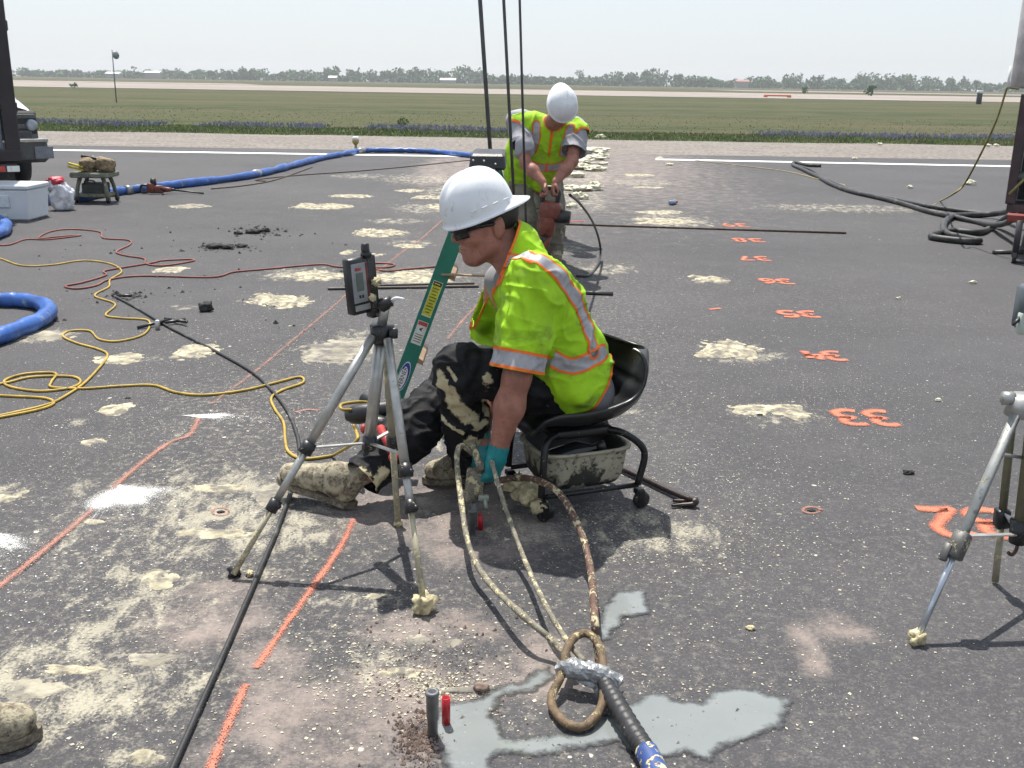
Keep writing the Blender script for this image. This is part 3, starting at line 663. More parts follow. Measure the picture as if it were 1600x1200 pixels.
# loose crumbs of foam: nobody could count them
def crumbs(name, n, pick, smin, smax, m, label, cat, flat=0.5):
    base = np.array([[1, 0, 0], [0, 1, 0], [-1, 0, 0], [0, -1, 0], [0, 0, 1], [0, 0, -.4]], float); fb = [[0, 1, 4], [1, 2, 4], [2, 3, 4], [3, 0, 4], [1, 0, 5], [2, 1, 5], [3, 2, 5], [0, 3, 5]]
    V = np.zeros((n, 6, 3)); 
    pos = np.array([pick() for _ in range(n)]); s = smin * (smax / smin) ** (RNG.rand(n) ** 2.2); a = RNG.rand(n) * 6.28
    b = base[None] * (0.6 + 0.8 * RNG.rand(n, 6, 1)) * np.stack([s, s * (0.4 + 0.6 * RNG.rand(n)), s * flat], -1)[:, None]
    V[..., 0] = b[..., 0] * np.cos(a)[:, None] - b[..., 1] * np.sin(a)[:, None] + pos[:, None, 0]; V[..., 1] = b[..., 0] * np.sin(a)[:, None] + b[..., 1] * np.cos(a)[:, None] + pos[:, None, 1]; V[..., 2] = b[..., 2] + 0.002
    F = (np.arange(n)[:, None, None] * 6 + np.array(fb)[None]).reshape(-1, 3)
    o = obj(name, (V.reshape(-1, 3), F), m, smooth=False, base=(0, 0, 0)); o['kind'] = 'stuff'; o['label'] = label; o['category'] = cat; return o
def pick_crumb():
    u = random.random()
    if u < 0.30: return G(random.gauss(430, 330), random.uniform(560, 1180))
    if u < 0.55: return G(random.gauss(1080, 190), random.uniform(560, 1150))
    if u < 0.65: return G(random.gauss(1060, 90), random.gauss(835, 35))
    if u < 0.80: return G(random.uniform(200, 1500), random.uniform(330, 620))
    if u < 0.9: return G(random.gauss(610, 90), random.gauss(1050, 40))
    return G(random.gauss(690, 60), random.gauss(1075, 14))
crumbs('foam_crumbs', 6500, pick_crumb, 0.0018, 0.007, mat('crumb_foam', (0.55, 0.50, 0.38), 0.9, var=0.35, vs=30), 'loose cream crumbs of dried foam scattered over the asphalt', 'crumbs', 0.32)
def pick_fleck():
    c, a, s, L, asp = random.choice(BURST); u = random.gauss(0, .55) * s; r = L * random.uniform(.15, 1.25) ** 1.1; return c + A(math.cos(a + u) * r, math.sin(a + u) * r * asp, 0)
def pick_float():
    q = random.choice(((1130, 1110, 60, 22), (730, 1125, 22, 25), (970, 950, 22, 14), (850, 1160, 50, 6), (1050, 1140, 40, 20))); return G(random.gauss(q[0], q[2] * .7), random.gauss(q[1], q[3] * .7)) + A(0, 0, 0)
crumbs('floating_scum', 170, pick_float, 0.003, 0.011, mat('grey_scum', (0.33, 0.31, 0.27), 0.9, var=.4, vs=30), 'small bits of foam and grit floating in the milky puddle', 'scum', 0.7)
crumbs('white_flecks', 900, pick_fleck, 0.0015, 0.006, m_white, 'fine white flecks around the white spray bursts', 'flecks', 0.2)
m_soil = mat('drilled_soil', (0.24, 0.175, 0.14), 0.95, var=0.4, vs=30)
def pick_soil():
    if random.random() < 0.62: return G(random.gauss(652, 20), random.gauss(1155, 22)) + A(0, 0, 0)
    return G(random.gauss(690, 80), random.gauss(1030, 60))
crumbs('drilling_spoil', 900, pick_soil, 0.0025, 0.009, m_soil, 'brown crumbs of drilled soil heaped around the grey pipe', 'soil', 0.9)
m_asph = mat('broken_asphalt', (0.028, 0.027, 0.028), 0.8, var=0.4, vs=40, bump=0.006, bs=80)
def pick_asph():
    u = random.random()
    if u < .35: return G(random.gauss(345, 24), random.gauss(386, 3))
    if u < .6: return G(random.gauss(405, 34), random.gauss(363, 6))
    if u < .8: return G(random.gauss(190, 25), random.gauss(463, 5))
    return G(random.uniform(60, 600), random.uniform(350, 520))
crumbs('asphalt_crumbs', 420, pick_asph, 0.006, 0.035, m_asph, 'black crumbs of broken asphalt strewn left of the tripod', 'debris', 0.7)

# ---- verge: grass, weeds, blue wildflowers (stuff)
m_blade = mat('grass_blades', (0.060, 0.085, 0.022), 0.7, var=0.45, vs=0.5, dirt=(0.10, 0.095, 0.045), dirt_amt=0.3, ds=0.25)
m_weed = mat('weed_leaves', (0.12, 0.185, 0.04), 0.6, var=0.5, vs=0.8, dirt=(0.19, 0.17, 0.08), dirt_amt=0.5, ds=0.6)
m_blue = mat('blue_petals', (0.145, 0.155, 0.235), 0.7, var=0.5, vs=2.0)
def blades(name, n, xr, yf, hr, wr, m, label, cat, lean=0.35):
    V = np.zeros((n, 3, 3)); x = RNG.uniform(*xr, n); y = yf(x, RNG.rand(n)); h = RNG.uniform(*hr, n); w = RNG.uniform(*wr, n); a = RNG.rand(n) * 3.14
    p = np.stack([x, y, np.full(n, -0.065)], -1); d = np.stack([np.cos(a), np.sin(a) * .5, a * 0], -1) * w[:, None] / 2
    V[:, 0] = p - d; V[:, 1] = p + d; V[:, 2] = p + np.stack([RNG.normal(0, lean, n) * h, RNG.normal(0, lean, n) * h, h], -1)
    o = obj(name, (V.reshape(-1, 3), np.arange(3 * n).reshape(-1, 3)), m, smooth=False, base=(0, 0, 0)); o['kind'] = 'stuff'; o['label'] = label; o['category'] = cat; return o
edge_y = lambda x: 33.0 + 0.5 * fbm(np.stack([x * 0.5, x * 0, x * 0], -1), 3)
blades('verge_grass', 42000, (-26, 26), lambda x, u: edge_y(x) + u * 5.5, (0.03, 0.105), (0.02, 0.05), m_weed, 'bright green weeds along the edge of the shoulder', 'grass')
blades('field_grass', 14000, (-60, 60), lambda x, u: 35 + (u ** 1.5) * 26, (0.02, 0.055), (0.03, 0.07), m_blade, 'olive green and straw coloured grass of the airfield', 'grass')
def flower_y(x, u):
    return 36.5 + 3.2 * u + 0.8 * vnoise(np.stack([x * 0.3, x * 0, x * 0], -1))
nfl = 4500
fx = RNG.uniform(-24, 22, nfl); keep = (vnoise(np.stack([fx * 0.5, fx * 0, fx * 0 + 3], -1)) > -0.35) & ((fx < 1.5) | (fx > 8.5)); fx = fx[keep]; nfl = len(fx); fy = flower_y(fx, RNG.rand(nfl)); fz = RNG.uniform(0.0, 0.075, nfl)
s_ = RNG.uniform(0.02, 0.038, nfl); FV = np.zeros((nfl, 4, 3)); cc = np.stack([fx, fy, fz], -1)
for k, d in enumerate(((-1, 0, -1.3), (1, 0, -1.3), (0, -1, -.6), (0, 0, 1.6))): FV[:, k] = cc + np.array(d) * s_[:, None]
o = obj('blue_wildflowers', (FV.reshape(-1, 3), (np.arange(nfl)[:, None, None] * 4 + np.array([[0, 2, 3], [2, 1, 3], [1, 0, 3]])[None]).reshape(-1, 3)), m_blue, smooth=False, base=(0, 0, 0))
o['kind'] = 'stuff'; o['label'] = 'band of blue wildflowers growing in the verge'; o['category'] = 'wildflowers'

# ---- far wood and single trees
m_leaf = mat('far_foliage', (0.045, 0.120, 0.030), 0.8, var=0.5, vs=0.12, dirt=(0.10, 0.13, 0.05), dirt_amt=0.3, ds=0.05)
m_trunk = mat('bark', (0.09, 0.075, 0.06), 0.9)
def leaves(cen, rad, n, size):
    """leaf clumps through an uneven crown volume"""
    lc = cen + (RNG.rand(6, 3) - .5) * rad * A(1.3, 1.3, 0.9); lr = rad * RNG.uniform(0.35, 0.62, (6, 1)); k = np.arange(n) % 6
    un = lambda q: q / np.linalg.norm(q, axis=1)[:, None]
    p = lc[k] + un(RNG.normal(size=(n, 3))) * lr[k] * RNG.uniform(0.55, 1.05, (n, 1)); u = un(RNG.normal(size=(n, 3))); w = un(np.cross(u, RNG.normal(size=(n, 3)))); s = size * RNG.uniform(.5, 1.2, (n, 1))
    return np.stack([p - u * s, p + w * s * .7, p + u * s, p - w * s * .7], 1).reshape(-1, 3), np.arange(4 * n).reshape(-1, 4)
mb_v, mb_f, nn = [], [], 0
for x in np.arange(-520, 560, 3.4):
    Y = 800 + 40 * vnoise(np.array([[x * .02, 0, 0]]))[0] - 0.10 * x + RNG.uniform(-40, 60)
    env = 0.78 + 0.28 * vnoise(np.array([[x * 0.018, 3, 0]]))[0] + 0.25 * vnoise(np.array([[x * 0.07, 5, 0]]))[0]
    H_ = max(2.5, (11.5 if abs(x) < 330 else 9) * env * RNG.uniform(0.75, 1.15))
    if x < -260: H_ *= 0.8
    v, f = leaves(A(x, Y, H_ * 0.5), A(RNG.uniform(4, 8), 5, H_ * 0.55), 130, 1.15); mb_v.append(v); mb_f.append(f + nn); nn += len(v)
for x in np.arange(-540, 580, 3.5):                                   # scrub at the foot of the wood
    Y = 770 - 0.10 * x + RNG.uniform(-25, 10); v, f = leaves(A(x, Y, 1.4), A(5, 3, 4.0), 60, 1.3); v[:, 2] = np.maximum(v[:, 2], -0.05); mb_v.append(v); mb_f.append(f + nn); nn += len(v)
o = obj('far_wood', (np.vstack(mb_v), np.vstack(mb_f)), m_leaf, smooth=False, base=(0, 800, 0)); o['kind'] = 'stuff'; o['label'] = 'low hazy green wood along the horizon'; o['category'] = 'wood'
def far_tree(px, Y, h, w, label, palm=False):
    c = G(px, 300); x = c[0] / c[1] * Y; base = A(x, Y, -0.06)
    t = thing('tree', base, label, 'tree', 'trees standing out of the far wood')
    obj('trunk', tube([base, base + A(0.2, 0, h * .5), base + A(0, 0, h * 0.8)], [0.6, 0.45, 0.3], 6), m_trunk, t)
    lv = leaves(base + A(0, 0, h * (0.88 if palm else 0.66)), A(w, w, h * (.14 if palm else .34)), 90, 0.55 if palm else .8); obj('crown', (lv[0], lv[1]), m_leaf, t, smooth=False)
far_tree(1262, 690, 11.0, 4.5, 'tall loose tree standing out of the wood left of the gap in the far treeline')
far_tree(1372, 720, 7.5, 3.5, 'rounded tree standing above the treeline right of the dark field bush')
far_tree(1466, 690, 9.5, 3.2, 'sparse upright tree with open crown near the right truck')
far_tree(1503, 690, 8.5, 2.4, 'slim pale tree right of the sparse upright tree')
far_tree(651, 780, 11.5, 1.8, 'palm-like tree highest above the treeline left of the steel rods', True)
far_tree(515, 780, 11.5, 4.0, 'tall broad tree above the treeline over the blue hose')
far_tree(226, 780, 8.5, 2.0, 'narrow tree with tufted top right of the lamp pole', True)
far_tree(1010, 760, 12.5, 2.0, 'dark tufted tree above the treeline right of the bent worker', True)
far_tree(900, 770, 12.5, 3.0, 'dark tree right behind the bent worker helmet in the treeline')
# small field bushes and far markers
def bush(px, py, r, label, m=m_leaf):
    c = G(px, py, -0.06); t = thing('bush', c, label, 'bush', 'bushes in the airfield grass')
    lv = leaves(c + A(0, 0, r * .8), A(r, r, r * .9), 120, r * .22); v = lv[0]; v[:, 2] = np.maximum(v[:, 2], -0.05); obj('crown', (v, lv[1]), m, t, smooth=False)
    obj('stem', tube([c, c + A(0.02, 0, r * .8)], [r * .05, r * .03], 5), m_trunk, t)
bush(1362, 150, 1.5, 'dark round bush beside the far concrete strip on the right')
bush(1258, 147, 1.0, 'small dark bush left of the round bush by the far strip')
bush(630, 198, 0.24, 'bright leafy weed clump among the blue flowers', m_weed)
bush(116, 138, 0.5, 'small dark bush left of the lamp pole')
# far low buildings
m_roof = mat('pale_metal_roof', (0.62, 0.62, 0.60), 0.5); m_wall = mat('dull_shed_wall', (0.26, 0.25, 0.24), 0.8)
def shed(px, Y, w, h, label, red=False):
    c = G(px, 300); x = c[0] / c[1] * Y; t = thing('shed', A(x, Y, -0.06), label, 'building', 'low sheds in front of the far wood')
    obj('wall', wbox(x - w / 2, x + w / 2, Y, Y + 8, -0.06, h), m_wall, t, smooth=False)
    v = np.array([[x - w / 2 - .5, Y - .5, h], [x + w / 2 + .5, Y - .5, h], [x + w / 2 + .5, Y + 8.5, h], [x - w / 2 - .5, Y + 8.5, h], [x - w / 2 - .5, Y + 4, h + 1.3], [x + w / 2 + .5, Y + 4, h + 1.3]])
    obj('roof', (v, [[0, 1, 5, 4], [2, 3, 4, 5], [1, 2, 5], [3, 0, 4], [3, 2, 1, 0]]), mat('red_tile_roof', (0.33, 0.14, 0.10), 0.7) if red else m_roof, t, smooth=False)
shed(192, 735, 9, 3.0, 'pale roofed shed just right of the lamp pole'); shed(252, 735, 10, 4.0, 'long pale roofed shed farther right of the lamp pole')
shed(525, 730, 5, 2.6, 'small white shed in the treeline above the blue hose'); shed(1148, 720, 8, 4.2, 'red roofed house in the treeline right of the bent worker', True); shed(700, 725, 10, 2.2, 'low grey shed in the treeline left of the rods')
# marker posts, barrier
m_or = mat('faded_orange_plastic', (0.55, 0.12, 0.05), 0.6); m_dk = mat('dark_painted_metal', (0.03, 0.03, 0.033), 0.5)
c = G(1215, 152); t = thing('barrier', c, 'low orange barrier lying by the far concrete strip', 'barrier')
obj('board', wbox(c[0] - 2.05, c[0] + 2.05, c[1], c[1] + .4, 0.12, 0.36, 0.05), m_or, t, smooth=False); obj('foot', wbox(c[0] - 2, c[0] - 1.6, c[1] - .3, c[1] + .7, -0.05, 0.3), m_or, t, smooth=False); obj('foot', wbox(c[0] + 1.6, c[0] + 2, c[1] - .3, c[1] + .7, -0.05, 0.3), m_or, t, smooth=False)
c = G(1530, 163); t = thing('marker_post', c, 'short dark marker post on the far concrete strip at right', 'post')
obj('post', wbox(c[0] - .25, c[0] + .25, c[1], c[1] + .4, 0, 1.2, 0.04), m_dk, t); obj('cap', wbox(c[0] - .3, c[0] + .3, c[1] - .05, c[1] + .45, 1.2, 1.5, 0.04), m_white, t)

# ================================================================== OBJECTS
m_black = mat('black_plastic', (0.018, 0.018, 0.020), 0.38, var=0.3, vs=20, bump=0.0008, bs=150)
m_blackf = mat('black_plastic_with_foam', (0.016, 0.016, 0.018), 0.38, var=0.3, splat=0.22, ss=30)
m_alu = mat('dull_aluminium', (0.46, 0.46, 0.44), 0.42, 0.75, var=0.2, vs=20, splat=0.18, ss=26)
m_alu_foam = mat('foam_caked_leg', (0.40, 0.37, 0.27), 0.7, 0.2, splat=0.5, ss=22)
m_steel = mat('dark_steel', (0.085, 0.082, 0.080), 0.45, 0.7, var=0.3, vs=14, splat=0.04)
m_rust = mat('rusty_steel', (0.11, 0.085, 0.07), 0.65, 0.4, var=0.4, vs=30, dirt=(0.20, 0.10, 0.06), dirt_amt=0.3, ds=20)
m_foamlump = mat('caked_foam', (0.56, 0.49, 0.30), 0.9, var=0.35, vs=30, bump=0.004, bs=90)
m_rubber = mat('black_rubber', (0.022, 0.022, 0.024), 0.55, var=0.35, vs=10, bump=0.001, bs=90, dirt=(0.13, 0.125, 0.12), dirt_amt=0.35, ds=7)
m_red = mat('red_plastic', (0.42, 0.035, 0.03), 0.45, var=0.3, vs=25, splat=0.12, ss=40)
m_toolred = mat('worn_red_tool_housing', (0.20, 0.05, 0.03), 0.5, var=0.35, vs=18, dirt=(0.11, 0.075, 0.055), dirt_amt=0.4, ds=16)
m_greyp = mat('grey_pipe', (0.16, 0.165, 0.17), 0.45, 0.3, var=0.3, vs=30)

# ---- tripods
def gnd_tube(pts, r, n=6, k=8): return tube(spline(pts, k), r, n)
def joint_block(p, d, r, h): return tube([p - d * h, p + d * h], r, 10)
def clump(name, c, r, m, parent, seed): return obj(name, ico(c, (r, r, r * .9), 3, 0.65, 2.8, seed=seed), m, parent)

apex = P(595, 522, 3.25)
tb = G(550, 884)
tri = thing('tripod', tb, 'aluminium tripod with foam caked legs holding the receiver, in front of the seated worker', 'tripod')
legs = [((583, 524, 3.23), G(365, 897, 0.02), [(478, 700), (425, 790)], m_alu), ((606, 530, 3.21), G(662, 943, 0.04), [(633, 735), (640, 792)], m_alu), ((602, 528, 3.30), G(622, 818, 0.01), [(612, 690)], m_alu_foam)]
obj('collar', MB().add(tube([P(597, 508, 3.25), P(596, 536, 3.25)], [0.043, 0.036], 14)).add(box(P(615, 521, 3.22), unit(_R), unit(_F), unit(_U), 0.014, 0.014, 0.018, .004)).geo(), m_blackf, tri)
LEGPT = []
for (a, foot, js, m) in legs:
    a = P(*a); d = unit(foot - a); L = np.linalg.norm(foot - a); br = [0.0]
    for (jx, jy) in js:
        # parameter of the joint along the leg, by its height in the picture
        best = min(np.linspace(0, 1, 400), key=lambda t: abs(((a + d * L * t - _C) @ _U) / ((a + d * L * t - _C) @ _F) * 1600 - (600 - jy))); br.append(best)
    br.append(1.0); rr = [0.0165, 0.0135, 0.0105]
    if m is m_alu_foam: rr = [0.0145, 0.012]
    lg = obj('leg', tube([a, a + d * L * br[1]], rr[0], 10), m, tri)
    for i in range(1, len(br) - 1):
        obj('leg_section', tube([a + d * L * (br[i] - .01), a + d * L * br[i + 1]], rr[i], 9), m if i < 2 else m_alu_foam, lg)
        obj('leg_clamp', MB().add(tube([a + d * (L * br[i] - .022), a + d * (L * br[i] + .022)], rr[i - 1] + 0.008, 10)).add(ico(a + d * L * br[i] + A(0.018, -0.008, 0), (.012, .012, .012), 1)).geo(), m_blackf, lg)
    LEGPT.append((a, d, L, br))
clump('foam_lump', G(662, 940, 0.035), 0.035, m_foamlump, tri, 3); clump('foot', G(366, 895, 0.012), 0.020, m_blackf, tri, 4); clump('foot', G(622, 818, 0.01), 0.016, m_foamlump, tri, 5)
clump('foam_lump', G(390, 897, 0.008), 0.012, m_foamlump, tri, 6)
ctop = P(596, 522, 3.25); cbot = P(577, 692, 3.25)
obj('centre_column', tube([ctop, cbot], 0.0215, 12), m_alu, tri)
obj('column_foot', tube([cbot + (ctop - cbot) * .06, cbot - (ctop - cbot) * .06], 0.026, 12), m_blackf, tri)
for i, (a, d, L, br) in enumerate(LEGPT):
    p1 = a + d * L * (br[1] - (.0 if i == 0 else 0.06)); obj('brace', MB().add(box((p1 + cbot) / 2, *frame(p1 - cbot), 0.008, 0.003, np.linalg.norm(p1 - cbot) / 2, 0.001)).geo(), m_alu, tri, smooth=False)
obj('upper_column', tube([P(596, 512, 3.25), P(603, 470, 3.25)], [0.0175, 0.0165], 12), m_alu, tri)

# ---- laser receiver clamped on the tripod
rb = P(560, 455, 3.22)
rc = thing('laser_receiver', P(595, 480, 3.24), 'grey and black handheld laser receiver with small screen clamped on the left tripod', 'laser receiver')
rup = unit(P(547, 405, 3.22) - P(556, 490, 3.22)); rrt = unit(P(577, 402, 3.25) - P(545, 408, 3.19)); rrt = unit(rrt - rup * (rrt @ rup)); rn = np.cross(rrt, rup)   # rn points to the viewer
cen = P(561, 447, 3.22)
hw = 0.040; hh = 0.096
body = obj('housing', box(cen - rn * .012, rrt, rup, rn, hw, hh, 0.022, 0.008), m_black, rc)
obj('front_panel', box(cen + rn * .0105 + rup * .012, rrt, rup, rn, hw * .84, hh * .70, 0.002, 0.001), mat('grey_front_panel', (0.30, 0.31, 0.32), 0.5, splat=0.1, ss=40), body, smooth=False)
obj('screen', box(cen + rn * .0135 + rup * .016 - rrt * .004, rrt, rup, rn, hw * .36, hh * .32, 0.0012), mat('green_grey_lcd', (0.13, 0.16, 0.14), 0.2), body, smooth=False)
obj('side_stripe', box(cen + rn * .013 + rup * .012 + rrt * .029, rrt, rup, rn, 0.0045, hh * .69, 0.0008), mat('dark_red_stripe', (0.14, 0.03, 0.03), 0.5), body, smooth=False)
obj('maker_mark', MB().add(box(cen + rn * .0130 + rup * .060 - rrt * .016, rrt, rup, rn, .0035, .0055, .0008)).add(box(cen + rn * .0130 + rup * .059 - rrt * .003, rrt, rup, rn, .0075, .0042, .0008)).geo(), m_red, body, smooth=False)
for i in range(2): obj('button', box(cen + rn * .013 - rup * .034 + rrt * (i * .012 - .009), rrt, rup, rn, .003, .005, .0012), m_black, body, smooth=False)
obj('lower_buttons', MB().add(box(cen + rn * .0105 - rup * .073, rrt, rup, rn, hw * .8, .010, .0012, .001)).geo(), mat('pale_button_plate', (0.36, 0.36, 0.35), 0.5, splat=0.3, ss=60), body, smooth=False)
obj('clamp', MB().add(box(cen + rrt * .056 - rn * .012 + rup * .005, rrt, rup, rn, .022, .092, .02, .006)).add(box(cen + rrt * .062 - rup * .09 - rn * .01, rrt, rup, rn, .024, .03, .022, .008)).geo(), m_blackf, rc)
obj('clamp_knob', MB().add(tube([P(593, 477, 3.20), P(612, 470, 3.20)], 0.019, 12)).add(ico(P(600, 476, 3.22), (.024, .022, .024), 2, .2)).geo(), m_blackf, rc)
obj('bubble_arm', MB().add(tube(spline([P(611, 472, 3.2), P(618, 466, 3.19), P(632, 467, 3.18)], 4), [.007, .006, .003], 6)).geo(), mat('white_plastic', (0.7, 0.72, 0.74), 0.4), rc)
obj('top_post', MB().add(box(P(571, 392, 3.25), rrt, rn, rup, .011, .011, .026, .003)).add(box(P(572, 398, 3.25), rrt, rn, rup, .014, .014, .008, .002)).geo(), m_blackf, rc)
clump('foam_lump', P(588, 440, 3.22), 0.016, m_foamlump, rc, 9); clump('foam_lump', P(582, 465, 3.2), 0.012, m_foamlump, rc, 10)

# ---- right tripod
t2 = thing('tripod', G(1640, 960), 'dirty aluminium tripod with hook cut off by the right edge of the picture', 'tripod')
ap2 = P(1592, 632, 2.95); m_khaki = mat('dusty_khaki_leg', (0.20, 0.185, 0.12), 0.6, 0.3, splat=0.2, ss=25)
L1 = [(ap2 + A(-.01, -.02, -.01)), G(1433, 998, 0.02)]; d1 = unit(L1[1] - L1[0]); ll = np.linalg.norm(L1[1] - L1[0])
lg = obj('leg', box((L1[0] + d1 * ll * .30), *frame(d1), .0145, .010, ll * .30, .004), mat('dull_flat_aluminium', (0.36, 0.37, 0.36), 0.5, 0.6, splat=0.22, ss=30, dirt=(.08, .08, .07), dirt_amt=.35, ds=25), t2)
obj('leg_section', tube([L1[0] + d1 * ll * .58, L1[1]], .0105, 10), mat('bright_tube', (0.50, 0.54, 0.60), 0.3, 0.85, splat=0.08, ss=30), lg)
obj('leg_clamp', MB().add(box(L1[0] + d1 * ll * .60, *frame(d1), .024, .022, .045, .006)).add(box(L1[0] + d1 * ll * .63 + A(-.03, 0, 0), *frame(d1), .012, .008, .03, .003)).geo(), mat('grey_cast_clamp', (0.12, 0.12, 0.115), 0.5, 0.4, splat=0.35, ss=30), lg)
clump('foam_lump', G(1433, 996, 0.02), 0.026, m_foamlump, t2, 13)
f2 = G(1555, 908, 0.01); a2 = ap2 + A(0.0, .03, -.02); d2 = unit(f2 - a2); l2 = np.linalg.norm(f2 - a2)
lg2 = obj('leg', tube([a2, a2 + d2 * l2 * .6], .0135, 10), m_khaki, t2); obj('leg_section', tube([a2 + d2 * l2 * .58, f2], [.012, .012], 9), m_alu_foam, lg2)
obj('leg_clamp', MB().add(box(a2 + d2 * l2 * .62, *frame(d2), .022, .02, .035, .005)).geo(), m_blackf, lg2)
f3 = G(1760, 1010, 0.01); a3 = ap2 + A(.03, -.01, -.01); lg3 = obj('leg', box((a3 * .7 + f3 * .3), *frame(f3 - a3), .019, .0125, np.linalg.norm(f3 - a3) * .3, .004), m_alu, t2); obj('leg_section', tube([a3 * .42 + f3 * .58, f3], .0105, 9), m_alu, lg3)
obj('head_casting', MB().add(tube([ap2 + A(0.02, 0, .03), ap2 + A(0.02, 0, -.035)], [.05, .06], 14)).add(tube([ap2 + A(-.055, 0, .02), ap2 + A(-.02, 0, .02)], .022, 10)).geo(), m_alu, t2)
c2 = ap2 + A(0.035, 0, 0); cb2 = P(1592, 835, 2.95) + A(0.0, 0, 0)
obj('centre_column', tube([c2 + A(0, 0, .30), cb2 + A(0, 0, .0)], .019, 12), m_khaki, t2)
obj('column_hub', tube([cb2 + A(0, 0, .05), cb2 + A(0, 0, -.03)], [.034, .028], 12), m_blackf, t2)
obj('hook', tube(spline([cb2 + A(0, 0, -.02), cb2 + A(.0, 0, -.055), cb2 + A(-.012, 0, -.075), cb2 + A(-.026, 0, -.066)], 5), .006, 8), mat('rusty_hook', (.10, .055, .04), .6, .3), t2)
pp = L1[0] + d1 * ll * .56; obj('brace', box((pp + cb2) / 2, *frame(cb2 - pp), .010, .003, np.linalg.norm(cb2 - pp) / 2, .001), mat('bright_brace', (.6, .6, .58), .35, .6), t2, smooth=False)
pp = L1[0] + d1 * ll * .2; q2 = c2 + A(0, 0, -.18); obj('brace', tube([pp, q2], .006, 7), m_alu, t2)
pp = a2 + d2 * l2 * .56; obj('brace', box((pp + cb2) / 2, *frame(cb2 - pp), .010, .003, np.linalg.norm(cb2 - pp) / 2, .001), m_alu, t2, smooth=False)
rr2 = thing('laser_receiver', c2 + A(0.02, 0, .30), 'dark receiver with pale clip cut off by the right picture edge above the tripod', 'laser receiver')
pc = P(1606, 480, 2.95); obj('housing', box(pc, *frame(EZ), .03, .035, .07, .01), mat('slate_housing', (.10, .12, .14), .5), rr2); obj('clip', box(P(1598, 505, 2.93), *frame(EZ), .014, .014, .035, .005), mat('pale_clip', (.5, .56, .5), .5), rr2); obj('lever', tube([P(1594, 497, 2.93), P(1582, 508, 2.92)], [.008, .004], 7), m_black, rr2)
obj('mount_post', tube([pc + A(0, 0, -.06), c2 + A(0, 0, .29)], .012, 8), m_black, rr2)

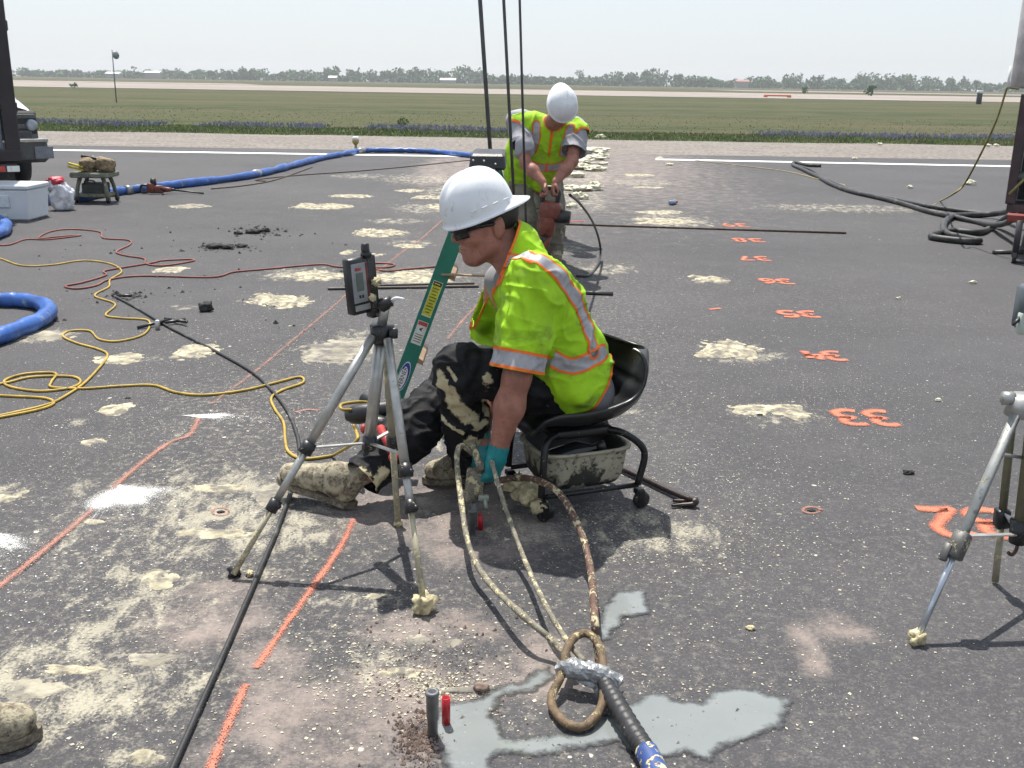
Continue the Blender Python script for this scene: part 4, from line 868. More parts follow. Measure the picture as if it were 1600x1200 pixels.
# ---- green stepladder seen from its side
def ladder():
    yl = 4.62; top = P(752, 262, yl); foot = P(606, 707, yl); foot = A(foot[0], foot[1], 0.0)
    t = thing('stepladder', foot, 'green fibreglass stepladder with black cap behind the seated worker', 'ladder')
    m_green = mat('green_fibreglass', (0.012, 0.16, 0.115), 0.45, var=0.15, vs=12)
    W = A(0.0, 0.32, 0); W0 = A(0, 0, 0)                                    # away to the far pair of rails
    ax = unit(top - foot); n = unit(A(0, -1, 0) - ax * (-ax[1])); side = np.cross(ax, n); L = np.linalg.norm(top - foot)
    for k, off in enumerate((W0, W)):
        r = obj('rail', MB().add(box((top + foot) / 2 + off, side, n, ax, .040, .003, L / 2)).add(box((top + foot) / 2 + off - n * .012 + side * .037, side, n, ax, .003, .012, L / 2)).add(box((top + foot) / 2 + off - n * .012 - side * .037, side, n, ax, .003, .012, L / 2)).geo(), m_green, t, smooth=False)
        if k == 0:
            def at(py):                                                       # point of the rail's middle line at picture height py
                best = min(np.linspace(0, 1, 800), key=lambda s: abs(((foot + ax * L * s - _C) @ _U) / ((foot + ax * L * s - _C) @ _F) * 1600 - (600 - py))); return foot + ax * L * best + n * .0035
            c1 = at(467); w1 = .024; h1 = abs((at(440) - at(494)) @ ax) / 2
            obj('warning_label', box(c1, side, n, ax, w1, .0012, h1), mat('label_edge', (.62, .62, .56), .5), r, smooth=False)
            obj('label_field', box(c1 + n * .0012 - ax * .008, side, n, ax, w1 * .88, .0008, h1 * .84), mat('yellow_label', (.50, .48, .02), .5, var=.3, vs=60), r, smooth=False)
            obj('label_header', box(c1 + n * .0012 + ax * h1 * .86, side, n, ax, w1 * .88, .0008, h1 * .11), m_black, r, smooth=False)
            obj('label_print', MB().add(box(c1 + n * .0022 + ax * h1 * .86 - side * .010, side, n, ax, .005, .0003, .0028)).add(box(c1 + n * .0022 + ax * h1 * .86 + side * .005, side, n, ax, .008, .0003, .0028)).geo(), mat('label_yellow_print', (.6, .55, .05), .5), r, smooth=False)
            for i in range(9): obj('label_print', box(c1 + n * .0022 + ax * (h1 * (.60 - i * .17)), side, n, ax, w1 * (.72 - .12 * (i % 3)), .0002, h1 * .03), mat('print_grey', (.12, .12, .04), .6) if i == 0 else bpy.data.materials['print_grey'], r, smooth=False)
            c1 = at(520); h1 = abs((at(503) - at(538)) @ ax) / 2
            obj('danger_label', box(c1, side, n, ax, .026, .0012, h1), mat('white_label', (.60, .60, .58), .5), r, smooth=False)
            obj('label_header', box(c1 + n * .0012 + ax * h1 * .80, side, n, ax, .023, .0008, h1 * .16, .0), mat('danger_red', (.42, .06, .05), .5), r, smooth=False)
            obj('label_figure', MB().add(box(c1 + n * .0014 + ax * h1 * .35, unit(side + ax), n, unit(ax - side), .009, .0006, .003)).add(box(c1 + n * .0014 + ax * h1 * .28, unit(side - ax), n, unit(ax + side), .008, .0006, .003)).geo(), m_black, r, smooth=False)
            for i in range(4): obj('label_print', box(c1 + n * .0014 - ax * (h1 * (.15 + i * .2)), side, n, ax, .019, .0005, h1 * .035), bpy.data.materials['print_grey'], r, smooth=False)
            c1 = at(588); ea = unit(ax); eb = side; ell = [c1 + n * .0 + ea * .082 * math.cos(q) + eb * .026 * math.sin(q) for q in np.linspace(0, 2 * math.pi, 40, endpoint=False)]
            def disc(pts, dn, th): p = np.array(pts); k2 = len(p); return np.vstack([p + n * dn, p + n * (dn + th)]), [list(range(k2, 2 * k2)), list(range(k2))[::-1]] + [[i, (i + 1) % k2, k2 + (i + 1) % k2, k2 + i] for i in range(k2)]
            obj('logo_plate', disc(ell, 0, .001), mat('logo_white', (.72, .72, .72), .4), r, smooth=False)
            obj('logo_plate', disc([c1 + (p - c1) * .93 for p in ell], .001, .0006), mat('logo_blue', (.03, .045, .30), .4), r, smooth=False)
            obj('logo_plate', disc([c1 - ea * .010 - eb * .003 + (p - c1) * .78 for p in ell], .0016, .0006), bpy.data.materials['logo_white'], r, smooth=False)
            obj('logo_text', text_geo('WERNER', c1 + n * .0026 - ea * .010 - eb * .003, ea, -eb, .031, .0004), m_black, r, smooth=False)
        obj('rail_foot', box(foot + off + A(0, 0, .02), side, n, EZ, .05, .03, .02, .004), m_black, t)
    rt = P(772, 268, yl); rf = A(rt[0] + 0.38, rt[1], 0)
    for off in (W0, W): obj('rear_rail', box((rt + rf) / 2 + off, *frame(rt - rf), .012, .025, np.linalg.norm(rt - rf) / 2), m_green, t, smooth=False)
    cp = P(762, 252, yl) + W / 2
    cap = obj('top_cap', box(cp, EX, unit(W), EZ, .078, .20, .036, .010, taper=1.12), m_black, t, smooth=False)
    for i, (bx_, by_) in enumerate(((739, 251), (756, 252), (774, 257), (755, 262), (772, 266))):
        bp_ = P(bx_, by_, yl - .075); obj('rivet', lathe([(.0055, 0), (.005, .003), (.002, .004)], A(bp_[0], cp[1] - .216, bp_[2]), (0, -1, 0), 10), mat('bright_rivet', (.6, .6, .6), .3, .9) if i == 0 else bpy.data.materials['bright_rivet'], cap)
    m_step = mat('tan_aluminium_step', (.33, .22, .14), .5, .3, var=.2)
    for py in (428, 330, 560):
        s0 = at(py); obj('step', box(s0 + W / 2 + side * .03, unit(W), side, EZ, .155, .038, .012, .002), m_step, t, smooth=False)
    s0 = at(428) + n * .006; s1 = P(790, 432, yl - .03); obj('spreader', box((s0 + s1) / 2, *frame(s1 - s0), .0135, .004, np.linalg.norm(s1 - s0) / 2, .002), m_step, t, smooth=False)
    s0 = at(405) - n * .32; s1 = P(770, 408, yl + .28); obj('spreader', box((s0 + s1) / 2, *frame(s1 - s0), .0135, .004, np.linalg.norm(s1 - s0) / 2, .002), mat('olive_spreader', (.20, .19, .06), .5), t, smooth=False)
ladder()

# ---- three tall steel rods standing behind the seated worker
def rod(name, a, b, r, m, label, grp=None, ribs=0.0, n=8):
    if ribs:
        k = max(6, int(np.linalg.norm(b - a) / .012)); path = [a + (b - a) * t for t in np.linspace(0, 1, k)]; g = tube(path, [r * (1 + (.22 if i % 2 else 0)) for i in range(k)], 6)
    else: g = tube([a, (a + b) / 2, b], r, n)
    o = obj(name, g, m); return tag(o, label, 'rod', grp)
for (b0, t0, r, lab) in (((785, 515), (750, 0), .0135, 'thick dark steel rod, leftmost of the three tall upright rods'), ((813, 505), (787, 0), .0105, 'middle of the three tall upright steel rods'), ((826, 495), (812, 0), .0088, 'thin dark steel rod, rightmost of the three tall upright rods')):
    g0 = G(*b0, 0.0); t_ = P(*t0, g0[1] / KY); rod('steel_rod', g0, g0 + (t_ - g0) * 1.45, r, m_steel, lab, 'tall rods behind the seated worker')
m_rebar = mat('dusty_rebar', (.12, .105, .095), .6, .4, var=.3, splat=.12, ss=30)
rod('reinforcing_bar', G(512, 451, .012), G(748, 447, .012), .011, m_rebar, 'ribbed steel bar on the asphalt, nearer of the two behind the left tripod', 'loose bars', .2)
rod('reinforcing_bar', G(538, 447, .012), G(740, 448, .012) + A(0, .16, 0), .010, m_rebar, 'ribbed steel bar on the asphalt, farther of the two behind the left tripod', 'loose bars', .2)
rod('steel_rod', G(878, 350, .012), G(1322, 364, .012), .013, m_rust, 'long thin brown rod lying across the asphalt behind the seated worker')
rod('steel_bar', G(905, 457, .015), G(958, 459, .015), .016, m_steel, 'short dark steel bar on the asphalt right behind the seated worker')
rod('steel_bar', G(1612, 394, .02), G(1552, 394, .02), .022, m_steel, 'dark steel bar with pointed end on the asphalt at the right edge')
rod('steel_bar', G(1612, 410, .012), G(1580, 409, .012), .012, m_steel, 'thin dark bar on the asphalt at the right edge, nearest of the bars there')
rod('steel_rod', G(318, 302, .015), G(262, 299, .015) + A(0, 0, .03), .013, m_steel, 'drill bit rod lying right of the red drill near the blue hose')

# ---- cords and hoses on the ground
def cord(name, pts, r, m, label, cat, grp=None, n=6, k=7, lift=None):
    P3 = [G(p[0], p[1], (p[2] if len(p) > 2 else 0) + r) for p in pts]
    return tag(obj(name, tube(spline(P3, k), r, n), m), label, cat, grp)
m_yel = mat('yellow_cord_sheath', (.46, .31, .045), .5, var=.25, vs=8, splat=.1, ss=30, dirt=(.2, .15, .05), dirt_amt=.3, ds=12)
cord('extension_cord', [(-40, 396), (0, 404), (35, 415), (80, 414), (130, 407), (172, 412), (190, 424), (172, 437), (170, 448), (148, 462), (180, 475), (165, 492), (190, 497), (232, 501), (225, 522), (185, 533), (155, 530), (140, 517),
      (110, 517), (98, 525), (120, 536), (155, 546), (168, 556), (150, 580), (130, 600), (108, 615), (85, 628), (60, 636), (20, 645), (-40, 658)], .0075, m_yel, 'yellow extension cord winding from the far left past the black rod', 'cord')
cord('extension_cord', [(-40, 606), (10, 598), (50, 589), (110, 588), (126, 596), (110, 606), (60, 611), (15, 604), (8, 594), (40, 584), (86, 583), (80, 597), (82, 605), (130, 607), (190, 603), (240, 602), (275, 613), (320, 617), (380, 610), (430, 598), (468, 589),
      (473, 598), (440, 610), (424, 622), (430, 640), (443, 660), (446, 690), (452, 707), (475, 717), (520, 712)], .0075, m_yel, 'yellow extension cord looping in front of the seated worker to the drill', 'cord')
cord('extension_cord', [(-40, 616), (20, 619), (70, 622), (84, 630), (60, 640), (0, 652), (-40, 660)], .0075, m_yel, 'short bight of yellow cord at the left edge', 'cord')
m_redc = mat('dusty_red_cord', (.25, .075, .06), .6, var=.3, splat=.1, ss=30, dirt=(.17, .11, .09), dirt_amt=.4, ds=9)
cord('extension_cord', [(-30, 380), (10, 383), (40, 374), (75, 374), (125, 368), (110, 368), (88, 370), (60, 372), (78, 362), (110, 358), (155, 362), (162, 372), (200, 375), (203, 382), (182, 393), (195, 399), (225, 404), (228, 412), (255, 415), (300, 408), (296, 405),
      (255, 407), (235, 411), (180, 420), (162, 424), (165, 430), (130, 441), (102, 447), (120, 451), (150, 446), (170, 437), (220, 431), (330, 433), (365, 425), (420, 420), (500, 413), (530, 417), (600, 418), (616, 413), (590, 411), (570, 414), (600, 423), (640, 420), (700, 415)], .0085, m_redc, 'dusty red extension cord winding across the asphalt behind the yellow cord', 'cord')
cord('probe_rod', [(178, 462), (215, 482), (262, 510), (330, 545), (392, 580), (425, 610), (448, 640), (462, 672), (468, 705), (462, 740), (452, 775), (435, 822), (415, 870), (385, 940), (350, 1020), (310, 1110), (272, 1195), (255, 1235)], .0095, m_rubber, 'long thin black flexible rod running past the left tripod to the bottom edge', 'rod')
st = thing('small_stand', G(252, 505), 'small black folded metal stand lying over the black flexible rod', 'stand')
for a_, b_ in (((215, 512), (262, 500)), ((245, 506), (290, 499)), ((258, 498), (292, 503)), ((175, 461), (205, 462))): obj('leg', tube([G(*a_, .012), G(*b_, .03)], .011, 7), m_blackf, st)
obj('clip', box(G(246, 508, .03), EX, EY, EZ, .014, .012, .035, .004), mat('silver_clip', (.5, .5, .5), .4, .6), st)
cord('drill_cable', [(890, 304, .86), (906, 318, .72), (925, 345, .46), (936, 375, .2), (938, 400, .04), (930, 420, 0), (918, 431, 0), (900, 431, 0)], .011, m_black, 'black cable hanging from the drill of the bent worker', 'cable')
cord('thin_cable', [(415, 283), (400, 281), (440, 276), (490, 272), (550, 268), (640, 260), (735, 250)], .010, m_rust, 'thin brown cable stretched over the asphalt below the blue hose', 'cable')
cord('thin_cable', [(330, 295), (380, 290), (430, 281), (488, 261)], .010, m_rust, 'short brown cable crossing the asphalt right of the lying drill', 'cable')
cord('thin_cable', [(1085, 250), (1150, 258), (1230, 268), (1290, 283), (1316, 288), (1320, 290)], .009, mat('pale_yellow_cord', (.38, .31, .14), .6), 'thin pale yellow cord on the asphalt leading to the black hoses', 'cord')
m_blueh = mat('blue_lay_flat_hose', (.030, .105, .36), .42, var=.3, vs=5, bump=.006, bs=9, dirt=(.34, .40, .48), dirt_amt=.14, ds=6)
def hose(name, pts, r, m, label, grp, wr=0.0, n=12, k=10):
    P3 = spline([G(p[0], p[1], (p[2] if len(p) > 2 else 0) + r * .95) for p in pts], k); rad = r * (1 + wr * fbm(np.stack([np.arange(len(P3)) * .9, np.zeros(len(P3)), np.zeros(len(P3))], -1), 3))
    return tag(obj(name, tube(P3, rad, n), m), label, 'hose', grp)
hose('blue_hose', [(-30, 318), (40, 316), (90, 312), (125, 308), (175, 300), (260, 290), (340, 281), (400, 272), (450, 260), (500, 247), (545, 239), (570, 235), (640, 235), (690, 238), (740, 243), (790, 247)], .062, m_blueh, 'long blue hose running from the cooler to the green stepladder', 'blue hoses', .5); bh = bpy.data.objects['blue_hose']
for x_, y_, x2_, y2_ in ((395, 272.6, 404, 270.8), (560, 236.5, 568, 235.4), (196, 297.6, 203, 296.8)): obj('coupling', tube([G(x_, y_, .06), G(x2_, y2_, .06)], .072, 14), mat('hose_coupling', (.30, .31, .33), .4, .6) if 'hose_coupling' not in bpy.data.materials else bpy.data.materials['hose_coupling'], bh)
hose('blue_hose', [(-70, 380), (-30, 372), (2, 362), (9, 352), (0, 345), (-40, 342)], .062, m_blueh, 'short blue hose bend at the left edge just below the cooler', 'blue hoses', .3)
hose('blue_hose', [(-90, 560), (-40, 540), (0, 525), (40, 510), (68, 496), (76, 484), (62, 474), (30, 469), (-20, 469), (-80, 474)], .055, m_blueh, 'thick blue hose loop cut off by the left edge beside the yellow cord', 'blue hoses', .25)
hose('black_hose', [(1283, 259), (1262, 258), (1242, 254), (1240, 258), (1255, 265), (1280, 277), (1300, 288), (1330, 299), (1370, 308), (1410, 318), (1450, 330), (1500, 341), (1540, 350), (1570, 349, .15), (1600, 330, .4)], .036, m_rubber, 'long black hose folded back on itself near the white line on the right', 'black hoses', .15)
hose('black_hose', [(1242, 258), (1268, 266), (1290, 280), (1340, 300), (1400, 312), (1450, 322), (1505, 330), (1535, 334)], .031, m_rubber, 'second black hose lying along the long black hose on the right', 'black hoses', .15)
hose('black_hose', [(1625, 318, .30), (1590, 327, .2), (1560, 333, .05), (1530, 336), (1495, 337), (1478, 345), (1474, 358), (1482, 366), (1500, 370), (1530, 376), (1514, 377), (1480, 374), (1456, 370), (1462, 366), (1490, 361), (1530, 363), (1555, 352), (1585, 332, .25)], .039, m_rubber, 'thick black hose coiled on the asphalt before the right trailer', 'black hoses', .1)

# ---- injection hoses in the foreground
m_h1 = mat('foam_caked_hose', (.22, .20, .155), .7, var=.35, vs=40, splat=.5, ss=30, bump=.002, bs=120)
m_h2 = mat('rust_red_caked_hose', (.13, .07, .05), .65, var=.4, vs=40, splat=.5, ss=26, bump=.002, bs=120)
m_hb = mat('brown_caked_hose', (.15, .10, .055), .7, var=.4, vs=40, splat=.40, ss=26, bump=.003, bs=90, splat_col=(.50, .42, .24))
def freehose(name, pts, r, m, label, n=10):
    path = spline(pts, 9); rad = r * (1 + .30 * np.clip(fbm(path * 40, 3), -.2, 1)); return tag(obj(name, tube(path, rad, n), m), label, 'hose', 'injection hoses from the gun to the taped bundle')
BUN = G(908, 1045, .05)
freehose('injection_hose', [P(742, 712, 3.46), P(722, 696, 3.44), P(714, 715, 3.40), P(719, 770, 3.28), P(732, 850, 3.05), P(760, 905, 2.88), G(815, 960, .10), G(868, 1005, .06), BUN + A(-.02, .02, 0)], .0105, m_h1, 'pale caked hose bowing out left from the gloved hand to the taped bundle')
freehose('injection_hose', [P(768, 720, 3.38), P(775, 745, 3.33), P(792, 800, 3.2), P(822, 880, 2.98), G(855, 950, .10), G(885, 1000, .07), BUN + A(.01, .02, .01)], .0085, m_h1, 'thin straight caked hose, middle of the three below the gloved hand')
freehose('injection_hose', [P(775, 752, 3.50), P(805, 747, 3.48), P(838, 750, 3.40), P(875, 772, 3.28), P(905, 825, 3.12), P(922, 885, 2.95), G(929, 960, .10), G(932, 1000, .05), G(940, 1045, .04)], .0125, m_h2, 'rust red caked hose arching out right to the taped bundle')
lp = [G(x, y, z) for x, y, z in ((884, 1055, .055), (884, 1020, .08), (898, 996, .085), (918, 990, .08), (936, 1008, .075), (942, 1040, .06), (944, 1075, .045), (938, 1108, .03), (915, 1134, .02), (888, 1132, .02), (866, 1110, .02), (862, 1088, .03), (874, 1062, .05), (882, 1040, .06))]
tag(obj('hose_loop', tube(spline(lp, 8), .0125, 10), m_hb), 'brown caked hose loop standing in the puddle before the taped bundle', 'hose')
def crumple(g, amp, fr):
    v, f = g; return v + amp * np.stack([np.abs(fbm(v * fr + k, 3)) - .2 for k in (0, 31, 67)], -1), f
tp = thing('tape_wrap', BUN, 'torn silver grey tape wrapped round the hose bundle', 'tape')
obj('tape_band', crumple(tube(spline([G(872, 1046, .055), G(900, 1045, .07), G(935, 1052, .065), G(968, 1066, .045)], 14), [.020, .028, .025, .022], 18), .016, 34), mat('silver_tape', (.32, .33, .34), .35, .4, var=.35, vs=60, bump=.004, bs=50), tp, smooth=False)
for i, (a_, b_, c_) in enumerate((((880, 1055, .05), (930, 1078, .03), (955, 1060, .05)), ((950, 1050, .06), (975, 1066, .02), (958, 1085, .02)), ((915, 1060, .05), (935, 1090, .012), (950, 1075, .03)))):
    v = np.array([G(*a_), G(*b_), G(*c_)]); v = np.vstack([v, v.mean(0) + A(0, 0, .012)]); o_ = obj('tape_flap', (v, [[0, 1, 3], [1, 2, 3], [2, 0, 3]]), bpy.data.materials['silver_tape'], tp); solid(o_, .0012)
mh = thing('main_hose', G(1000, 1140), 'thick ribbed black hose with blue end running out of the puddle at the bottom edge', 'hose')
hp = spline([G(940, 1058, .05), G(955, 1085, .045), G(975, 1120, .04), G(1000, 1160, .035), G(1012, 1178, .035)], 16)
obj('ribbed_wrap', tube(hp, [.019 + .007 * min(1, i / 20) + (.0022 if (i // 2) % 2 else 0) for i in range(len(hp))], 14), mat('wrapped_black_tape', (.03, .03, .033), .5, var=.4, splat=.16, ss=24, bump=.002, bs=60), mh)
obj('blue_cover', tube(spline([G(1010, 1174, .036), G(1025, 1205, .036), G(1055, 1270, .036), G(1120, 1400, .036)], 8), .030, 14), mat('blue_cover_with_foam', (.035, .08, .27), .5, var=.4, splat=.5, ss=30), mh)

# injection gun and the ports it serves
ig = thing('injection_gun', P(742, 770, 3.45), 'foam caked injection gun held down by the teal glove', 'injection gun')
obj('gun_body', MB().add(box(P(742, 752, 3.44), *frame(unit(A(.1, 0, 1))), .035, .03, .05, .01)).add(tube([P(752, 735, 3.40), P(738, 690, 3.47)], [.016, .014], 8)).add(ico(P(735, 772, 3.43), (.03, .026, .03), 2, .4, 2.5, seed=2)).geo(), m_h1, ig)
obj('barrel', tube([P(742, 775, 3.44), A(*(P(740, 822, 3.40)))], [.014, .011], 10), m_greyp, ig)
obj('valve', MB().add(box(P(756, 778, 3.40), EX, EY, EZ, .02, .012, .012, .004)).add(tube([P(758, 780, 3.38), P(760, 795, 3.36)], .008, 8)).geo(), mat('green_grey_brass', (.25, .28, .23), .5, .3, splat=.3), ig)
def port(px, py, label, h=.10, s=1.0):
    b = G(px, py); t = thing('injection_port', b, label, 'pipe', 'injection ports driven into the asphalt')
    obj('pipe', lathe([(.0135 * s, -.02), (.0135 * s, h * .42), (.016 * s, h * .43), (.0165 * s, h * .93), (.019 * s, h * .94), (.018 * s, h), (.0095 * s, h), (.0095 * s, h * .7)], b, n=18), m_greyp, t)
    obj('red_sleeve', lathe([(.0115 * s, 0), (.0115 * s, h * .62), (.009 * s, h * .62), (.009 * s, h * .4)], b + A(.032 * s, .05 * s, 0), n=14), mat('red_sleeve', (.40, .012, .02), .4), t)
port(676, 1150, 'grey injection pipe with red sleeve in the puddle at the bottom of the picture', .135, 1.0); port(738, 835, 'dark injection pipe with red sleeve under the injection gun', .10, .9)
tag(obj('stone', ico(G(753, 1074, .012), (.022, .014, .013), 2, .35, 2, seed=4), m_soil), 'brown broken stone lying right behind the grey injection pipe', 'stone')
tag(obj('asphalt_lump', ico(G(321, 480, .03), (.05, .04, .045), 2, .5, 2, seed=8), m_asph), 'black lump of broken asphalt on the ground left of the laser receiver', 'asphalt lump')
for i, (x, y, r) in enumerate(((372, 364, .05), (395, 362, .07), (413, 360, .06), (335, 385, .07), (355, 386, .06), (345, 384, .05), (378, 384, .05))):
    tag(obj('asphalt_lump', ico(G(x, y, r * .3), (r, r * .7, r * .45), 2, .5, 2, seed=20 + i), m_asph), ('black asphalt chip, leftmost in the farther heap behind the yellow cord', 'black asphalt chip, middle one of the farther heap behind the yellow cord', 'black asphalt chip, rightmost in the farther heap behind the yellow cord', 'black asphalt chip, leftmost in the nearer heap behind the yellow cord', 'black asphalt chip, third from left in the nearer heap', 'black asphalt chip, second from left in the nearer heap', 'black asphalt chip, rightmost in the nearer heap behind the yellow cord')[i], 'asphalt lump', 'asphalt chips in the heap')
tag(obj('asphalt_lump', ico(G(1419, 738, .008), (.025, .016, .012), 2, .5, 2, seed=31), m_asph), 'single black asphalt crumb between painted 33 and 32', 'asphalt lump')

# ---- pry bar, spray can
pbz = .012
pb = thing('pry_bar', G(1060, 785), 'dark steel pry bar with forked hook lying right of the rolling seat', 'pry bar')
m_pry = mat('worn_dark_pry_steel', (.045, .035, .033), .45, .6, var=.4, vs=25, splat=.05)
obj('shaft', tube(spline([G(900, 700, .02), G(985, 738, .02), G(1040, 764, .02), G(1072, 778, .024), G(1083, 781, .026)], 6), .0125, 6), m_pry, pb)
obj('claw', MB().add(tube(spline([G(1078, 780, .026), G(1087, 783, .028), G(1083, 788, .016), G(1066, 789, .012), G(1049, 790, .010)], 5), [.014, .015, .013, .010, .006], 6)).add(tube(spline([G(1083, 782, .022), G(1070, 783, .012), G(1051, 782, .010)], 5), [.013, .010, .006], 6)).geo(), m_pry, pb)
sc = thing('spray_can', G(1056, 316), 'silver and blue spray can with orange cap lying on the asphalt', 'spray can')
a_, b_ = G(1047, 317, .035), G(1060, 314.5, .035); dd = unit(b_ - a_)
obj('can', lathe([(.012, 0), (.030, .004), (.033, .012), (.033, .15), (.024, .165)], a_, dd, 14), mat('silver_blue_can', (.25, .33, .45), .35, .5), sc); obj('cap', lathe([(.024, .16), (.026, .165), (.024, .21), (.010, .214)], a_, dd, 12), mat('orange_cap', (.6, .12, .05), .5), sc)

# ---- foam lumps thrown up along the dug lane
m_lump = mat('pale_foam_lump', (.68, .65, .50), .9, var=.2, vs=8, bump=.008, bs=25)
LUMPS = [(915, 236, 22, 5), (935, 234, 14, 3.5), (925, 247, 18, 4), (937, 244, 12, 5), (905, 252, 22, 4), (905, 261, 18, 6), (930, 264, 15, 5), (942, 256, 8, 3), (893, 274, 16, 5), (890, 294, 12, 5), (905, 295, 18, 5), (926, 294, 14, 4.5), (928, 289, 9, 5), (905, 307, 8, 7), (913, 309, 6, 4), (893, 322, 8, 4), (938, 213, 7, 2.5), (895, 243, 12, 3), (1031, 247, 4, 2), (1046, 257, 5, 2)]
ORD = ('farthest', 'second farthest', 'third farthest', 'fourth farthest', 'fifth farthest', 'sixth farthest', 'seventh farthest', 'eighth farthest', 'ninth farthest', 'ninth nearest', 'eighth nearest', 'seventh nearest', 'sixth nearest', 'fifth nearest', 'fourth nearest', 'third nearest', 'second nearest', 'nearest')
def lump_label(i):
    k = sorted(range(18), key=lambda q: LUMPS[q][1] + .01 * LUMPS[q][0]).index(i); w = 'broad' if LUMPS[i][2] > 14 else 'small'
    return w + ' pale foam lump, ' + ORD[k] + ' in the row heaped right of the bent worker'
for i, (x, y, rx, ry) in enumerate(LUMPS):
    c = G(x, y + ry * .6); s = c[1] / 1600; g = ico(c + A(0, 0, ry * s * .55), (rx * s, rx * s * .8, ry * s * 1.0), 4, .6, 2.6, seed=40 + i); g[0][:, 2] = np.maximum(g[0][:, 2], .001)
    tag(obj('foam_lump', g, m_lump), lump_label(i) if i < 18 else ('pale foam lump at the end of the white line' if i == 18 else 'pale foam lump just below the end of the white line'), 'foam lump', 'foam lumps along the dug lane')
for i, (x, y, r) in enumerate(((1517, 286, .09), (1422, 292, .05), (1520, 441, .03), (1404, 466, .02), (1375, 225, .07), (1336, 248, .06), (1466, 625, .016), (1173, 981, .014), (1545, 227, .08), (1557, 227, .08))):
    tag(obj('foam_lump', ico(G(x, y, r * .4), (r, r * .7, r * .55), 2, .5, 2, seed=70 + i), m_lump if i != 7 else m_foamlump),
        ('pale foam lump before the right trailer', 'small foam lump left of the lump before the right trailer', 'small foam lump below the coiled black hose', 'tiny foam crumb above painted 33 on the bare asphalt', 'pale crumb on the shoulder beyond the right white line', 'pale crumb on the white line at right', 'small pebble of foam above painted 32', 'tan foam chip on the bare asphalt right of the small puddle', 'pale stone on the far shoulder edge beside the right trailer', 'pale stone on the far shoulder edge nearest the right trailer')[i], 'foam lump')

# ---- cooler, bag, boxes
c0 = G(8, 344); c1 = G(86, 340)
def cooler():
    base = G(45, 345); t = thing('cooler', base, 'white picnic cooler with closed lid at the left edge', 'cooler'); m_wh = mat('white_cooler_plastic', (.62, .66, .70), .4, var=.06, vs=4, dirt=(.4, .42, .44), dirt_amt=.1)
    yaw = math.radians(-24); ax = A(math.cos(yaw), math.sin(yaw), 0); ay = A(-math.sin(yaw), math.cos(yaw), 0)
    # two faces seen: short end on the left, long side on the right
    cc = G(46, 330); ax = unit(G(88, 335) - G(47, 346)); ay = unit(A(-ax[1], ax[0], 0)); cc = G(47, 346)
    L, W, Hc = .27, .20, .36
    ctr = cc + ax * L - ax * .0 + ay * .20 * 0
    e2 = unit(G(6, 342) - G(47, 346)); L2 = .30
    e2 = unit(e2 - ax * (e2 @ ax)); c = cc + ax * L + e2 * L2
    obj('tub', box(c + A(0, 0, Hc / 2), ax, e2, EZ, L, L2, Hc / 2, .02, taper=.93), m_wh, t, smooth=False); 
    lid = obj('lid', box(c + A(0, 0, Hc + .028), ax, e2, EZ, L + .012, L2 + .012, .026, .012), m_wh, t, smooth=False)
    obj('handle_recess', box(c - ax * (L - .012) + A(0, 0, Hc * .62), ax, e2, EZ, .02, .085, .075, .012), mat('cooler_handle', (.55, .59, .63), .4), t, smooth=False)
    obj('drain_plug', lathe([(.03, 0), (.03, .012), (.02, .016)], c - ax * (L * .945) + A(0, 0, .05), -ax, 14), bpy.data.materials['cooler_handle'], t)
cooler()
bg = thing('plastic_bag', G(97, 308), 'clear plastic bag with red ties behind the cooler', 'bag'); cb = G(97, 308, .16)
m_bag = mat('thin_clear_plastic', (.62, .63, .68), .25, var=.3, vs=9, bump=.03, bs=9); g = ico(cb + A(.0, 0, -.01), (.15, .13, .19), 4, .32, 2.2, seed=5); g[0][:, 2] = np.maximum(g[0][:, 2], .005); obj('sack', g, m_bag, bg)
obj('tie', ico(cb + A(-.06, 0, .20), (.10, .07, .05), 3, .6, 2.5, seed=6), mat('red_bag_tie', (.62, .06, .09), .5), bg); obj('neck', ico(cb + A(-.09, 0, .13), (.07, .07, .08), 3, .4, 2.5, seed=7), m_bag, bg)
bx_ = G(70, 296); t = thing('paper_box', bx_, 'small white box on the ground left of the plastic bag', 'box'); obj('carton', box(bx_ + A(0, 0, .04), EX, EY, EZ, .16, .10, .04, .004), m_white, t, smooth=False); obj('flap', box(bx_ + A(-.10, -.02, .084), EX, EY, EZ, .07, .08, .003), m_white, t, smooth=False)

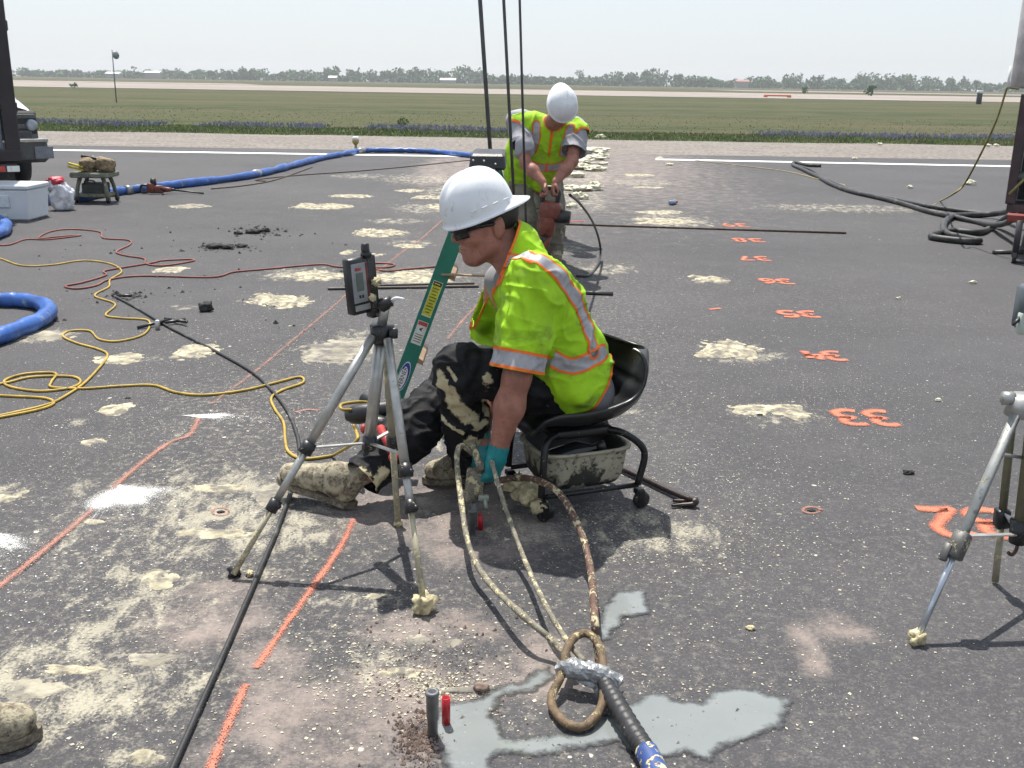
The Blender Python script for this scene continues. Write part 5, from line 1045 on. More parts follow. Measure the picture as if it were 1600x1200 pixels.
# ---- rolling utility seat with sacks on it
def creeper():
    b = G(150, 316); s = b[1] / 1600; t = thing('rolling_tool_seat', b, 'foam covered grey green rolling tool seat carrying two sacks', 'tool seat')
    m = mat('foam_dusted_green_plastic', (.17, .18, .135), .7, var=.3, splat=.26, ss=12); m2 = mat('dark_green_plastic', (.05, .06, .05), .6, splat=.12, ss=12)
    z1 = .34; W = 24 * s; D = .2
    obj('seat_top', box(b + A(0, .05, z1 + .03), EX, EY, EZ, 29 * s, D * 1.1, .035, .015), m, t, smooth=False)
    for sx in (-1, 1):
        for sy in (-1, 1):
            p0 = b + A(sx * W * 1.02, sy * D * .8 + .05, .05); p1 = b + A(sx * W * .72, sy * D * .6 + .05, z1)
            obj('leg', tube([p0, p0 * .4 + p1 * .6 + A(sx * .01, 0, 0), p1], [.03, .026, .03], 8), m, t)
            w_ = obj('caster', lathe([(.01, -.02), (.04, -.018), (.045, 0), (.04, .018), (.01, .02)], p0 + A(0, 0, -.005), (1, 0, 0), 14), m_black, t)
    obj('base_tray', box(b + A(0, .05, .10), EX, EY, EZ, W * .98, D * .8, .025, .01), m, t, smooth=False)
    obj('drawer', box(b + A(0, .05, .19), EX, EY, EZ, W * .70, D * .6, .07, .012), m2, t, smooth=False)
    obj('grip', tube(spline([b + A(-.07, -.13, .25), b + A(-.055, -.15, .30), b + A(.055, -.15, .30), b + A(.07, -.13, .25)], 5), .010, 7), m_black, t)
    m_s = mat('brown_mesh_sack', (.30, .23, .14), .85, var=.4, vs=18, bump=.02, bs=40)
    for i, (px, py, rx, rz, lab) in enumerate(((138, 259, 14, 13, 'tan mesh sack, left of the two on the rolling tool seat'), (164, 258, 14, 12, 'brown mesh sack, right of the two on the rolling tool seat'))):
        c = P(px, py, b[1] / KY); tag(obj('sack', ico(A(c[0], b[1] + .02, z1 + .065 + rz * s * .8), (rx * s * 1.05, .14, rz * s), 3, .4, 2.4, seed=50 + i), m_s), lab, 'sack', 'sacks on the tool seat')
    kn = thing('yellow_tool', P(118, 262, b[1] / KY), 'yellow handled tool sticking out left of the sacks', 'tool')
    for i in range(2): obj('handle', box(P(118, 258 + i * 5, b[1] / KY - .1), unit(A(1, 0, -.25)), EY, unit(A(.25, 0, 1)), .10, .02, .013, .005), mat('yellow_handle', (.62, .48, .02), .4), kn, smooth=False)
    tag(obj('dark_bar', tube([P(127, 244, b[1] / KY), P(175, 252, b[1] / KY)], .018, 7), m_black), 'dark bar lying across the top of the two sacks', 'bar')
creeper()

# ---- drills
def drill(base, ax, up, s, label, bit=0.35, lying=False):
    """rotary hammer: body along ax, D-handle at the back, bit at the front"""
    sd = np.cross(ax, up); t = thing('rotary_hammer', base, label, 'drill')
    c = np.asarray(base, float) if lying else np.asarray(base, float)
    return t, sd
def build_drill(t, o, ax, up, bit, m_body=None):
    sd = np.cross(ax, up); m_body = m_body or m_toolred
    obj('motor_housing', MB().add(box(o + ax * .10, sd, up, ax, .045, .055, .10, .02)).add(box(o + ax * .02 + up * .015, sd, up, ax, .05, .07, .06, .02)).geo(), m_body, t)
    obj('motor_pack', tube([o + ax * .05 + up * .06, o + ax * .05 + up * .15], [.05, .042], 14), m_black, t)
    obj('gear_nose', tube([o + ax * .19, o + ax * .27, o + ax * .31], [.042, .034, .026], 14), m_body, t)
    obj('chuck', tube([o + ax * .30, o + ax * .36], [.022, .018], 12), m_black, t)
    obj('rear_handle', tube(spline([o - ax * .03 + up * .05, o - ax * .11 + up * .05, o - ax * .13, o - ax * .11 - up * .05, o - ax * .03 - up * .05], 5), .017, 8), m_black, t)
    obj('side_handle', tube([o + ax * .20 + sd * .03, o + ax * .20 + sd * .15], [.016, .019], 10), m_black, t)
    obj('bit', tube([o + ax * .35, o + ax * (.36 + bit)], .010, 8), m_steel, t)
b = G(240, 303); t = thing('rotary_hammer', b, 'worn red rotary hammer lying on the asphalt beside the blue hose', 'drill')
build_drill(t, b + A(-.05, 0, .07), unit(A(1, .12, -.03)), unit(A(0, .2, 1)), .05)
b = G(585, 700); t = thing('rotary_hammer', b, 'black handled red rotary hammer standing behind the left tripod by the seated worker boot', 'drill')
hb = P(600, 692, 3.95)
obj('handle', tube(spline([P(540, 650, 3.95), P(560, 647, 3.95), P(640, 634, 3.95)], 4), [.020, .045, .036], 12), m_black, t)
obj('side_handle', tube([P(566, 622, 4.1), P(600, 636, 4.05)], [.024, .016], 10), m_black, t)
obj('housing', MB().add(box(P(597, 668, 3.9), unit(A(1, 0, -.3)), EY, unit(A(.3, 0, 1)), .05, .05, .05, .02)).geo(), m_black, t)
obj('motor_housing', MB().add(tube([P(594, 668, 3.6), P(612, 705, 3.5)], [.017, .017], 10)).add(ico(P(615, 715, 3.48), (.021, .02, .02), 2)).add(ico(P(568, 670, 3.6), (.013, .02, .02), 2)).geo(), m_red, t)
obj('gear_nose', tube([P(598, 690, 3.8), P(604, 735, 3.85)], [.045, .02], 10), m_black, t)
obj('bit', tube([P(604, 733, 3.85), G(606, 748, 0.0)], .010, 8), m_steel, t)
obj('cord', tube(spline([P(555, 640, 3.95), P(535, 640, 3.9), P(534, 632, 3.95), P(560, 628, 4.0), P(578, 629, 4.05)], 5), .0075, 6), m_yel, t)
obj('cord_tail', tube(spline([P(552, 664, 3.9), P(557, 675, 3.88), P(556, 690, 3.8), G(520, 712, .01)], 5), .0075, 6), m_yel, t)

# ---- runway light, lamp pole
b = G(556, 236); t = thing('runway_edge_light', b, 'yellow runway edge light with clear lens beside the white line', 'runway light'); s = b[1] / 1600
obj('stem', lathe([(.06, 0), (.035, 2 * s), (.03, 9 * s), (.075, 12 * s), (.085, 16 * s), (.07, 17 * s)], b, n=14), mat('yellow_fixture', (.42, .32, .10), .5), t); obj('lens', lathe([(.07, 16.5 * s), (.085, 18 * s), (.07, 21 * s), (.02, 22 * s)], b, n=14), mat('frosted_lens', (.8, .8, .76), .3), t)
b = G(182, 160); t = thing('lamp_pole', b, 'slim leaning pole with round disc head standing in the grass', 'pole'); top = P(175, 78, b[1] / KY)
obj('pole', tube([b, top], [.045, .03], 8), mat('grey_pole', (.22, .24, .25), .5, .4), t); hd = P(181, 86, b[1] / KY); obj('disc_head', lathe([(.02, -.05), (.24, -.03), (.26, 0), (.18, .08), (.04, .12)], hd, unit(A(1, -.6, .1)), 18), mat('blue_grey_disc', (.22, .26, .29), .5), t); obj('arm', tube([P(176, 84, b[1] / KY), P(186, 86, b[1] / KY)], .03, 6), m_dk, t)

# ---- left: rear of a dark box trailer and the pickup truck behind it
def left_vehicles():
    Yt = 12.2 * KY; x1 = P(28, 200, 12.2)[0]
    t = thing('box_trailer', A(x1 - 1.2, Yt, 0), 'tall dark box trailer cut off by the left edge', 'trailer'); m_dark = mat('dark_maroon_paint', (.022, .016, .020), .35, var=.3, vs=3); m_in = mat('grey_inner_panel', (.10, .115, .13), .5, var=.2, vs=3)
    bot = P(25, 252, 12.2)[2]
    turn((x1, Yt, 0), math.atan2(-x1, Yt) + .06)
    obj('side_panel', wbox(x1 - 2.5, x1 - .14, Yt + .08, Yt + 5.0, bot + .25, 3.9), m_in, t, smooth=False)
    obj('corner_post', box(A(x1 - .08, Yt + .02, (bot + 3.9) / 2), EX, EY, EZ, .085, .06, (3.9 - bot) / 2, .012), m_dark, t, smooth=False)
    obj('rear_sill', wbox(x1 - 2.4, x1 - .0, Yt - .05, Yt + .03, bot, bot + .14, .01), m_dark, t, smooth=False)
    obj('cross_rail', wbox(x1 - 2.4, x1 - .165, Yt - .02, Yt + .06, P(20, 172, 12.2)[2], P(20, 162, 12.2)[2], .008), m_dark, t, smooth=False)
    obj('door_panel', wbox(x1 - .42, x1 - .19, Yt + .0, Yt + .04, bot + .15, 3.8), mat('steel_blue_panel', (.13, .15, .18), .45, .2), t, smooth=False)
    obj('chassis_rail', wbox(x1 - 1.7, x1 - .25, Yt + .02, Yt + 4.5, bot - .16, bot), m_dk, t, smooth=False)
    for i in range(3): obj('hinge', wbox(x1 - .03, x1 + .02, Yt - .03, Yt + .06, 1.2 + i * .95, 1.32 + i * .95, .008), m_dark, t, smooth=False)
    zb = P(10, 262, 12.2)[2]; obj('bumper_bar', wbox(x1 - 2.0, x1 - .05, Yt - .10, Yt - .02, zb - .05, zb + .05, .01), m_dk, t, smooth=False)
    for i in range(6): obj('reflector', wbox(x1 - .18 - i * .16, x1 - .04 - i * .16, Yt - .106, Yt - .101, zb - .035, zb + .035), [m_white, mat('red_reflector', (.5, .05, .04), .3)][i % 2] if i < 2 else [m_white, bpy.data.materials['red_reflector']][i % 2], t, smooth=False)
    for dx in (-.35, -2.1):
        for dy in (.9, 1.9):
            w = obj('wheel', lathe([(.30, -.11), (.42, -.10), (.45, 0), (.42, .10), (.30, .11)], A(x1 + dx, Yt + dy, .45), (1, 0, 0), 28), m_rubber, t); obj('rim', lathe([(.10, -.10), (.25, -.12), (.27, .0), (.25, .12), (.10, .10)], A(x1 + dx, Yt + dy, .45), (1, 0, 0), 20), m_dk, w)
    obj('mud_flap', wbox(x1 - .62, x1 - .08, Yt + .28, Yt + .30, .14, bot), m_rubber, t, smooth=False)
    XF[0] = None
    # pickup: faces the camera, most of it hidden by the trailer
    Yp = 15.0; xr = P(62, 215, Yp)[0]; base = A(xr - 1.05, Yp * KY, 0); y0 = Yp * KY; t = thing('pickup_truck', base, 'white pickup truck with dark grille facing the camera behind the dark trailer', 'truck')
    turn((xr, y0, 0), math.atan2(-xr, y0) + .18)
    m_pw = mat('white_truck_paint', (.72, .72, .71), .25, var=.04, coat=.5); m_gr = mat('dark_grille', (.025, .025, .028), .35)
    zt = P(50, 163, Yp)[2]; zg0 = P(50, 226, Yp)[2]; zb0 = P(55, 252, Yp)[2]; zb1 = P(55, 216, Yp)[2]
    def sect(y, zl, zh, hw, r): # cross-section of the body
        return [A(base[0] + sx * hw * kx, y, z) for sx, kx, z in ((-1, 1, zl), (-1, 1.0, zh - r), (-1, .93, zh - r * .3), (-1, .8, zh), (1, .8, zh), (1, .93, zh - r * .3), (1, 1.0, zh - r), (1, 1, zl))]
    S = [sect(y0 + .02, zg0, zt - .04, .98, .14), sect(y0 + .10, zg0 - .15, zt - .02, 1.02, .15), sect(y0 + .9, .75, zt + .08, 1.03, .14), sect(y0 + 1.5, .55, zt + .12, 1.04, .14)]
    V = np.array([p for s_ in S for p in s_]); F = [[i * 8 + k, i * 8 + (k + 1) % 8, i * 8 + 8 + (k + 1) % 8, i * 8 + 8 + k] for i in range(3) for k in range(8)] + [list(range(8)), list(range(24, 32))[::-1]]
    obj('hood', (V, F), m_pw, t)
    S = [sect(y0 + 1.45, .5, zt + .10, 1.04, .1), sect(y0 + 2.1, .5, zt + .72, .95, .16), sect(y0 + 3.6, .5, zt + .75, .95, .16), sect(y0 + 3.9, .5, zt + .1, 1.03, .1), sect(y0 + 5.9, .5, zt + .05, 1.03, .1)]
    V = np.array([p for s_ in S for p in s_]); F = [[i * 8 + k, i * 8 + (k + 1) % 8, i * 8 + 8 + (k + 1) % 8, i * 8 + 8 + k] for i in range(4) for k in range(8)] + [list(range(8)), list(range(32, 40))[::-1]]
    obj('cab', (V, F), m_pw, t)
    v = np.array([[base[0] - .72, y0 + 1.52, zt + .20], [base[0] + .72, y0 + 1.52, zt + .20], [base[0] + .66, y0 + 2.02, zt + .66], [base[0] - .66, y0 + 2.02, zt + .66]]) + A(0, -.03, .01); obj('windscreen', (v, [[0, 1, 2, 3]]), mat('dark_glass', (.02, .025, .03), .05), t, smooth=False)
    g_ = obj('grille', box(A(base[0] + .02, y0 - .03, (zg0 + zt) / 2 - .06), EX, EY, EZ, 1.0, .05, (zt - zg0) / 2 - .03, .03), m_gr, t, smooth=False)
    for i in range(3): obj('grille_bar', box(A(base[0] + .02, y0 - .09, zg0 + .13 + i * (zt - zg0 - .24) / 2.4), EX, EY, EZ, .98, .012, .035, .008), mat('grey_grille_bar', (.16, .17, .17), .4) if i == 0 else bpy.data.materials['grey_grille_bar'], g_, smooth=False)
    eo = P(42, 195, Yp - .12); obj('emblem', lathe([(.085, 0), (.08, .012), (.05, .016)], A(eo[0], y0 - .10, eo[2]), (0, -1, 0), 20), mat('pale_emblem', (.5, .55, .62), .3, .5), g_).scale = (1, 1, 1)
    obj('bumper', box(A(base[0] + .06, y0 - .14, (zb0 + zb1) / 2), EX, EY, EZ, 1.05, .10, (zb1 - zb0) / 2, .05), mat('dull_bumper', (.13, .13, .135), .4, .5), t, smooth=False)
    obj('bumper_trim', box(A(base[0] + .06, y0 - .15, zb1 - .02), EX, EY, EZ, 1.06, .11, .03, .012), mat('chrome_trim', (.6, .6, .6), .2, .9), t, smooth=False)
    pl = P(54, 238, Yp - .2); obj('number_plate', box(A(pl[0], y0 - .255, pl[2]), EX, EY, EZ, .13, .008, .09, .004), mat('grey_plate', (.28, .30, .34), .4), t, smooth=False)
    obj('headlight', box(A(base[0] + .80, y0 - .085, zg0 + .12), EX, EY, EZ, .13, .03, .10, .02), mat('lamp_glass', (.10, .11, .12), .1), t, smooth=False); obj('headlight', box(A(base[0] - .80, y0 - .085, zg0 + .12), EX, EY, EZ, .13, .03, .10, .02), bpy.data.materials['lamp_glass'], t, smooth=False)
    for dx in (-.84, .84):
        for dy in (.75, 4.6):
            w = obj('wheel', lathe([(.26, -.13), (.38, -.12), (.41, 0), (.38, .12), (.26, .13)], A(base[0] + dx, y0 + dy, .41), (1, 0, 0), 26), m_rubber, t); obj('rim', lathe([(.1, -.12), (.23, -.13), (.24, 0), (.23, .13), (.1, .12)], A(base[0] + dx, y0 + dy, .41), (1, 0, 0), 18), m_alu, w)
    obj('axle', tube([A(base[0] - .8, y0 + .75, .41), A(base[0] + .8, y0 + .75, .41)], .07, 8), m_dk, t)
    obj('skid_plate', wbox(base[0] - .7, base[0] + .7, y0 + .05, y0 + 1.2, .32, .5), m_dk, t, smooth=False)
left_vehicles(); XF[0] = None

# ---- right: frame of an equipment trailer
def right_trailer():
    Yt = 10.0; y0 = Yt * KY; x0 = P(1573, 300, Yt)[0]; x0b = P(1580, 150, Yt)[0]; zb = P(1575, 318, Yt)[2]; zt = P(1582, 146, Yt)[2]
    t = thing('equipment_trailer', A(x0 + .9, y0, 0), 'open dark maroon equipment trailer frame at the right edge', 'trailer'); m_f = mat('maroon_frame', (.055, .030, .034), .45, var=.3, vs=6, dirt=(.10, .07, .06), dirt_amt=.3, ds=6); m_i = mat('black_interior', (.008, .008, .009), .6)
    turn((x0, y0, 0), -math.atan2(x0, y0) - .03)
    obj('corner_post', box(A(x0 + .045, y0, (zb + zt) / 2), EX, EY, EZ, .045, .05, (zt - zb) / 2, .008), m_f, t, smooth=False)
    obj('bottom_rail', wbox(x0 + .02, x0 + 2.6, y0 - .045, y0 + .05, zb - .08, zb, .006), m_f, t, smooth=False); obj('top_rail', wbox(x0 + .06, x0 + 2.6, y0 - .045, y0 + .05, zt - .005, zt + .05, .006), mat('grey_top_rail', (.35, .36, .37), .4, .3), t, smooth=False)
    obj('inner_wall', wbox(x0 + .095, x0 + 2.6, y0 + .5, y0 + .55, zb, zt), m_i, t, smooth=False); obj('inner_side', wbox(x0 + .06, x0 + .085, y0 + .06, y0 + 2.5, zb, zt), m_i, t, smooth=False); obj('deck', wbox(x0 + .05, x0 + 2.6, y0 + .06, y0 + 2.5, zb - .07, zb - .01), m_i, t, smooth=False)
    obj('shelf_tube', tube([P(1583, 275, Yt), P(1583, 275, Yt) + A(1.2, 0, -.02)], .05, 10), mat('green_grey_tube', (.10, .12, .11), .5), t)
    obj('tongue', box(P(1632, 341, 9.6), EX, EY, EZ, .16, .06, .04, .01), mat('red_tongue', (.24, .04, .03), .5), t, smooth=False); obj('jack', MB().add(tube([P(1634, 345, 9.5), A(P(1634, 345, 9.5)[0], P(1634, 345, 9.5)[1], .06)], .03, 10)).add(lathe([(.02, -.02), (.055, -.018), (.06, 0), (.055, .018), (.02, .02)], A(P(1634, 345, 9.5)[0], P(1634, 345, 9.5)[1], .06), (1, 0, 0), 14)).geo(), m_dk, t)
    for dy in (.6, 1.6): w = obj('wheel', lathe([(.2, -.1), (.3, -.09), (.33, 0), (.3, .09), (.2, .1)], A(x0 + 1.2, y0 + dy, .33), (1, 0, 0), 24), m_rubber, t); obj('rim', lathe([(.08, -.1), (.19, -.1), (.19, .1), (.08, .1)], A(x0 + 1.2, y0 + dy, .33), (1, 0, 0), 16), m_alu, w)
    XF[0] = None
    tk = thing('tank', A(P(1612, 140, Yt)[0], y0 + .25, zt), 'pale upright tank standing on the right trailer', 'tank'); cx = P(1592, 100, Yt)[0] + .30; obj('shell', lathe([(.21, .05), (.22, .08), (.22, .9), (.16, 1.05), (.05, 1.1)], A(cx, y0 + .25, zt), n=28), mat('pale_tank', (.42, .40, .40), .4, .2), tk); obj('foot_ring', lathe([(.2, .0), (.2, .05), (.17, .05)], A(cx, y0 + .25, zt + .05), n=24), m_dk, tk)
    b_ = P(1574, 140, Yt); tag(obj('white_pole', tube([b_, P(1580, 103, Yt)], .014, 8), m_white), 'short white pole tied to the right trailer', 'pole')
    tag(obj('rope', tube(spline([P(1592, 139, Yt), P(1576, 137, Yt), P(1572, 142, Yt), P(1560, 180, 10.1), P(1545, 215, 10.2), P(1525, 255, 10.4), P(1505, 290, 10.7), P(1488, 304, 10.9), G(1470, 314, .02), G(1455, 322, .015)], 8), .011, 6), mat('olive_rope', (.23, .19, .06), .7)), 'olive rope slanting from the right trailer down to the hoses', 'rope')
    tag(obj('strap', tube([P(1600, 280, Yt - .1), P(1577, 304, Yt - .1)], .014, 6), bpy.data.materials['olive_rope']), 'olive rope end inside the open right trailer frame', 'rope')
right_trailer()

# ================================================================== ROLLING SEAT
SF = unit(A(-0.93, -0.36, 0)); SL = np.cross(EZ, SF)                       # forward of the seat, its left (towards the camera)
SC = P(893, 640, 3.69); SEAT_Z = 0.40; SC = A(SC[0], SC[1], SEAT_Z)
def S(f, l, z): return A(SC[0], SC[1], 0) + SF * f + SL * l + EZ * z
st = thing('rolling_stool', S(0, 0, 0), 'black moulded rolling work seat with foam smeared tub under the seated worker', 'work seat')
prof = [(.22, -.05, .19), (.21, -.018, .21), (.15, -.004, .23), (.05, -.015, .242), (-.06, -.012, .245), (-.15, .005, .24), (-.22, .05, .232), (-.265, .115, .228), (-.295, .185, .215), (-.31, .235, .185), (-.315, .262, .13)]
pf = np.array([np.interp(np.linspace(0, 1, 60), np.linspace(0, 1, len(prof)), [q[i] for q in prof]) for i in range(3)]).T
pf = np.array([pf[max(0, i - 2):i + 3].mean(0) for i in range(60)]); V = []; nu = 41
for i, (f, z, w) in enumerate(pf):
    v = i / 59
    for u in np.linspace(-1, 1, nu):
        curl = (.06 + .05 * min(1, v * 2)) * abs(u) ** 3.0; rib = .004 * math.sin(v * 60) * (1 if (.52 < v < .75 and abs(u) < .75) else 0)
        back = max(0, (v - .45) / .55); wrap = .14 * back * u * u
        V.append(S(f + wrap * .9 + (rib if v > .5 else 0), w * u * (1 - .03 * abs(u)), SEAT_Z - .03 + z + curl * (1 - .75 * back) + (rib if v <= .5 else 0)))
F = [[i * nu + k, i * nu + k + 1, (i + 1) * nu + k + 1, (i + 1) * nu + k] for i in range(59) for k in range(nu - 1)]
seat = solid(obj('seat_shell', (np.array(V), F), mat('glossy_black_seat', (.014, .015, .017), .32, var=.35, vs=14, dirt=(.05, .05, .052), dirt_amt=.25, ds=8, splat=.07, ss=60), st), .014, 0)
m_fr = mat('black_frame_foam', (.014, .014, .015), .35, .3, splat=.13, ss=50)
obj('under_plate', box(S(.0, 0, SEAT_Z - .075), SF, SL, EZ, .13, .12, .018, .006), m_fr, st)
for sf in (1, -1):
    for sl_ in (1, -1):
        foot = S(.20 * sf if sf > 0 else -.22, .18 * sl_, .075)
        top = S(.10 * sf, .10 * sl_, SEAT_Z - .07)
        mid = S((.19 if sf > 0 else -.245), .175 * sl_, .24)
        lg = obj('leg', tube(spline([top, S(.17 * sf, .15 * sl_, SEAT_Z - .085), mid, foot + A(0, 0, .03)], 6), .0145, 10), m_fr, st)
        c = foot + A(0, 0, -.038) - SF * .02
        obj('caster_fork', MB().add(box(foot + A(0, 0, .0) - SF * .008, SF, SL, EZ, .018, .018, .012, .004)).add(box(foot - SF * .014 + SL * .017 + A(0, 0, -.022), SF, SL, EZ, .014, .003, .028, .002)).add(box(foot - SF * .014 - SL * .017 + A(0, 0, -.022), SF, SL, EZ, .014, .003, .028, .002)).geo(), m_fr, lg, smooth=False)
        obj('caster_wheel', lathe([(.008, -.012), (.030, -.012), (.036, -.006), (.036, .006), (.030, .012), (.008, .012)], c, SL, 20), m_blackf, lg)
for sl_ in (1, -1): obj('side_rail', tube([S(.19, .172 * sl_, .10), S(-.225, .172 * sl_, .10)], .011, 8), m_fr, st)
# tub: open box with rim, caked outside, dark inside
def tub():
    n = 32; W_, L_ = .155, .195; m_t = mat('foam_smeared_tub', (.035, .034, .03), .55, splat_col=(.43, .40, .30), splat=.0, attr='foam', var=.3); V = []; at_ = []
    def ring(k, z, s): 
        for i in range(n):
            a = 2 * math.pi * i / n; ca, sa = math.cos(a), math.sin(a); r = (abs(ca) ** 5 + abs(sa) ** 5) ** (-1 / 5)
            x = ca * r * L_ * s; y = sa * r * W_ * s; V.append(S(x - .02, y, z))
            hang = .13 + .045 * math.sin(i * 1.9) + .035 * math.sin(i * .8 + 1)
            at_.append({0: .6, 1: .6, 2: .55 if z < .2 else .7, 3: .0, 4: 0.0}[k] if k != 1 else .66 - .25 * (hang > .16) * (z < .2))
    zs = [(0, .10, .80), (1, .13, .90), (1, .18, .95), (1, .235, .98), (2, .25, 1.0), (2, .255, 1.05), (2, .248, 1.055), (2, .248, 1.0), (3, .22, .95), (3, .12, .84)]
    zs = [zs[0], zs[1], zs[2], zs[3], (2, .245, 1.0), (2, .247, 1.05), (2, .258, 1.05), (2, .258, .97), (3, .235, .945), (3, .12, .82)]
    for k, z, s in zs: ring(k, z, s)
    F = [[j * n + i, j * n + (i + 1) % n, (j + 1) * n + (i + 1) % n, (j + 1) * n + i] for j in range(len(zs) - 1) for i in range(n)] + [list(range(n))[::-1], [(len(zs) - 1) * n + i for i in range(n)]]
    V_ = np.array(V); at2 = np.array(at_); low = V_[:, 2] < .14; at2[low] = np.where(fbm(V_[low] * 9, 3) > .05, .75, .25)
    o = obj('tub', (V_, F), m_t, st, attrs=dict(foam=at2)); return o
tub()
bt = thing('bottle', S(.08, .04, .12), 'glossy black bottle lying in the tub of the rolling seat', 'bottle')
obj('flask', lathe([(.01, 0), (.045, .006), (.05, .02), (.05, .13), (.03, .17), (.016, .19), (.016, .215)], S(.13, .07, .20), unit(SF * -.9 + SL * .25 + EZ * .3), 20), mat('glossy_black_bottle', (.012, .013, .015), .12), bt)
obj('cap', lathe([(.019, .21), (.019, .24), (.010, .242)], S(.13, .07, .20), unit(SF * -.9 + SL * .25 + EZ * .3), 14), m_black, bt)
clump('foam_lump', S(.22, .10, .09), .05, m_foamlump, st, 14); clump('foam_lump', S(.24, .02, .10), .045, m_foamlump, st, 15); clump('foam_lump', S(.20, .17, .06), .032, m_foamlump, st, 16)

# ================================================================== PEOPLE
m_skin = mat('tanned_skin', (.36, .16, .115), .5, var=.22, vs=22, bump=.0012, bs=240, spec=.4, dirt=(.26, .105, .08), dirt_amt=.4, ds=45)
m_vest = mat('lime_mesh_fabric', (.36, .65, .010), .8, var=.16, vs=14, bump=.0012, bs=380, dirt=(.20, .32, .03), dirt_amt=.42, ds=9)
m_silver = mat('grey_reflective_tape', (.36, .36, .38), .45, .1, var=.15, vs=30, dirt=(.22, .22, .23), dirt_amt=.3, ds=18)
m_otrim = mat('orange_trim', (.85, .16, .012), .65, var=.12)
m_hat = mat('white_helmet_shell', (.78, .80, .83), .25, var=.05, vs=5, dirt=(.50, .49, .46), dirt_amt=.20, ds=34, coat=.25)
m_pantsb = mat('black_work_trousers', (.008, .0085, .011), .72, var=.5, vs=12, bump=.003, bs=30, splat=.06, ss=45, attr='foam', spec=.3)
m_boot = mat('foam_covered_boot', (.085, .055, .04), .7, var=.5, vs=30, splat=.70, ss=26, soft=.10, splat_col=(.46, .41, .29), bump=.0018, bs=50)
m_sole = mat('dusty_boot_sole', (.11, .09, .07), .85, var=.35, vs=20, splat=.5, ss=25, soft=.10, splat_col=(.36, .31, .22), bump=.002, bs=60)
m_glasses = mat('dark_glasses', (.006, .006, .007), .08, var=.1)
m_hair = mat('short_dark_hair', (.018, .013, .010), .6, var=.4, vs=120, bump=.002, bs=200)

def head_sdf(v, c, f, u, s=1.0):
    """adult head: skull, brow, nose, cheeks, lips, jaw, chin, ears"""
    l = np.cross(u, f); ax = np.stack([f, l, u])
    H = lambda a, b, d: c + (f * a + l * b + u * d) * s
    v.ell(H(-.012, 0, .032), np.array([.100, .078, .098]) * s, ax, .02)
    v.ell(H(.034, 0, -.035), np.array([.062, .062, .082]) * s, ax, .04 * s)
    v.ell(H(.072, 0, -.104), np.array([.024, .027, .022]) * s, ax, .03 * s)
    for q in (-1, 1):
        v.cap(H(.0, q * .056, -.055), H(.060, q * .022, -.104), .022 * s, .020 * s, .03 * s)
        v.ell(H(.062, q * .040, -.026), np.array([.028, .026, .026]) * s, ax, .02 * s)
        v.cap(H(.088, q * .014, .024), H(.074, q * .048, .020), .011 * s, .010 * s, .015 * s)
        v.ell(H(.080, q * .031, .002), np.array([.012, .014, .011]) * s, ax, .006 * s)
        v.ell(H(.100, q * .012, -.036), np.array([.012, .009, .009]) * s, ax, .008 * s)
        v.ell(H(-.014, q * .083, -.010), np.array([.021, .010, .033]) * s, ax, .006 * s)
        v.ell(H(-.026, q * .083, .002), np.array([.010, .006, .026]) * s, ax, .006 * s)
    v.cap(H(.092, 0, .012), H(.115, 0, -.028), .008 * s, .013 * s, .014 * s)
    v.ell(H(.094, 0, -.062), np.array([.013, .024, .0065]) * s, ax, .008 * s)
    v.ell(H(.091, 0, -.078), np.array([.013, .021, .0075]) * s, ax, .008 * s)
    return H
def helmet(parent, c, f, u, s=1.0, name='hard_hat'):
    """shell worn back to front: peak over the nape (-f)"""
    l = np.cross(u, f); n = 72; V = []; rows = 22; a_, b_, h_ = .138 * s, .116 * s, .150 * s
    for j in range(rows + 1):
        t = j / rows; ph = t * math.pi / 2; rr = math.sin(ph) ** .80; zz = math.cos(ph) ** .92 * h_
        for i in range(n):
            th = 2 * math.pi * i / n; x = -math.cos(th); y = math.sin(th)
            ridge = .013 * math.exp(-(y * rr * 7) ** 4) * (1 if t < .95 else .3) + .003 * math.exp(-((abs(y) * rr - .42) * 12) ** 2)
            V.append(c + (f * (x * rr * a_) + l * (y * rr * b_)) * (1 + ridge * .6) + u * (zz + ridge * .8))
    for e, drop in ((.006, -.006), (.012, -.012)):
        for i in range(n):
            th = 2 * math.pi * i / n; x = -math.cos(th); y = math.sin(th); pk = max(0.0, math.cos(th)) ** 1.6 * (1 if abs(th) < 7 else 1)
            ext = e + .055 * pk * (e / .012); V.append(c + f * (x * (a_ + ext)) + l * (y * (b_ + e + .006 * pk)) + u * (drop - .016 * pk * (e / .012)))
    V = np.array(V); F = [[j * n + i, j * n + (i + 1) % n, (j + 1) * n + (i + 1) % n, (j + 1) * n + i] for j in range(rows + 2) for i in range(n)]
    o = obj(name, (V, F), m_hat, parent); solid(o, .003, 0); return o
def ring_part(name, c, f, l, u, a, b, h0, h1, m, parent, n=48, arc=None):
    V = []; F = []; ths = np.linspace(*(arc or (0, 2 * math.pi)), n)
    for th in ths:
        for h in (h0, h1): V.append(c + f * math.cos(th) * a + l * math.sin(th) * b + u * h)
    for i in range(n - 1): F.append([2 * i, 2 * i + 2, 2 * i + 3, 2 * i + 1])
    return solid(obj(name, (np.array(V), F), m, parent), .004, 0)
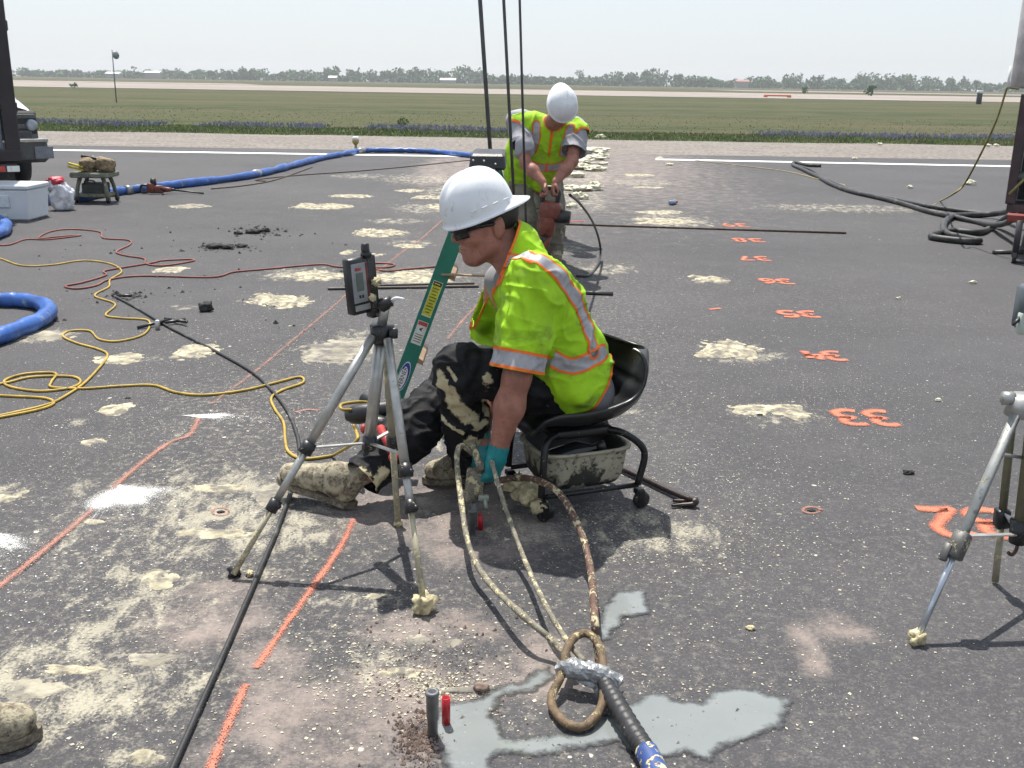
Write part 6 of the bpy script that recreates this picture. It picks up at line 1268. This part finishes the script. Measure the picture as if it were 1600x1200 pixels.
def boot(parent, heel, toe, ank, h=.005, lab=None):
    """boot from heel to toe with sole; ank = ankle centre"""
    fd = unit(toe - heel); L = np.linalg.norm(toe - heel); upv = unit(EZ - fd * fd[2]); sd = np.cross(upv, fd)
    Bp = lambda a, b, z: heel + fd * a * L + sd * b + upv * z
    v = Vol(np.minimum(np.minimum(heel, toe), ank) - .16, np.maximum(np.maximum(heel, toe), ank) + .18, .006)
    ax = np.stack([fd, sd, upv])
    v.ell(Bp(.80, 0, .055), (.20 * L, .052, .045), ax, .03); v.ell(Bp(.55, 0, .065), (.24 * L, .047, .052), ax, .04); v.ell(Bp(.18, 0, .06), (.17 * L, .043, .055), ax, .04)
    v.cap(Bp(.22, 0, .09), ank + EZ * .06, .052, .056, .05); v.cap(Bp(.55, 0, .08), Bp(.3, 0, .12), .04, .05, .04)
    Vv, F = v.mesh(2); Vv += vnormals(Vv, F) * (.0022 * fbm(Vv * 28, 3))[:, None]
    Tt = tris(F); a = (Vv - Bp(0, 0, .022)) @ upv; Vv, Tt, _ = clip(Vv, Tt, np.zeros((len(Vv), 1)), a)
    bo = obj('boot', (Vv, Tt), m_boot, parent)
    out = []; n = 28
    for z, k in ((0, .96), (.004, 1.0), (.026, 1.03), (.028, .98)):
        for i in range(n):
            th = 2 * math.pi * i / n; x = .5 + .53 * math.cos(th); w = np.interp(x, [-.03, .08, .3, .5, .75, .95, 1.03], [.0, .040, .042, .040, .054, .038, .0]) ; out.append(Bp(x, math.copysign(max(w, .012) * k, math.sin(th)) if abs(math.sin(th)) > 1e-6 else 0, z))
    F = [[j * n + i, j * n + (i + 1) % n, (j + 1) * n + (i + 1) % n, (j + 1) * n + i] for j in range(3) for i in range(n)] + [list(range(n))[::-1], [3 * n + i for i in range(n)]]
    obj('sole', (np.array(out), F), m_sole, bo, smooth=False)
    for i in range(4):
        p = Bp(.46 - i * .055, 0, .112 + i * .013); obj('lace', tube(spline([p + sd * .034 - upv * .012, p + upv * .012, p - sd * .034 - upv * .012], 4), .0035, 6), mat('dark_lace', (.05, .04, .03), .8) if 'dark_lace' not in bpy.data.materials else bpy.data.materials['dark_lace'], bo)
    return bo
def crease(V, N, amp, fr, seed=0):
    q = V * fr + seed; q = q + .6 * np.stack([vnoise(q * .7 + 9), vnoise(q * .7 + 29), vnoise(q * .7 + 51)], -1)
    return V + N * (amp * ((1 - np.abs(vnoise(q))) ** 4 - .2))[:, None]
def wrinkle(V, N, amp, fr, k=3): return V + N * (amp * fbm(V * fr, k))[:, None]
def shell(V, F, attrs): return V, tris(F), np.stack(attrs, 1)
def band_parts(V, T, N, d, half, trim, parent, name='reflective_band', off=.0025):
    """tape of half width `half` along d (distance to its middle line), with orange edging of width `trim`"""
    X = np.concatenate([N, d[:, None]], 1)
    a, b, x = clip(V, T, X, half - d); 
    if len(b): a, b, x = weld(a, b, x); obj(name, (a + x[:, :3] * off, b), m_silver, parent)
    a, b, x = clip(V, T, X, d - half)
    if len(b):
        a, b, x = clip(a, b, x, half + trim - x[:, 3])
        if len(b): a, b, x = weld(a, b, x); obj('orange_edging', (a + x[:, :3] * (off + .0005), b), m_otrim, parent)

def seated_worker():
    t = thing('person', G(700, 770), 'worker in lime safety vest and white helmet sitting on the rolling seat', 'person')
    J = dict(hipL=(882, 615, 3.63), hipR=(905, 600, 3.90), shL=(834, 448, 3.50), shR=(778, 436, 3.86), elL=(808, 588, 3.42), wrL=(778, 706, 3.43), elR=(768, 560, 3.92), wrR=(752, 690, 3.66),
             knL=(716, 574, 3.56), anL=(735, 722, 3.74), knR=(708, 606, 3.86), anR=(578, 738, 3.58), nb=(798, 398, 3.67))
    J = {k: P(*v) for k, v in J.items()}
    hips = (J['hipL'] + J['hipR']) / 2; sh = (J['shL'] + J['shR']) / 2; lat = unit(J['shL'] - J['shR']); up = unit(sh - hips); fwd = unit(np.cross(lat, up))
    hf = unit(A(-.93, -.36, 0)); tilt = math.radians(10); hfw = unit(hf * math.cos(tilt) - EZ * math.sin(tilt)); hup = unit(EZ * math.cos(tilt) + hf * math.sin(tilt)); hs = 1.15; ht = math.radians(22); cfw = unit(hf * math.cos(ht) - EZ * math.sin(ht)); cup = unit(EZ * math.cos(ht) + hf * math.sin(ht))
    hc = P(759, 349, 3.68); hmc = P(748, 330, 3.68)
    waist = hips * .62 + sh * .38; chest = hips * .22 + sh * .78
    def torso(v, g=0.0, k=.09):
        v.cap(hips + lat * .10, hips - lat * .10, .135 + g, None, k); v.cap(waist + lat * .085 + fwd * .02, waist - lat * .085 + fwd * .02, .135 + g, None, k); v.cap(waist + lat * .09 - fwd * .03, waist - lat * .09 - fwd * .03, .130 + g, None, k)
        v.cap(chest + lat * .10 - fwd * .035, chest - lat * .10 - fwd * .035, .135 + g, None, k); v.cap(J['shL'] - lat * .05, J['shR'] + lat * .05, .072 + g, None, k)
    lo = A(-1.1, 3.3, -.05); hi = A(.62, 4.6, 1.45)
    # --- body: one continuous surface
    v = Vol(lo, hi, .0055); torso(v, -.03)
    v.cap(J['shL'], J['elL'], .055, .050, .05); v.cap(J['elL'], J['elL'] * .6 + J['wrL'] * .4, .050, .056, .03); v.cap(J['elL'] * .6 + J['wrL'] * .4, J['wrL'], .055, .033, .03)
    v.cap(J['shR'], J['elR'], .055, .048, .05); v.cap(J['elR'], J['wrR'], .047, .032, .03)
    for a, b, c in ((J['hipL'], J['knL'], J['anL']), (J['hipR'], J['knR'], J['anR'])): v.cap(a, b, .08, .058, .05); v.cap(b, c, .058, .04, .03)
    v.cap(J['nb'] - up * .03, hc - hup * .05 - hfw * .025, .078, .072, .05)
    H = head_sdf(v, hc, hfw, hup, hs)
    def hand(v, wr, d, s, g=0.0, fist=True):
        """palm, four unequal curled fingers and a thumb off the side of the palm"""
        d = unit(d); side = unit(s - d * (s @ d)); nrm = np.cross(d, side); pc = wr + d * .055
        v.ell(pc, np.array([.052, .042, .022]) + g, np.stack([d, side, nrm]), .02)
        v.cap(wr - d * .02, wr + d * .03, .032 + g, .032 + g, .02)
        for i, (o, ln) in enumerate(((-.030, .85), (-.010, 1.0), (.011, .95), (.030, .78))):
            k0 = pc + d * .042 + side * o; k1 = k0 + (d * .75 + nrm * .62) * .040 * ln; k2 = k1 + (d * -.15 + nrm * 1.0) * .028 * ln; k3 = k2 + (d * -.9 + nrm * .35) * .022 * ln
            v.chain([k0, k1, k2, k3], [.0105 + g, .0098 + g, .0092 + g, .0085 + g], .006)
        t0 = pc - d * .015 - side * .036; t1 = t0 - side * .022 + nrm * .022 + d * .018; t2 = t1 + nrm * .026 + d * .022 + side * .008; v.chain([t0, t1, t2], [.014 + g, .0115 + g, .010 + g], .008)
    hd_ = unit(P(764, 760, 3.43) - J['wrL']); hs_ = unit(A(-.75, -.65, 0))
    hand(v, J['wrL'], hd_, hs_, -.002); hand(v, J['wrR'], unit(A(-.1, -.25, -1)), unit(A(-.6, .8, 0)))
    V, F = v.mesh(1); obj('body', (V, F), m_skin, t)
    # --- gloves
    v = Vol(J['wrL'] - .17, J['wrL'] + .17, .004); hand(v, J['wrL'], hd_, hs_, .0035); v.cap(J['wrL'] - hd_ * .035, J['wrL'] + hd_ * .02, .040, .037, .01)
    V, F = v.mesh(1); V = wrinkle(V, vnormals(V, F), .002, 60); Tt = tris(F); V, Tt, _ = clip(V, Tt, np.zeros((len(V), 1)), (V - (J['wrL'] - hd_ * .03)) @ hd_ + .004 * np.sin(V[:, 0] * 300)); m_gl = mat('teal_rubber_glove', (.008, .23, .25), .4, var=.2, vs=25, splat=.03, ss=40); obj('glove', (V, Tt), m_gl, t)
    v = Vol(J['wrR'] - .17, J['wrR'] + .17, .005); hand(v, J['wrR'], unit(A(-.1, -.25, -1)), unit(A(-.6, .8, 0)), .0035); V, F = v.mesh(1); obj('glove', (V, F), m_gl, t)
    # --- shirt
    v = Vol(lo, hi, .009); torso(v, -.004); v.cap(J['nb'] - up * .09, J['nb'] - up * .05, .08, .06, .04); V, F = v.mesh(2); V = V - fwd * (.03 * np.clip(((V - chest) @ fwd - .06) / .08, 0, 1))[:, None]; obj('shirt', (V, F), mat('grey_shirt', (.26, .26, .27), .85, var=.2, bump=.002, bs=60), t)
    # --- trousers
    v = Vol(lo, hi, .0075); v.cap(hips + lat * .08, hips - lat * .08, .120, None, .05); v.cap(J['hipL'] - lat * .03, J['hipR'] + lat * .03, .115, None, .05)
    cuffL = J['anL'] + unit(J['anL'] - J['knL']) * .0; cuffR = J['anR'] + unit(J['anR'] - J['knR']) * .03
    v.cap(J['hipL'], J['knL'], .100, .093, .05); v.cap(J['knL'], J['knL'] * .5 + cuffL * .5, .090, .090, .03); v.cap(J['knL'] * .5 + cuffL * .5, cuffL, .088, .074, .03)
    v.cap(J['hipR'], J['knR'], .110, .096, .05); v.cap(J['knR'], J['knR'] * .5 + cuffR * .5, .098, .100, .03); v.cap(J['knR'] * .5 + cuffR * .5, cuffR, .098, .082, .03)
    V, F = v.mesh(2); N = vnormals(V, F); V = wrinkle(V, N, .014, A(7, 7, 11)); V = crease(V, N, .014, A(9, 9, 15)); V = crease(V, N, .008, A(20, 20, 26), 70)
    # folds that run round the limbs
    for a, b in ((J['knL'], cuffL), (J['knR'], cuffR), (J['hipL'], J['knL'])):
        ab = b - a; tt = np.clip(((V - a) @ ab) / (ab @ ab), 0, 1); near = np.exp(-((np.linalg.norm(V - a - tt[:, None] * ab, axis=1) - .09) / .04) ** 2); s_ = tt * np.linalg.norm(ab); V = V + N * (near * .005 * np.sin(s_ * 95 + 6 * fbm(V * 6, 2)) * (.3 + np.abs(tt - .4)))[:, None]
    bv = BVHTree.FromPolygons(V.tolist(), F.tolist())
    def hit(b, px, py):
        q = b.ray_cast(Vector(_C), Vector(unit(_ray(px, py)))); return None if q[0] is None else np.array(q[0])
    fo = np.zeros(len(V))
    for pts, w in (([(686, 588), (698, 612), (712, 640), (730, 655)], .030), ([(704, 610), (722, 642), (742, 655)], .028), ([(690, 650), (704, 668), (722, 676)], .012), ([(700, 575), (712, 592)], .010), ([(762, 590), (760, 640), (752, 690)], .022), ([(735, 690), (752, 705), (765, 690)], .035), ([(745, 670), (760, 660)], .02),
                   ([(545, 720), (560, 745), (575, 770)], .05), ([(560, 700), (545, 730)], .04), ([(585, 760), (600, 740)], .03)):
        q = [h for h in (hit(bv, *p) for p in pts) if h is not None]
        if len(q) > 1: fo = np.maximum(fo, np.clip(1.15 - poly_dist(V, q) / w * .7, 0, .78))
    Tt = tris(F); X = fo[:, None]
    for c, k in ((cuffL, J['knL']), (cuffR, J['knR'])):
        ax_ = unit(k - c); near = np.linalg.norm(V - c, axis=1) < .22; a = np.where(near, (V - c) @ ax_ + .012 + .008 * fbm(V * 12, 2), 1.0); V, Tt, X = clip(V, Tt, X, a)
    solid(obj('trousers', (V, Tt), m_pantsb, t, attrs=dict(foam=X[:, 0])), .004)
    # --- boots
    boot(t, G(552, 800, 0.0) + A(0, .03, .004), P(436, 752, 3.66), J['anR'] + A(.03, .02, -.03))
    toe = G(662, 758, .0) + A(0.0, .02, .004); heel = toe + A(.29, .03, 0); boot(t, heel, toe, J['anL'] + A(.05, .02, -.05))
    # --- vest with short sleeves
    v = Vol(lo, hi, .0065); torso(v, .016); 
    sdir = unit(J['elL'] - J['shL']); s1 = J['shL'] + sdir * .33
    v.cap(J['shL'] - sdir * .02, J['shL'] + sdir * .14, .092, .096, .07); v.cap(J['shL'] + sdir * .14, s1, .096, .104, .03)
    sdr = unit(J['elR'] - J['shR']); v.cap(J['shR'], J['shR'] + sdr * .28, .088, .098, .06)
    v.ell(P(900, 588, 3.70), (.125, .225, .115), None, .06); v.cap(J['nb'] - up * .10, J['nb'] - hfw * .018 + hup * .03, .125, .092, .06)
    v.ell(P(752, 470, 3.80), (.055, .10, .13), None, .05)
    V, F = v.mesh(2); N = vnormals(V, F)
    V = wrinkle(V, N, .012, A(6, 6, 8)); V = crease(V, N, .013, A(14, 14, 6)); V = crease(V, N, .007, A(9, 9, 22), 40)
    tt = np.clip(((V - J['shL']) @ sdir) / .33, 0, 1); near = np.exp(-((np.linalg.norm(V - J['shL'] - sdir * (tt * .33)[:, None], axis=1) - .10) / .03) ** 2)
    V = V + N * (near * .006 * np.sin(((V @ lat) * 60 + (V @ unit(A(1, 0, .4))) * 75 + 5 * fbm(V * 7, 2))))[:, None] * .8
    bv = BVHTree.FromPolygons(V.tolist(), F.tolist())
    Tt = tris(F); N = vnormals(V, F)
    # cuts: sleeve end, other sleeve end, neck, hem, front opening
    relv = V - J['shL']; along = relv @ sdir; rad = np.linalg.norm(relv - along[:, None] * sdir, axis=1)
    slv = (rad < .135) & (along > .12) & ((V - hips) @ lat > .135)
    c_sl = np.where(slv, (.315 - along), .3)
    relr = V - J['shR']; ar = relr @ sdr; rr_ = np.linalg.norm(relr - ar[:, None] * sdr, axis=1); c_sr = np.where((rr_ < .13) & (ar > .1) & ((V - hips) @ lat < -.12), .26 - ar, .3)
    nax = unit(hc - hup * .05 - J['nb']); rn_ = V - J['nb']; an_ = rn_ @ nax; c_nk = np.minimum(.028 - an_ - .55 * (rn_ @ hfw), .3)
    hem = unit(up * .96 + fwd * .26); hl = P(905, 628, 3.62); c_hm = (V - hl) @ hem + .012 * np.sin((V @ fwd) * 14)
    c_hm = np.where(slv & (along > .15), .3, c_hm)
    la = (V - sh) @ lat; fr = (V - chest) @ fwd; upc = (V - chest) @ up; c_op = np.where(fr > .02, np.abs(la - .00 + .05 * np.clip(-upc, 0, 1)) - (.018 + .05 * np.clip(-upc, 0, .4) + .10 * np.clip(upc - .02, 0, .3)), .3)
    X = np.concatenate([N, np.stack([c_sl, c_sr, c_nk, c_hm, c_op], 1)], 1); Vc, Tc, Xc = V, Tt, X
    for k in range(5):
        Vc, Tc, Xc = clip(Vc, Tc, Xc, Xc[:, 3 + k])
    Vc, Tc, Xc = weld(Vc, Tc, Xc)
    vest = obj('safety_vest', (Vc, Tc), m_vest, t); solid(vest, .003)
    Nc = Xc[:, :3]; edge = np.min(Xc[:, [5, 6, 7]], 1)
    a, b, x = clip(Vc, Tc, np.concatenate([Nc, edge[:, None]], 1), .011 - edge)
    if len(b): obj('orange_edging', (a + x[:, :3] * .003, b), m_otrim, vest)
    def path(pp): return [h for h in (hit(bv, *p) for p in pp) if h is not None]
    # sleeve tape
    dsl = np.where(slv_c := ((np.linalg.norm((Vc - J['shL']) - (((Vc - J['shL']) @ sdir)[:, None]) * sdir, axis=1) < .14) & ((Vc - J['shL']) @ sdir > .14) & (Xc[:, 3] < .2)), np.abs((.315 - (Vc - J['shL']) @ sdir) - .038), .5)
    band_parts(Vc, Tc, Nc, dsl, .026, .011, vest)
    for pts in ([(792, 408), (815, 400), (838, 404), (862, 418), (885, 442), (905, 475), (918, 510), (928, 548)], [(864, 560), (878, 568), (895, 572), (910, 568), (922, 562), (930, 558), (937, 554), (941, 551)]):
        q = path(pts)
        if len(q) > 1:
            d = poly_dist(Vc, spline(q, 4)); d = np.where(slv_c, .5, d); band_parts(Vc, Tc, Nc, d, .025, .010, vest)
    # --- helmet, strap, glasses, hair
    hh = helmet(t, hmc, cfw, cup, 1.03)
    for i in range(4): obj('side_slot', box(P(740 + i * 17, 330 - i * 6.5, 3.68 - .120), cfw, np.cross(cup, cfw), cup, .011, .003, .0025, .001), m_hat, hh, smooth=False)
    l = np.cross(hup, hfw); m_strap = mat('navy_suspension', (.012, .014, .028), .6)
    ring_part('suspension_band', hmc, cfw, l, cup, .128, .104, -.034, .004, m_strap, hh)
    obj('ratchet_knob', lathe([(.018, 0), (.018, .014), (.012, .018)], hmc - cfw * .124 + l * .045 - cup * .026, -cfw, 14), m_black, hh)
    v = Vol(hc - .2, hc + .2, .005); ax = np.stack([hfw, l, hup]); v.ell(H(-.020, 0, .034), np.array([.098, .081, .098]) * hs, ax, .01); V, F = v.mesh(1); Tt = tris(F)
    a = np.minimum(-((V - hc) @ hfw) + .000, (V - hc) @ hup + .035 + .35 * np.clip((V - hc) @ hfw + .05, -.2, .1)); V, Tt, _ = clip(V, Tt, np.zeros((len(V), 1)), np.minimum(a, -.004 - (V - hmc) @ cup)); obj('hair', (V, Tt), m_hair, t)
    gl = obj('sunglasses', MB().add(tube(spline([H(.078, -.052, .004), H(.095, -.032, .0), H(.104, 0, .006), H(.095, .032, .0), H(.078, .052, .004)], 5), .006, 8)).add(tube(spline([H(.078, .054, .008), H(.03, .079, .010), H(-.02, .085, .008)], 4), [.011, .008, .005], 8)).add(tube(spline([H(.078, -.054, .008), H(.03, -.077, .010), H(-.02, -.083, .008)], 4), [.007, .006, .004], 8)).geo(), m_glasses, t)
    for q in (-1, 1):
        V = []; nn_ = 9
        for i in range(nn_):
            for j in range(nn_):
                a, b = i / (nn_ - 1), j / (nn_ - 1); y = q * (.009 + .056 * a); x = .121 - .004 * a - .030 * a * a; z = .022 - (.056 - .014 * a) * b; V.append(H(x - .006 * (2 * b - 1) ** 2, y, z))
        solid(obj('lens', (np.array(V), [[i * nn_ + j, (i + 1) * nn_ + j, (i + 1) * nn_ + j + 1, i * nn_ + j + 1] for i in range(nn_ - 1) for j in range(nn_ - 1)]), m_glasses, gl), .002, 0)
    return t
seated_worker()

def bent_worker():
    t = thing('person', G(850, 408), 'bent worker in lime vest and grey T-shirt drilling into the runway', 'person')
    J = dict(hA=(810, 272, 9.25), hB=(856, 274, 9.25), shA=(810, 192, 8.95), shB=(900, 204, 8.92), eA=(822, 256, 8.72), eB=(894, 252, 8.72), wA=(848, 284, 8.60), wB=(869, 283, 8.60), kA=(822, 342, 9.10), kB=(864, 344, 9.10), aA=(828, 402, 9.20), aB=(866, 396, 9.28), nb=(868, 182, 8.82))
    J = {k: P(*v) for k, v in J.items()}; hips = (J['hA'] + J['hB']) / 2; sh = (J['shA'] + J['shB']) / 2; lat = unit(J['shB'] - J['shA']); up = unit(sh - hips); fwd = unit(np.cross(lat, up))
    hc = P(880, 168, 8.66); hfw = unit(A(.05, -.42, -.9)); hup = unit(np.cross(hfw, np.cross(A(.12, -.88, .45), hfw))); hs = 1.05
    waist = hips * .6 + sh * .4; chest = hips * .25 + sh * .75
    def torso(v, g=0.0, k=.10):
        v.cap(hips + lat * .10, hips - lat * .10, .155 + g, None, k); v.cap(waist + lat * .11 + fwd * .03, waist - lat * .12 + fwd * .03, .170 + g, None, k); v.cap(chest + lat * .12, chest - lat * .13, .158 + g, None, k); v.cap(J['shA'] + lat * .06, J['shB'] - lat * .06, .085 + g, None, k)
    lo = A(-.25, 8.7, -.05); hi = A(1.0, 10.4, 1.75)
    v = Vol(lo, hi, .008); torso(v, -.03)
    for a, b, c in (('shA', 'eA', 'wA'), ('shB', 'eB', 'wB')): v.cap(J[a], J[b], .062, .052, .05); v.cap(J[b], J[b] * .6 + J[c] * .4, .052, .055, .03); v.cap(J[b] * .6 + J[c] * .4, J[c], .055, .036, .03)
    for a, b, c in (('hA', 'kA', 'aA'), ('hB', 'kB', 'aB')): v.cap(J[a], J[b], .085, .06, .05); v.cap(J[b], J[c], .06, .042, .03)
    v.cap(J['nb'] - up * .06, hc - hup * .04, .085, .072, .05); H = head_sdf(v, hc, hfw, hup, hs)
    for w, sgn in (('wA', 1), ('wB', -1)):
        d = unit(A(.35 * sgn, -.2, -.9)); s = unit(A(.3, -.9, .1)); s = unit(s - d * (s @ d)); nr = np.cross(d, s) * sgn; pc = J[w] + d * .05
        v.ell(pc, (.054, .044, .026), np.stack([d, s, nr]), .02)
        for o, ln in ((-.032, .85), (-.011, 1), (.011, .95), (.031, .78)):
            k0 = pc + d * .042 + s * o; k1 = k0 + (d * .8 + nr * .6) * .04 * ln; k2 = k1 + (nr - d * .2) * .03 * ln; k3 = k2 + (-d * .9 + nr * .2) * .022 * ln; v.chain([k0, k1, k2, k3], [.0115, .0108, .010, .0095], .004)
        t0 = pc - d * .01 + s * .04; t1 = t0 + s * .02 + nr * .02 + d * .02; v.chain([t0, t1, t1 + d * .026 + nr * .012], [.015, .0125, .011], .006)
    V, F = v.mesh(1); obj('body', (V, F), m_skin, t)
    # T-shirt
    v = Vol(lo, hi, .010); torso(v, -.002)
    for a, b in (('shA', 'eA'), ('shB', 'eB')): d = unit(J[b] - J[a]); v.cap(J[a] - d * .02, J[a] + d * .25, .098, .108, .06)
    V, F = v.mesh(2); V = wrinkle(V, vnormals(V, F), .014, 8); V = crease(V, vnormals(V, F), .018, A(10, 10, 7)); Tt = tris(F); X = np.zeros((len(V), 1))
    for a, b in (('shA', 'eA'), ('shB', 'eB')):
        d = unit(J[b] - J[a]); al = (V - J[a]) @ d; rd = np.linalg.norm(V - J[a] - al[:, None] * d, axis=1); lt = np.abs((V - hips) @ lat) > .17; V, Tt, X = clip(V, Tt, X, np.where((rd < .15) & (al > .12) & lt, .235 - al, .3))
    solid(obj('t_shirt', (V, Tt), mat('light_grey_t_shirt', (.36, .36, .39), .85, var=.15, vs=10, bump=.003, bs=40), t), .004)
    # trousers
    v = Vol(lo, hi, .010); v.cap(hips + lat * .10, hips - lat * .10, .150, None, .06)
    for a, b, c in (('hA', 'kA', 'aA'), ('hB', 'kB', 'aB')): v.cap(J[a], J[b], .120, .092, .04); v.cap(J[b], J[c], .092, .090, .03)
    V, F = v.mesh(2); N = vnormals(V, F); V = wrinkle(V, N, .016, A(8, 8, 11)); V = crease(V, N, .013, A(8, 8, 13)); Tt = tris(F); X = np.zeros((len(V), 1))
    V, Tt, X = clip(V, Tt, X, V[:, 2] - .06); solid(obj('trousers', (V, Tt), mat('dusty_grey_trousers', (.19, .175, .135), .8, var=.3, vs=8, bump=.004, bs=30, splat=.06, ss=14, dirt=(.26, .245, .20), dirt_amt=.3, ds=6), t), .004)
    for a in ('aA', 'aB'):
        h_ = A(J[a][0] - .005, J[a][1] + .08, .004); boot(t, h_, h_ + A(.03, -.30, 0), J[a] + A(0, .0, -.02))
    # vest
    v = Vol(lo, hi, .009); torso(v, .018)
    for a, b_ in (('shA', 'eA'), ('shB', 'eB')): v.cap(J[a] + (sh - J[a]) * .3, J[a] + unit(J[b_] - J[a]) * .03, .10, .118, .05)
    V, F = v.mesh(2); N = vnormals(V, F); V = wrinkle(V, N, .014, 7); V = crease(V, N, .016, A(12, 12, 8)); N = vnormals(V, F)
    bv = BVHTree.FromPolygons(V.tolist(), F.tolist())
    def path(pp):
        out = []
        for p in pp:
            q = bv.ray_cast(Vector(_C), Vector(unit(_ray(*p))))
            if q[0] is not None: out.append(np.array(q[0]))
        return out
    la = (V - sh) @ lat; fr = (V - chest) @ fwd; upc = (V - chest) @ up
    c_arm = np.minimum(*[np.linalg.norm(V - (J[a] + unit(J[b_] - J[a]) * .10 + lat * (.05 if a == 'shB' else -.05)), axis=1) - .114 for a, b_ in (('shA', 'eA'), ('shB', 'eB'))]); 
    c_nk = np.where(fr > -.05, np.linalg.norm((V - J['nb']) - ((V - J['nb']) @ up)[:, None] * up * .3, axis=1) - .095, .3)
    c_hm = (V - hips) @ up + .06 + .02 * fbm(V * 5, 2) + np.where(fr > 0, .04 * np.abs(la) * 4 - .02, 0)
    X = np.concatenate([N, np.stack([c_arm, c_nk, c_hm], 1)], 1); Tt = tris(F); Vc, Tc, Xc = V, Tt, X
    for k in range(3): Vc, Tc, Xc = clip(Vc, Tc, Xc, Xc[:, 3 + k])
    Vc, Tc, Xc = weld(Vc, Tc, Xc); vest = obj('safety_vest', (Vc, Tc), m_vest, t); solid(vest, .004); Nc = Xc[:, :3]; e = Xc[:, 3:6].min(1); a, b, x = clip(Vc, Tc, np.concatenate([Nc, e[:, None]], 1), .012 - e)
    if len(b): obj('orange_edging', (a + x[:, :3] * .004, b), m_otrim, vest)
    for pts in ([(826, 160), (832, 172), (838, 195), (838, 215), (832, 235)], [(893, 178), (892, 200), (884, 225), (880, 240)], [(832, 258), (845, 262), (865, 262), (880, 256)], [(800, 200), (797, 212), (792, 225)]):
        q = path(pts)
        if len(q) > 1: band_parts(Vc, Tc, Nc, poly_dist(Vc, spline(q, 4)), .030, .011, vest, off=.004)
    for pts in ([(864, 192), (861, 215), (858, 240), (853, 266)], [(852, 185), (858, 196), (864, 212)]):
        q = path(pts)
        if len(q) > 1:
            d = poly_dist(Vc, spline(q, 4)); a, b, x = clip(Vc, Tc, np.concatenate([Nc, d[:, None]], 1), .011 - d)
            if len(b): obj('zip_trim', (a + x[:, :3] * .007, b), m_otrim, vest)
    hh = helmet(t, P(879, 164, 8.60) + hup * .0, hfw, hup, 1.08)
    l = np.cross(hup, hfw); ring_part('suspension_band', H(-.010, 0, .045), hfw, l, hup, .108, .086, -.02, .02, m_black, hh)
    v = Vol(hc - .2, hc + .2, .007); v.ell(H(-.020, 0, .030), np.array([.098, .081, .098]) * hs, np.stack([hfw, l, hup]), .01); V, F = v.mesh(1); Tt = tris(F); V, Tt, _ = clip(V, Tt, np.zeros((len(V), 1)), -((V - hc) @ hfw) + .02); obj('hair', (V, Tt), m_hair, t)
    return t
bw = bent_worker()
b = P(860, 322, 8.60); t = thing('rotary_hammer', b, 'worn red rotary hammer held by the bent worker', 'drill')
hp_ = P(858, 300, 8.60); XF[0] = lambda v: (v - hp_) * 1.32 + hp_
build_drill(t, P(858, 318, 8.60), unit(A(-.10, 0.05, -1)), unit(A(1, -.2, -.10)), .12); XF[0] = None

# third worker, almost wholly hidden behind the bent one
def third():
    c = copy_tree(bw); off = P(921, 176, 10.6) - P(902, 204, 8.92)
    c.location = Vector(WLOC[bw.name] + A(.09, 1.6, -.06)); c['label'] = 'worker in lime vest almost hidden behind the bent worker'; return c
third()

# boot of a further worker at the lower left corner
t = thing('person', G(-40, 1150), 'leg and foam caked boot of a worker cut off at the lower left corner', 'person')
toe = G(62, 1150, .0) + A(0, .0, .004); heel = toe + A(-.27, -.13, 0); boot(t, heel, toe, heel + A(.05, .03, .12))
v = Vol(heel - A(.3, .3, .1), heel + A(.35, .35, .75), .01); v.cap(heel + A(.05, .03, .12), heel + A(.0, .0, .52), .075, .085, .02); V, F = v.mesh(2); obj('trousers', (wrinkle(V, vnormals(V, F), .015, 9), F), mat('dark_trousers', (.02, .02, .023), .7, splat=.1), t)

# ================================================================== HAZE
m_hz = bpy.data.materials.new('haze_air'); m_hz.use_nodes = True; nt = m_hz.node_tree
for n_ in list(nt.nodes):
    if n_.type == 'BSDF_PRINCIPLED': nt.nodes.remove(n_)
pv = nt.nodes.new('ShaderNodeVolumePrincipled'); pv.inputs['Density'].default_value = 0.00038; pv.inputs['Color'].default_value = (0.93, 0.96, 1.0, 1); pv.inputs['Anisotropy'].default_value = 0.2
nt.links.new(pv.outputs[0], [n_ for n_ in nt.nodes if n_.type == 'OUTPUT_MATERIAL'][0].inputs['Volume'])
hz = obj('haze', wbox(-1450, 1450, -80, 1450, -1.1, 20), m_hz, smooth=False, base=(0, 0, -1.1)); hz['kind'] = 'stuff'; hz['label'] = 'pale haze in the air over the airfield'; hz['category'] = 'haze'
